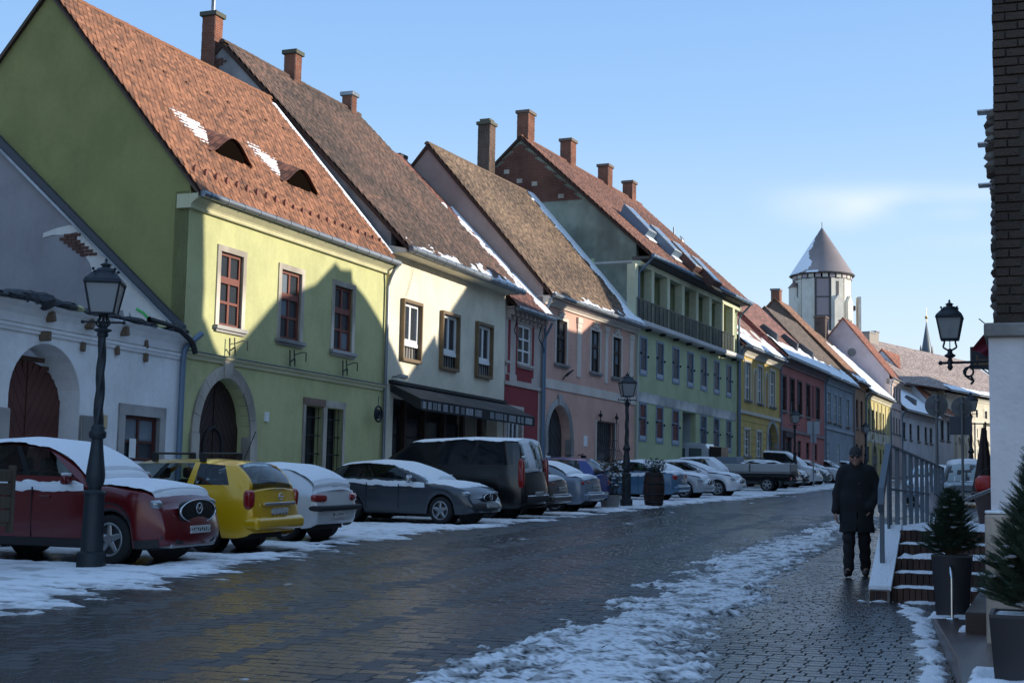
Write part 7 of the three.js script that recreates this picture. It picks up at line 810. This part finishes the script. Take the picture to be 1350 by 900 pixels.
function roundSign(label, x, s, y, r, plate) { const T = thing('traffic_sign', label, 'traffic sign', [x, gy(s) + 0.05, -s], 0.12, 'round signs seen from the back'), h = y - gy(s); part('pole', rod([0, 0, 0], [0, h + r + 0.02, 0], 0.032, 10), M([0.16, 0.17, 0.18], 0.5, { metalness: 0.4 }), T); part('disc', [new THREE.CylinderGeometry(r, r, 0.012, 36).rotateX(Math.PI / 2).translate(0, h, -0.045), new THREE.TorusGeometry(r, 0.012, 6, 36).translate(0, h, -0.045)], M([0.22, 0.225, 0.235], 0.55, { metalness: 0.3, map: texStain }), T); part('clamp', [box(-0.05, 0.05, h + 0.1, h + 0.14, -0.04, 0.04), box(-0.05, 0.05, h - 0.14, h - 0.1, -0.04, 0.04)], mat.zinc, T); if (plate) part('sub_plate', box(-0.28, 0.22, h - 0.66, h - 0.22, -0.05, -0.04), M([0.08, 0.09, 0.11], 0.5), T); return T; }
roundSign('taller round traffic sign seen from behind, left one of the pair', -2.02, 33, 3.86, 0.235); roundSign('round traffic sign seen from behind, beside the far right lamp post', -1.62, 36, 4.02, 0.235, 1);
{ const T = thing('street_sign', 'pair of grey rectangular sign plates seen from behind before the rose house', 'street sign', [-12.2, gy(85.5), -85.5]); part('pole', rod([0, 0, 0], [0, 3.9, 0], 0.035, 8), mat.zinc, T); part('plate', rbox(-0.36, 0.36, 3.1, 3.85, -0.06, -0.04, 0.008), M([0.34, 0.37, 0.4], 0.5), T); part('plate', rbox(-0.18, 0.18, 2.6, 3.06, -0.06, -0.04, 0.008), M([0.3, 0.33, 0.36], 0.5), T); }
// barrel and shrub by the second lamp
const leaf = (() => { const s = new THREE.Shape(); s.moveTo(0, 0); s.quadraticCurveTo(0.028, 0.04, 0, 0.1); s.quadraticCurveTo(-0.028, 0.04, 0, 0); return clean(new THREE.ShapeGeometry(s, 3)); })();
function bush(T, n, r, h, y0, seed, c) { const R = rng(seed), I = new THREE.InstancedMesh(leaf, M([1, 1, 1], 0.7, { side: THREE.DoubleSide }), n), o = new THREE.Object3D(), st = []; for (let i = 0; i < n; i++) { const a = R() * 6.283, t = R(), q = r * Math.sqrt(R()) * (0.5 + Math.sin(t * 2.6) * 0.7); o.position.set(Math.cos(a) * q, y0 + t * h, Math.sin(a) * q); o.rotation.set(R() * 3, R() * 6, R() * 3); o.scale.setScalar(0.8 + R() * 0.9); o.updateMatrix(); I.setMatrixAt(i, o.matrix); const k = 0.6 + R(); I.setColorAt(i, C(c[0] * k, c[1] * k, c[2] * k)); } I.name = 'leaves'; I.userData.kind = 'stuff'; T.add(I); for (let i = 0; i < 18; i++) { const a = R() * 6.283, q = r * R(); st.push(rod([0, y0 - 0.1, 0], [Math.cos(a) * q, y0 + h * (0.4 + R() * 0.6), Math.sin(a) * q], 0.008, 4, 0.004)); } part('stems', st, mat.brownWood, T).userData.kind = 'stuff'; const sn = []; for (let i = 0; i < 30; i++) { const a = R() * 6.283, q = r * Math.sqrt(R()), g = new THREE.IcosahedronGeometry(0.03 + R() * 0.03, 1); g.scale(1.4, 0.5, 1.4); g.translate(Math.cos(a) * q, y0 + h * (0.35 + 0.6 * R()), Math.sin(a) * q); sn.push(g); } part('snow', sn, mat.snow, T).userData.kind = 'stuff'; }
{ const s = 48.9, T = thing('barrel_planter', 'dark wooden barrel used as a planter at the edge of the parking snow', 'barrel', [-12.45, gy(s) + 0.02, -s]); for (let i = 0; i < 22; i++) { const a = i / 22 * 6.2832, P = []; for (let k = 0; k <= 6; k++) { const t = k / 6, r = 0.3 + 0.075 * Math.sin(Math.PI * t); P.push([r, t * 1.14]); } const g = new THREE.LatheGeometry(P.map(p => new THREE.Vector2(...p)), 1, a + 0.012, 0.262); part('stave', g, M([0.035 + 0.01 * (i % 3), 0.02, 0.016], 0.7, { map: texWood }), T); } for (const y of [0.1, 0.38, 0.76, 1.04]) part('hoop', new THREE.TorusGeometry(0.303 + 0.075 * Math.sin(Math.PI * y / 1.14), 0.014, 6, 28).rotateX(Math.PI / 2).scale(1, 2, 1).translate(0, y, 0), mat.iron, T); part('soil', new THREE.CylinderGeometry(0.28, 0.28, 0.04, 20).translate(0, 1.06, 0), M([0.03, 0.02, 0.015], 1), T);
  const B = thing('barrel_plant', 'ragged evergreen plant growing in the wooden barrel', 'plant', [-12.45, gy(s) + 1.05, -s]); bush(B, 420, 0.36, 0.5, 0.05, 12, [0.03, 0.04, 0.022]);
  const S = thing('shrub', 'brown winter shrub by the second lamp post', 'shrub', [-13.25, gy(46.2) + 0.02, -46.2]); bush(S, 900, 0.5, 1.3, 0.25, 14, [0.035, 0.035, 0.024]); const K = thing('planter', 'low grey tub holding the brown winter shrub', 'planter', [-13.25, gy(46.2) + 0.01, -46.2]); part('pot', lathe([[0.001, 0.01], [0.28, 0.0], [0.36, 0.42], [0.33, 0.42], [0.26, 0.06], [0.001, 0.06]], 20), mat.stoneGrey, K); part('soil', new THREE.CylinderGeometry(0.31, 0.31, 0.03, 20).translate(0, 0.37, 0), M([0.03, 0.02, 0.015], 1), K); }
{ const s = 16.4, T = thing('wooden_cart', 'weathered wooden cart beside the red SUV, only its corner in view', 'cart', [-13.98, gy(s) + 0.02, -s]), w = M([0.11, 0.085, 0.06], 0.9, { map: texWood }); for (let k = 0; k < 4; k++) { part('side_board', rbox(-1.2, 0.28, 0.70 + k * 0.19, 0.87 + k * 0.19, 0.48, 0.52, 0.01), w, T); part('side_board', rbox(-1.2, 0.28, 0.70 + k * 0.19, 0.87 + k * 0.19, -0.52, -0.48, 0.01), w, T); part('end_board', rbox(0.28, 0.32, 0.70 + k * 0.19, 0.87 + k * 0.19, -0.5, 0.5, 0.01), w, T); } for (const z of [0.53, -0.53]) part('corner_post', rbox(0.24, 0.34, 0.55, 1.5, z - 0.03, z + 0.03, 0.01), w, T); part('bottom', box(-1.2, 0.3, 0.64, 0.69, -0.48, 0.48), w, T); for (const z of [0.6, -0.6]) { const g = sub('wheel', T); part('tyre', new THREE.TorusGeometry(0.3, 0.04, 8, 24).translate(-0.5, 0.34, z), mat.rubber, g); part('spokes', [0, 1, 2, 3].map(k => rod([-0.5 + 0.28 * Math.cos(k * 0.785), 0.34 + 0.28 * Math.sin(k * 0.785), z], [-0.5 - 0.28 * Math.cos(k * 0.785), 0.34 - 0.28 * Math.sin(k * 0.785), z], 0.014)), w, g); } part('axle', rod([-0.5, 0.34, -0.6], [-0.5, 0.34, 0.6], 0.025), mat.iron, T); part('axle_block', box(-0.58, -0.42, 0.34, 0.65, -0.45, 0.45), w, T); }

// ---------------------------------------------------------------- the walker: one body, clothes over it
function field(fn, c, half, res) { const mc = new MarchingCubes(res, undefined, false, false, 200000), hs = res / 2; for (let k = 0; k < res; k++) for (let j = 0; j < res; j++) for (let i = 0; i < res; i++) mc.field[i + j * res + k * res * res] = -fn(c[0] + (i - hs) / hs * half, c[1] + (j - hs) / hs * half, c[2] + (k - hs) / hs * half); mc.isolation = 0; mc.update(); const n = mc.count ?? mc.geometry.drawRange.count, p = new Float32Array(mc.positionArray.slice(0, n * 3)), nn = new Float32Array(mc.normalArray.slice(0, n * 3)); for (let i = 0; i < n; i++) for (let q = 0; q < 3; q++) p[3 * i + q] = c[q] + p[3 * i + q] * half; const g = new THREE.BufferGeometry(); g.setAttribute('position', new THREE.BufferAttribute(p, 3)); g.setAttribute('normal', new THREE.BufferAttribute(nn, 3)); g.computeVertexNormals(); return clean(g); }
const smin = (a, b, k) => { const h = clamp(0.5 + 0.5 * (b - a) / k); return lerp(b, a, h) - k * h * (1 - h); };
function cap(x, y, z, A, B, ra, rb, fx = 1, fz = 1) { const bx = B[0] - A[0], by = B[1] - A[1], bz = B[2] - A[2], px = x - A[0], py = y - A[1], pz = z - A[2], h = clamp((px * bx + py * by + pz * bz) / (bx * bx + by * by + bz * bz + 1e-9)); return Math.hypot((px - bx * h) / fx, py - by * h, (pz - bz * h) / fz) - lerp(ra, rb, h); }
const chain = (bones, k) => (x, y, z) => { let d = 9; for (const b of bones) d = smin(d, cap(x, y, z, ...b), k); return d; };
{
  const s = 20.9, T = thing('person', 'walker in dark knee-length coat, grey knitted cap and sunglasses on the wet pavement', 'person', [-2.38, gy(s) + 0.066, -s], 0.06);
  const J = { hip: [0, 0.93, 0], chest: [0, 1.3, -0.02], neck: [0, 1.46, 0.0], head: [-0.01, 1.6, 0.035], sR: [-0.185, 1.4, -0.01], eR: [-0.265, 1.12, -0.03], wR: [-0.295, 0.87, 0.05], sL: [0.185, 1.4, -0.01], eL: [0.315, 1.14, -0.06], wL: [0.2, 0.98, 0.1], hR: [-0.1, 0.9, 0], kR: [-0.105, 0.5, 0.09], aR: [-0.11, 0.09, 0.13], tR: [-0.13, 0.045, 0.3], hL: [0.1, 0.9, 0], kL: [0.105, 0.5, 0.0], aL: [0.115, 0.1, -0.16], tL: [0.13, 0.04, 0.0] };
  const bodyB = [[J.hip, J.chest, 0.15, 0.155, 1.1, 0.75], [J.chest, J.neck, 0.13, 0.06, 1.1, 0.8], [J.neck, [0, 1.55, 0.02], 0.055, 0.052], [J.sR, J.eR, 0.055, 0.045], [J.eR, J.wR, 0.042, 0.03], [J.sL, J.eL, 0.055, 0.045], [J.eL, J.wL, 0.042, 0.03], [J.hR, J.kR, 0.085, 0.058], [J.kR, J.aR, 0.055, 0.036], [J.hL, J.kL, 0.085, 0.058], [J.kL, J.aL, 0.055, 0.036], [J.aR, J.tR, 0.04, 0.03], [J.aL, J.tL, 0.04, 0.03]];
  T.scale.set(0.97, 1.04, 1.02); const skin = M([0.36, 0.2, 0.145], 0.6);
  const headF = (x, y, z) => { const hx = x - J.head[0], hy = y - J.head[1], hz = z - J.head[2]; let d = Math.hypot(hx / 0.078, (hy - 0.02) / 0.115, (hz + 0.012) / 0.1) * 0.085 - 0.085; d = smin(d, cap(hx, hy, hz, [0, -0.06, 0.03], [0, -0.085, 0.055], 0.05, 0.03), 0.04); d = smin(d, cap(hx, hy, hz, [0, 0.01, 0.09], [0, -0.025, 0.108], 0.011, 0.016), 0.015); for (const q of [-1, 1]) { d = smin(d, cap(hx, hy, hz, [q * 0.078, 0.01, -0.01], [q * 0.082, -0.035, -0.005], 0.014, 0.01), 0.01); d = smin(d, cap(hx, hy, hz, [q * 0.04, -0.02, 0.07], [q * 0.045, -0.03, 0.06], 0.022, 0.02), 0.02); d = Math.max(d, -(Math.hypot(hx - q * 0.032, hy - 0.012, hz - 0.1) - 0.017)); } d = smin(d, cap(hx, hy, hz, [-0.022, -0.062, 0.083], [0.022, -0.062, 0.083], 0.009, 0.009), 0.008); d = smin(d, cap(x, y, z, [0, 1.47, 0.0], [0, 1.56, 0.02], 0.058, 0.054), 0.03); return d; };
  const hb = (W, sgn, curl) => { const L = [[[W[0], W[1], W[2]], [W[0], W[1] - 0.075, W[2] + 0.012], 0.03, 0.034, 0.62, 1.05]]; for (let f = 0; f < 4; f++) { const z0 = W[2] - 0.022 + f * 0.02, l = [0.062, 0.075, 0.08, 0.07][f], a = [W[0], W[1] - 0.085, z0], b = [W[0] + sgn * 0.012, a[1] - l * 0.5, z0 + 0.006], c = [W[0] + sgn * (0.018 + curl), b[1] - l * 0.36, z0 + 0.008], e = [c[0] + sgn * 0.018, c[1] - l * 0.22, z0 + 0.008]; L.push([a, b, 0.0095, 0.009], [b, c, 0.009, 0.0082], [c, e, 0.0082, 0.007]); } L.push([[W[0] + sgn * 0.006, W[1] - 0.03, W[2] + 0.034], [W[0] + sgn * 0.016, W[1] - 0.068, W[2] + 0.056], 0.012, 0.0105], [[W[0] + sgn * 0.016, W[1] - 0.068, W[2] + 0.056], [W[0] + sgn * 0.026, W[1] - 0.098, W[2] + 0.056], 0.0105, 0.008]); return L; };
  const body = field(chain(bodyB, 0.035), [0, 0.85, 0], 0.95, 110), head = field(headF, [0, 1.59, 0.03], 0.2, 96), hand = field(chain(hb(J.wR, 1, 0.012), 0.006), [-0.28, 0.79, 0.06], 0.15, 84), hand2 = field(chain(hb(J.wL, -1, 0.02), 0.006), [0.19, 0.9, 0.11], 0.15, 60);
  part('body', [body, head, hand, hand2], skin, T);
  const cloth = M([0.010, 0.0105, 0.013], 0.9, { bumpMap: texFine, bumpScale: 0.004 }), trous = M([0.011, 0.011, 0.014], 0.85);
  const coat = (x, y, z) => { const fold = 0.006 * Math.sin(x * 26 + y * 5) * sstep(1.1, 0.7, y) + 0.005 * Math.sin(y * 24 + x * 9); let d = cap(x, y, z, [0, 1.28, -0.02], [0, 0.98, 0], 0.205, 0.2, 1.12, 0.8); d = smin(d, cap(x, y, z, [0, 1.0, 0], [0, 0.58, 0.01], 0.2, 0.225, 1.12, 0.86), 0.08); d = Math.max(d, 0.59 - y); d = smin(d, cap(x, y, z, [-0.15, 1.42, -0.02], [0.15, 1.42, -0.02], 0.085, 0.085), 0.06); d = smin(d, cap(x, y, z, J.sR, J.eR, 0.092, 0.078), 0.04); d = smin(d, cap(x, y, z, J.eR, [J.wR[0], J.wR[1] + 0.015, J.wR[2]], 0.076, 0.062), 0.02); d = smin(d, cap(x, y, z, J.sL, J.eL, 0.092, 0.08), 0.04); d = smin(d, cap(x, y, z, J.eL, [0.18, 0.93, 0.12], 0.078, 0.07), 0.03); const col = Math.max(cap(x, y, z, [0, 1.42, -0.01], [0, 1.545, -0.005], 0.105, 0.092), y - 1.54); d = smin(d, col, 0.03); d = Math.max(d, -cap(x, y, z, [0, 1.5, 0.03], [0, 1.7, 0.06], 0.068, 0.085)); d = Math.max(d, -(Math.max(Math.abs(x - 0.02) - 0.008, Math.abs(z - 0.3) - 0.3, y - 0.85))); return d + fold; };
  part('coat', field(coat, [0, 1.04, 0], 0.58, 120), cloth, T); 
  const legs = chain([[J.hR, J.kR, 0.105, 0.085], [J.kR, [J.aR[0], 0.11, J.aR[2] - 0.005], 0.085, 0.075], [J.hL, J.kL, 0.105, 0.085], [J.kL, [J.aL[0], 0.12, J.aL[2]], 0.085, 0.075]], 0.03); part('trousers', field((x, y, z) => Math.max(legs(x, y, z) + 0.006 * Math.sin(y * 40 + x * 20), 0.06 - y), [0, 0.55, 0], 0.55, 96), trous, T);
  for (const [a, t] of [[J.aR, J.tR], [J.aL, J.tL]]) part('shoe', field((x, y, z) => Math.max(smin(cap(x, y, z, [a[0], 0.06, a[2] - 0.03], t, 0.055, 0.042, 0.85, 1), cap(x, y, z, [a[0], 0.05, a[2]], [a[0], 0.12, a[2]], 0.05, 0.05), 0.03), 0.004 - y), [(a[0] + t[0]) / 2, 0.1, (a[2] + t[2]) / 2 - 0.01], 0.2, 48), M([0.014, 0.012, 0.011], 0.5), T);
  part('knitted_cap', field((x, y, z) => { const hx = x - J.head[0], hy = y - J.head[1], hz = z - J.head[2], d = Math.hypot(hx / 0.09, (hy - 0.035) / 0.118, (hz + 0.014) / 0.112) * 0.098 - 0.098; return Math.max(d + 0.0025 * Math.sin(Math.atan2(hx, hz) * 40), 0.035 - hy - hz * 0.12); }, [0, 1.68, 0.02], 0.16, 72), M([0.05, 0.052, 0.055], 0.95), T);
  part('sunglasses', [...[-1, 1].map(q => { const g = new THREE.SphereGeometry(1, 14, 10); g.scale(0.033, 0.024, 0.014); g.translate(J.head[0] + q * 0.035, J.head[1] + 0.012, J.head[2] + 0.098); return g; }), rod([J.head[0] - 0.02, J.head[1] + 0.02, J.head[2] + 0.106], [J.head[0] + 0.02, J.head[1] + 0.02, J.head[2] + 0.106], 0.004), ...[-1, 1].map(q => rod([J.head[0] + q * 0.066, J.head[1] + 0.016, J.head[2] + 0.09], [J.head[0] + q * 0.084, J.head[1] + 0.014, J.head[2] - 0.01], 0.004))], M([0.006, 0.006, 0.007], 0.15), T);
  for (const y of [1.25, 1.08, 0.92]) part('button', new THREE.CylinderGeometry(0.013, 0.013, 0.008, 10).rotateX(Math.PI / 2).translate(0.045, y, 0.172), M([0.02, 0.02, 0.022], 0.4), T);
}
renderer.render(scene, camera);
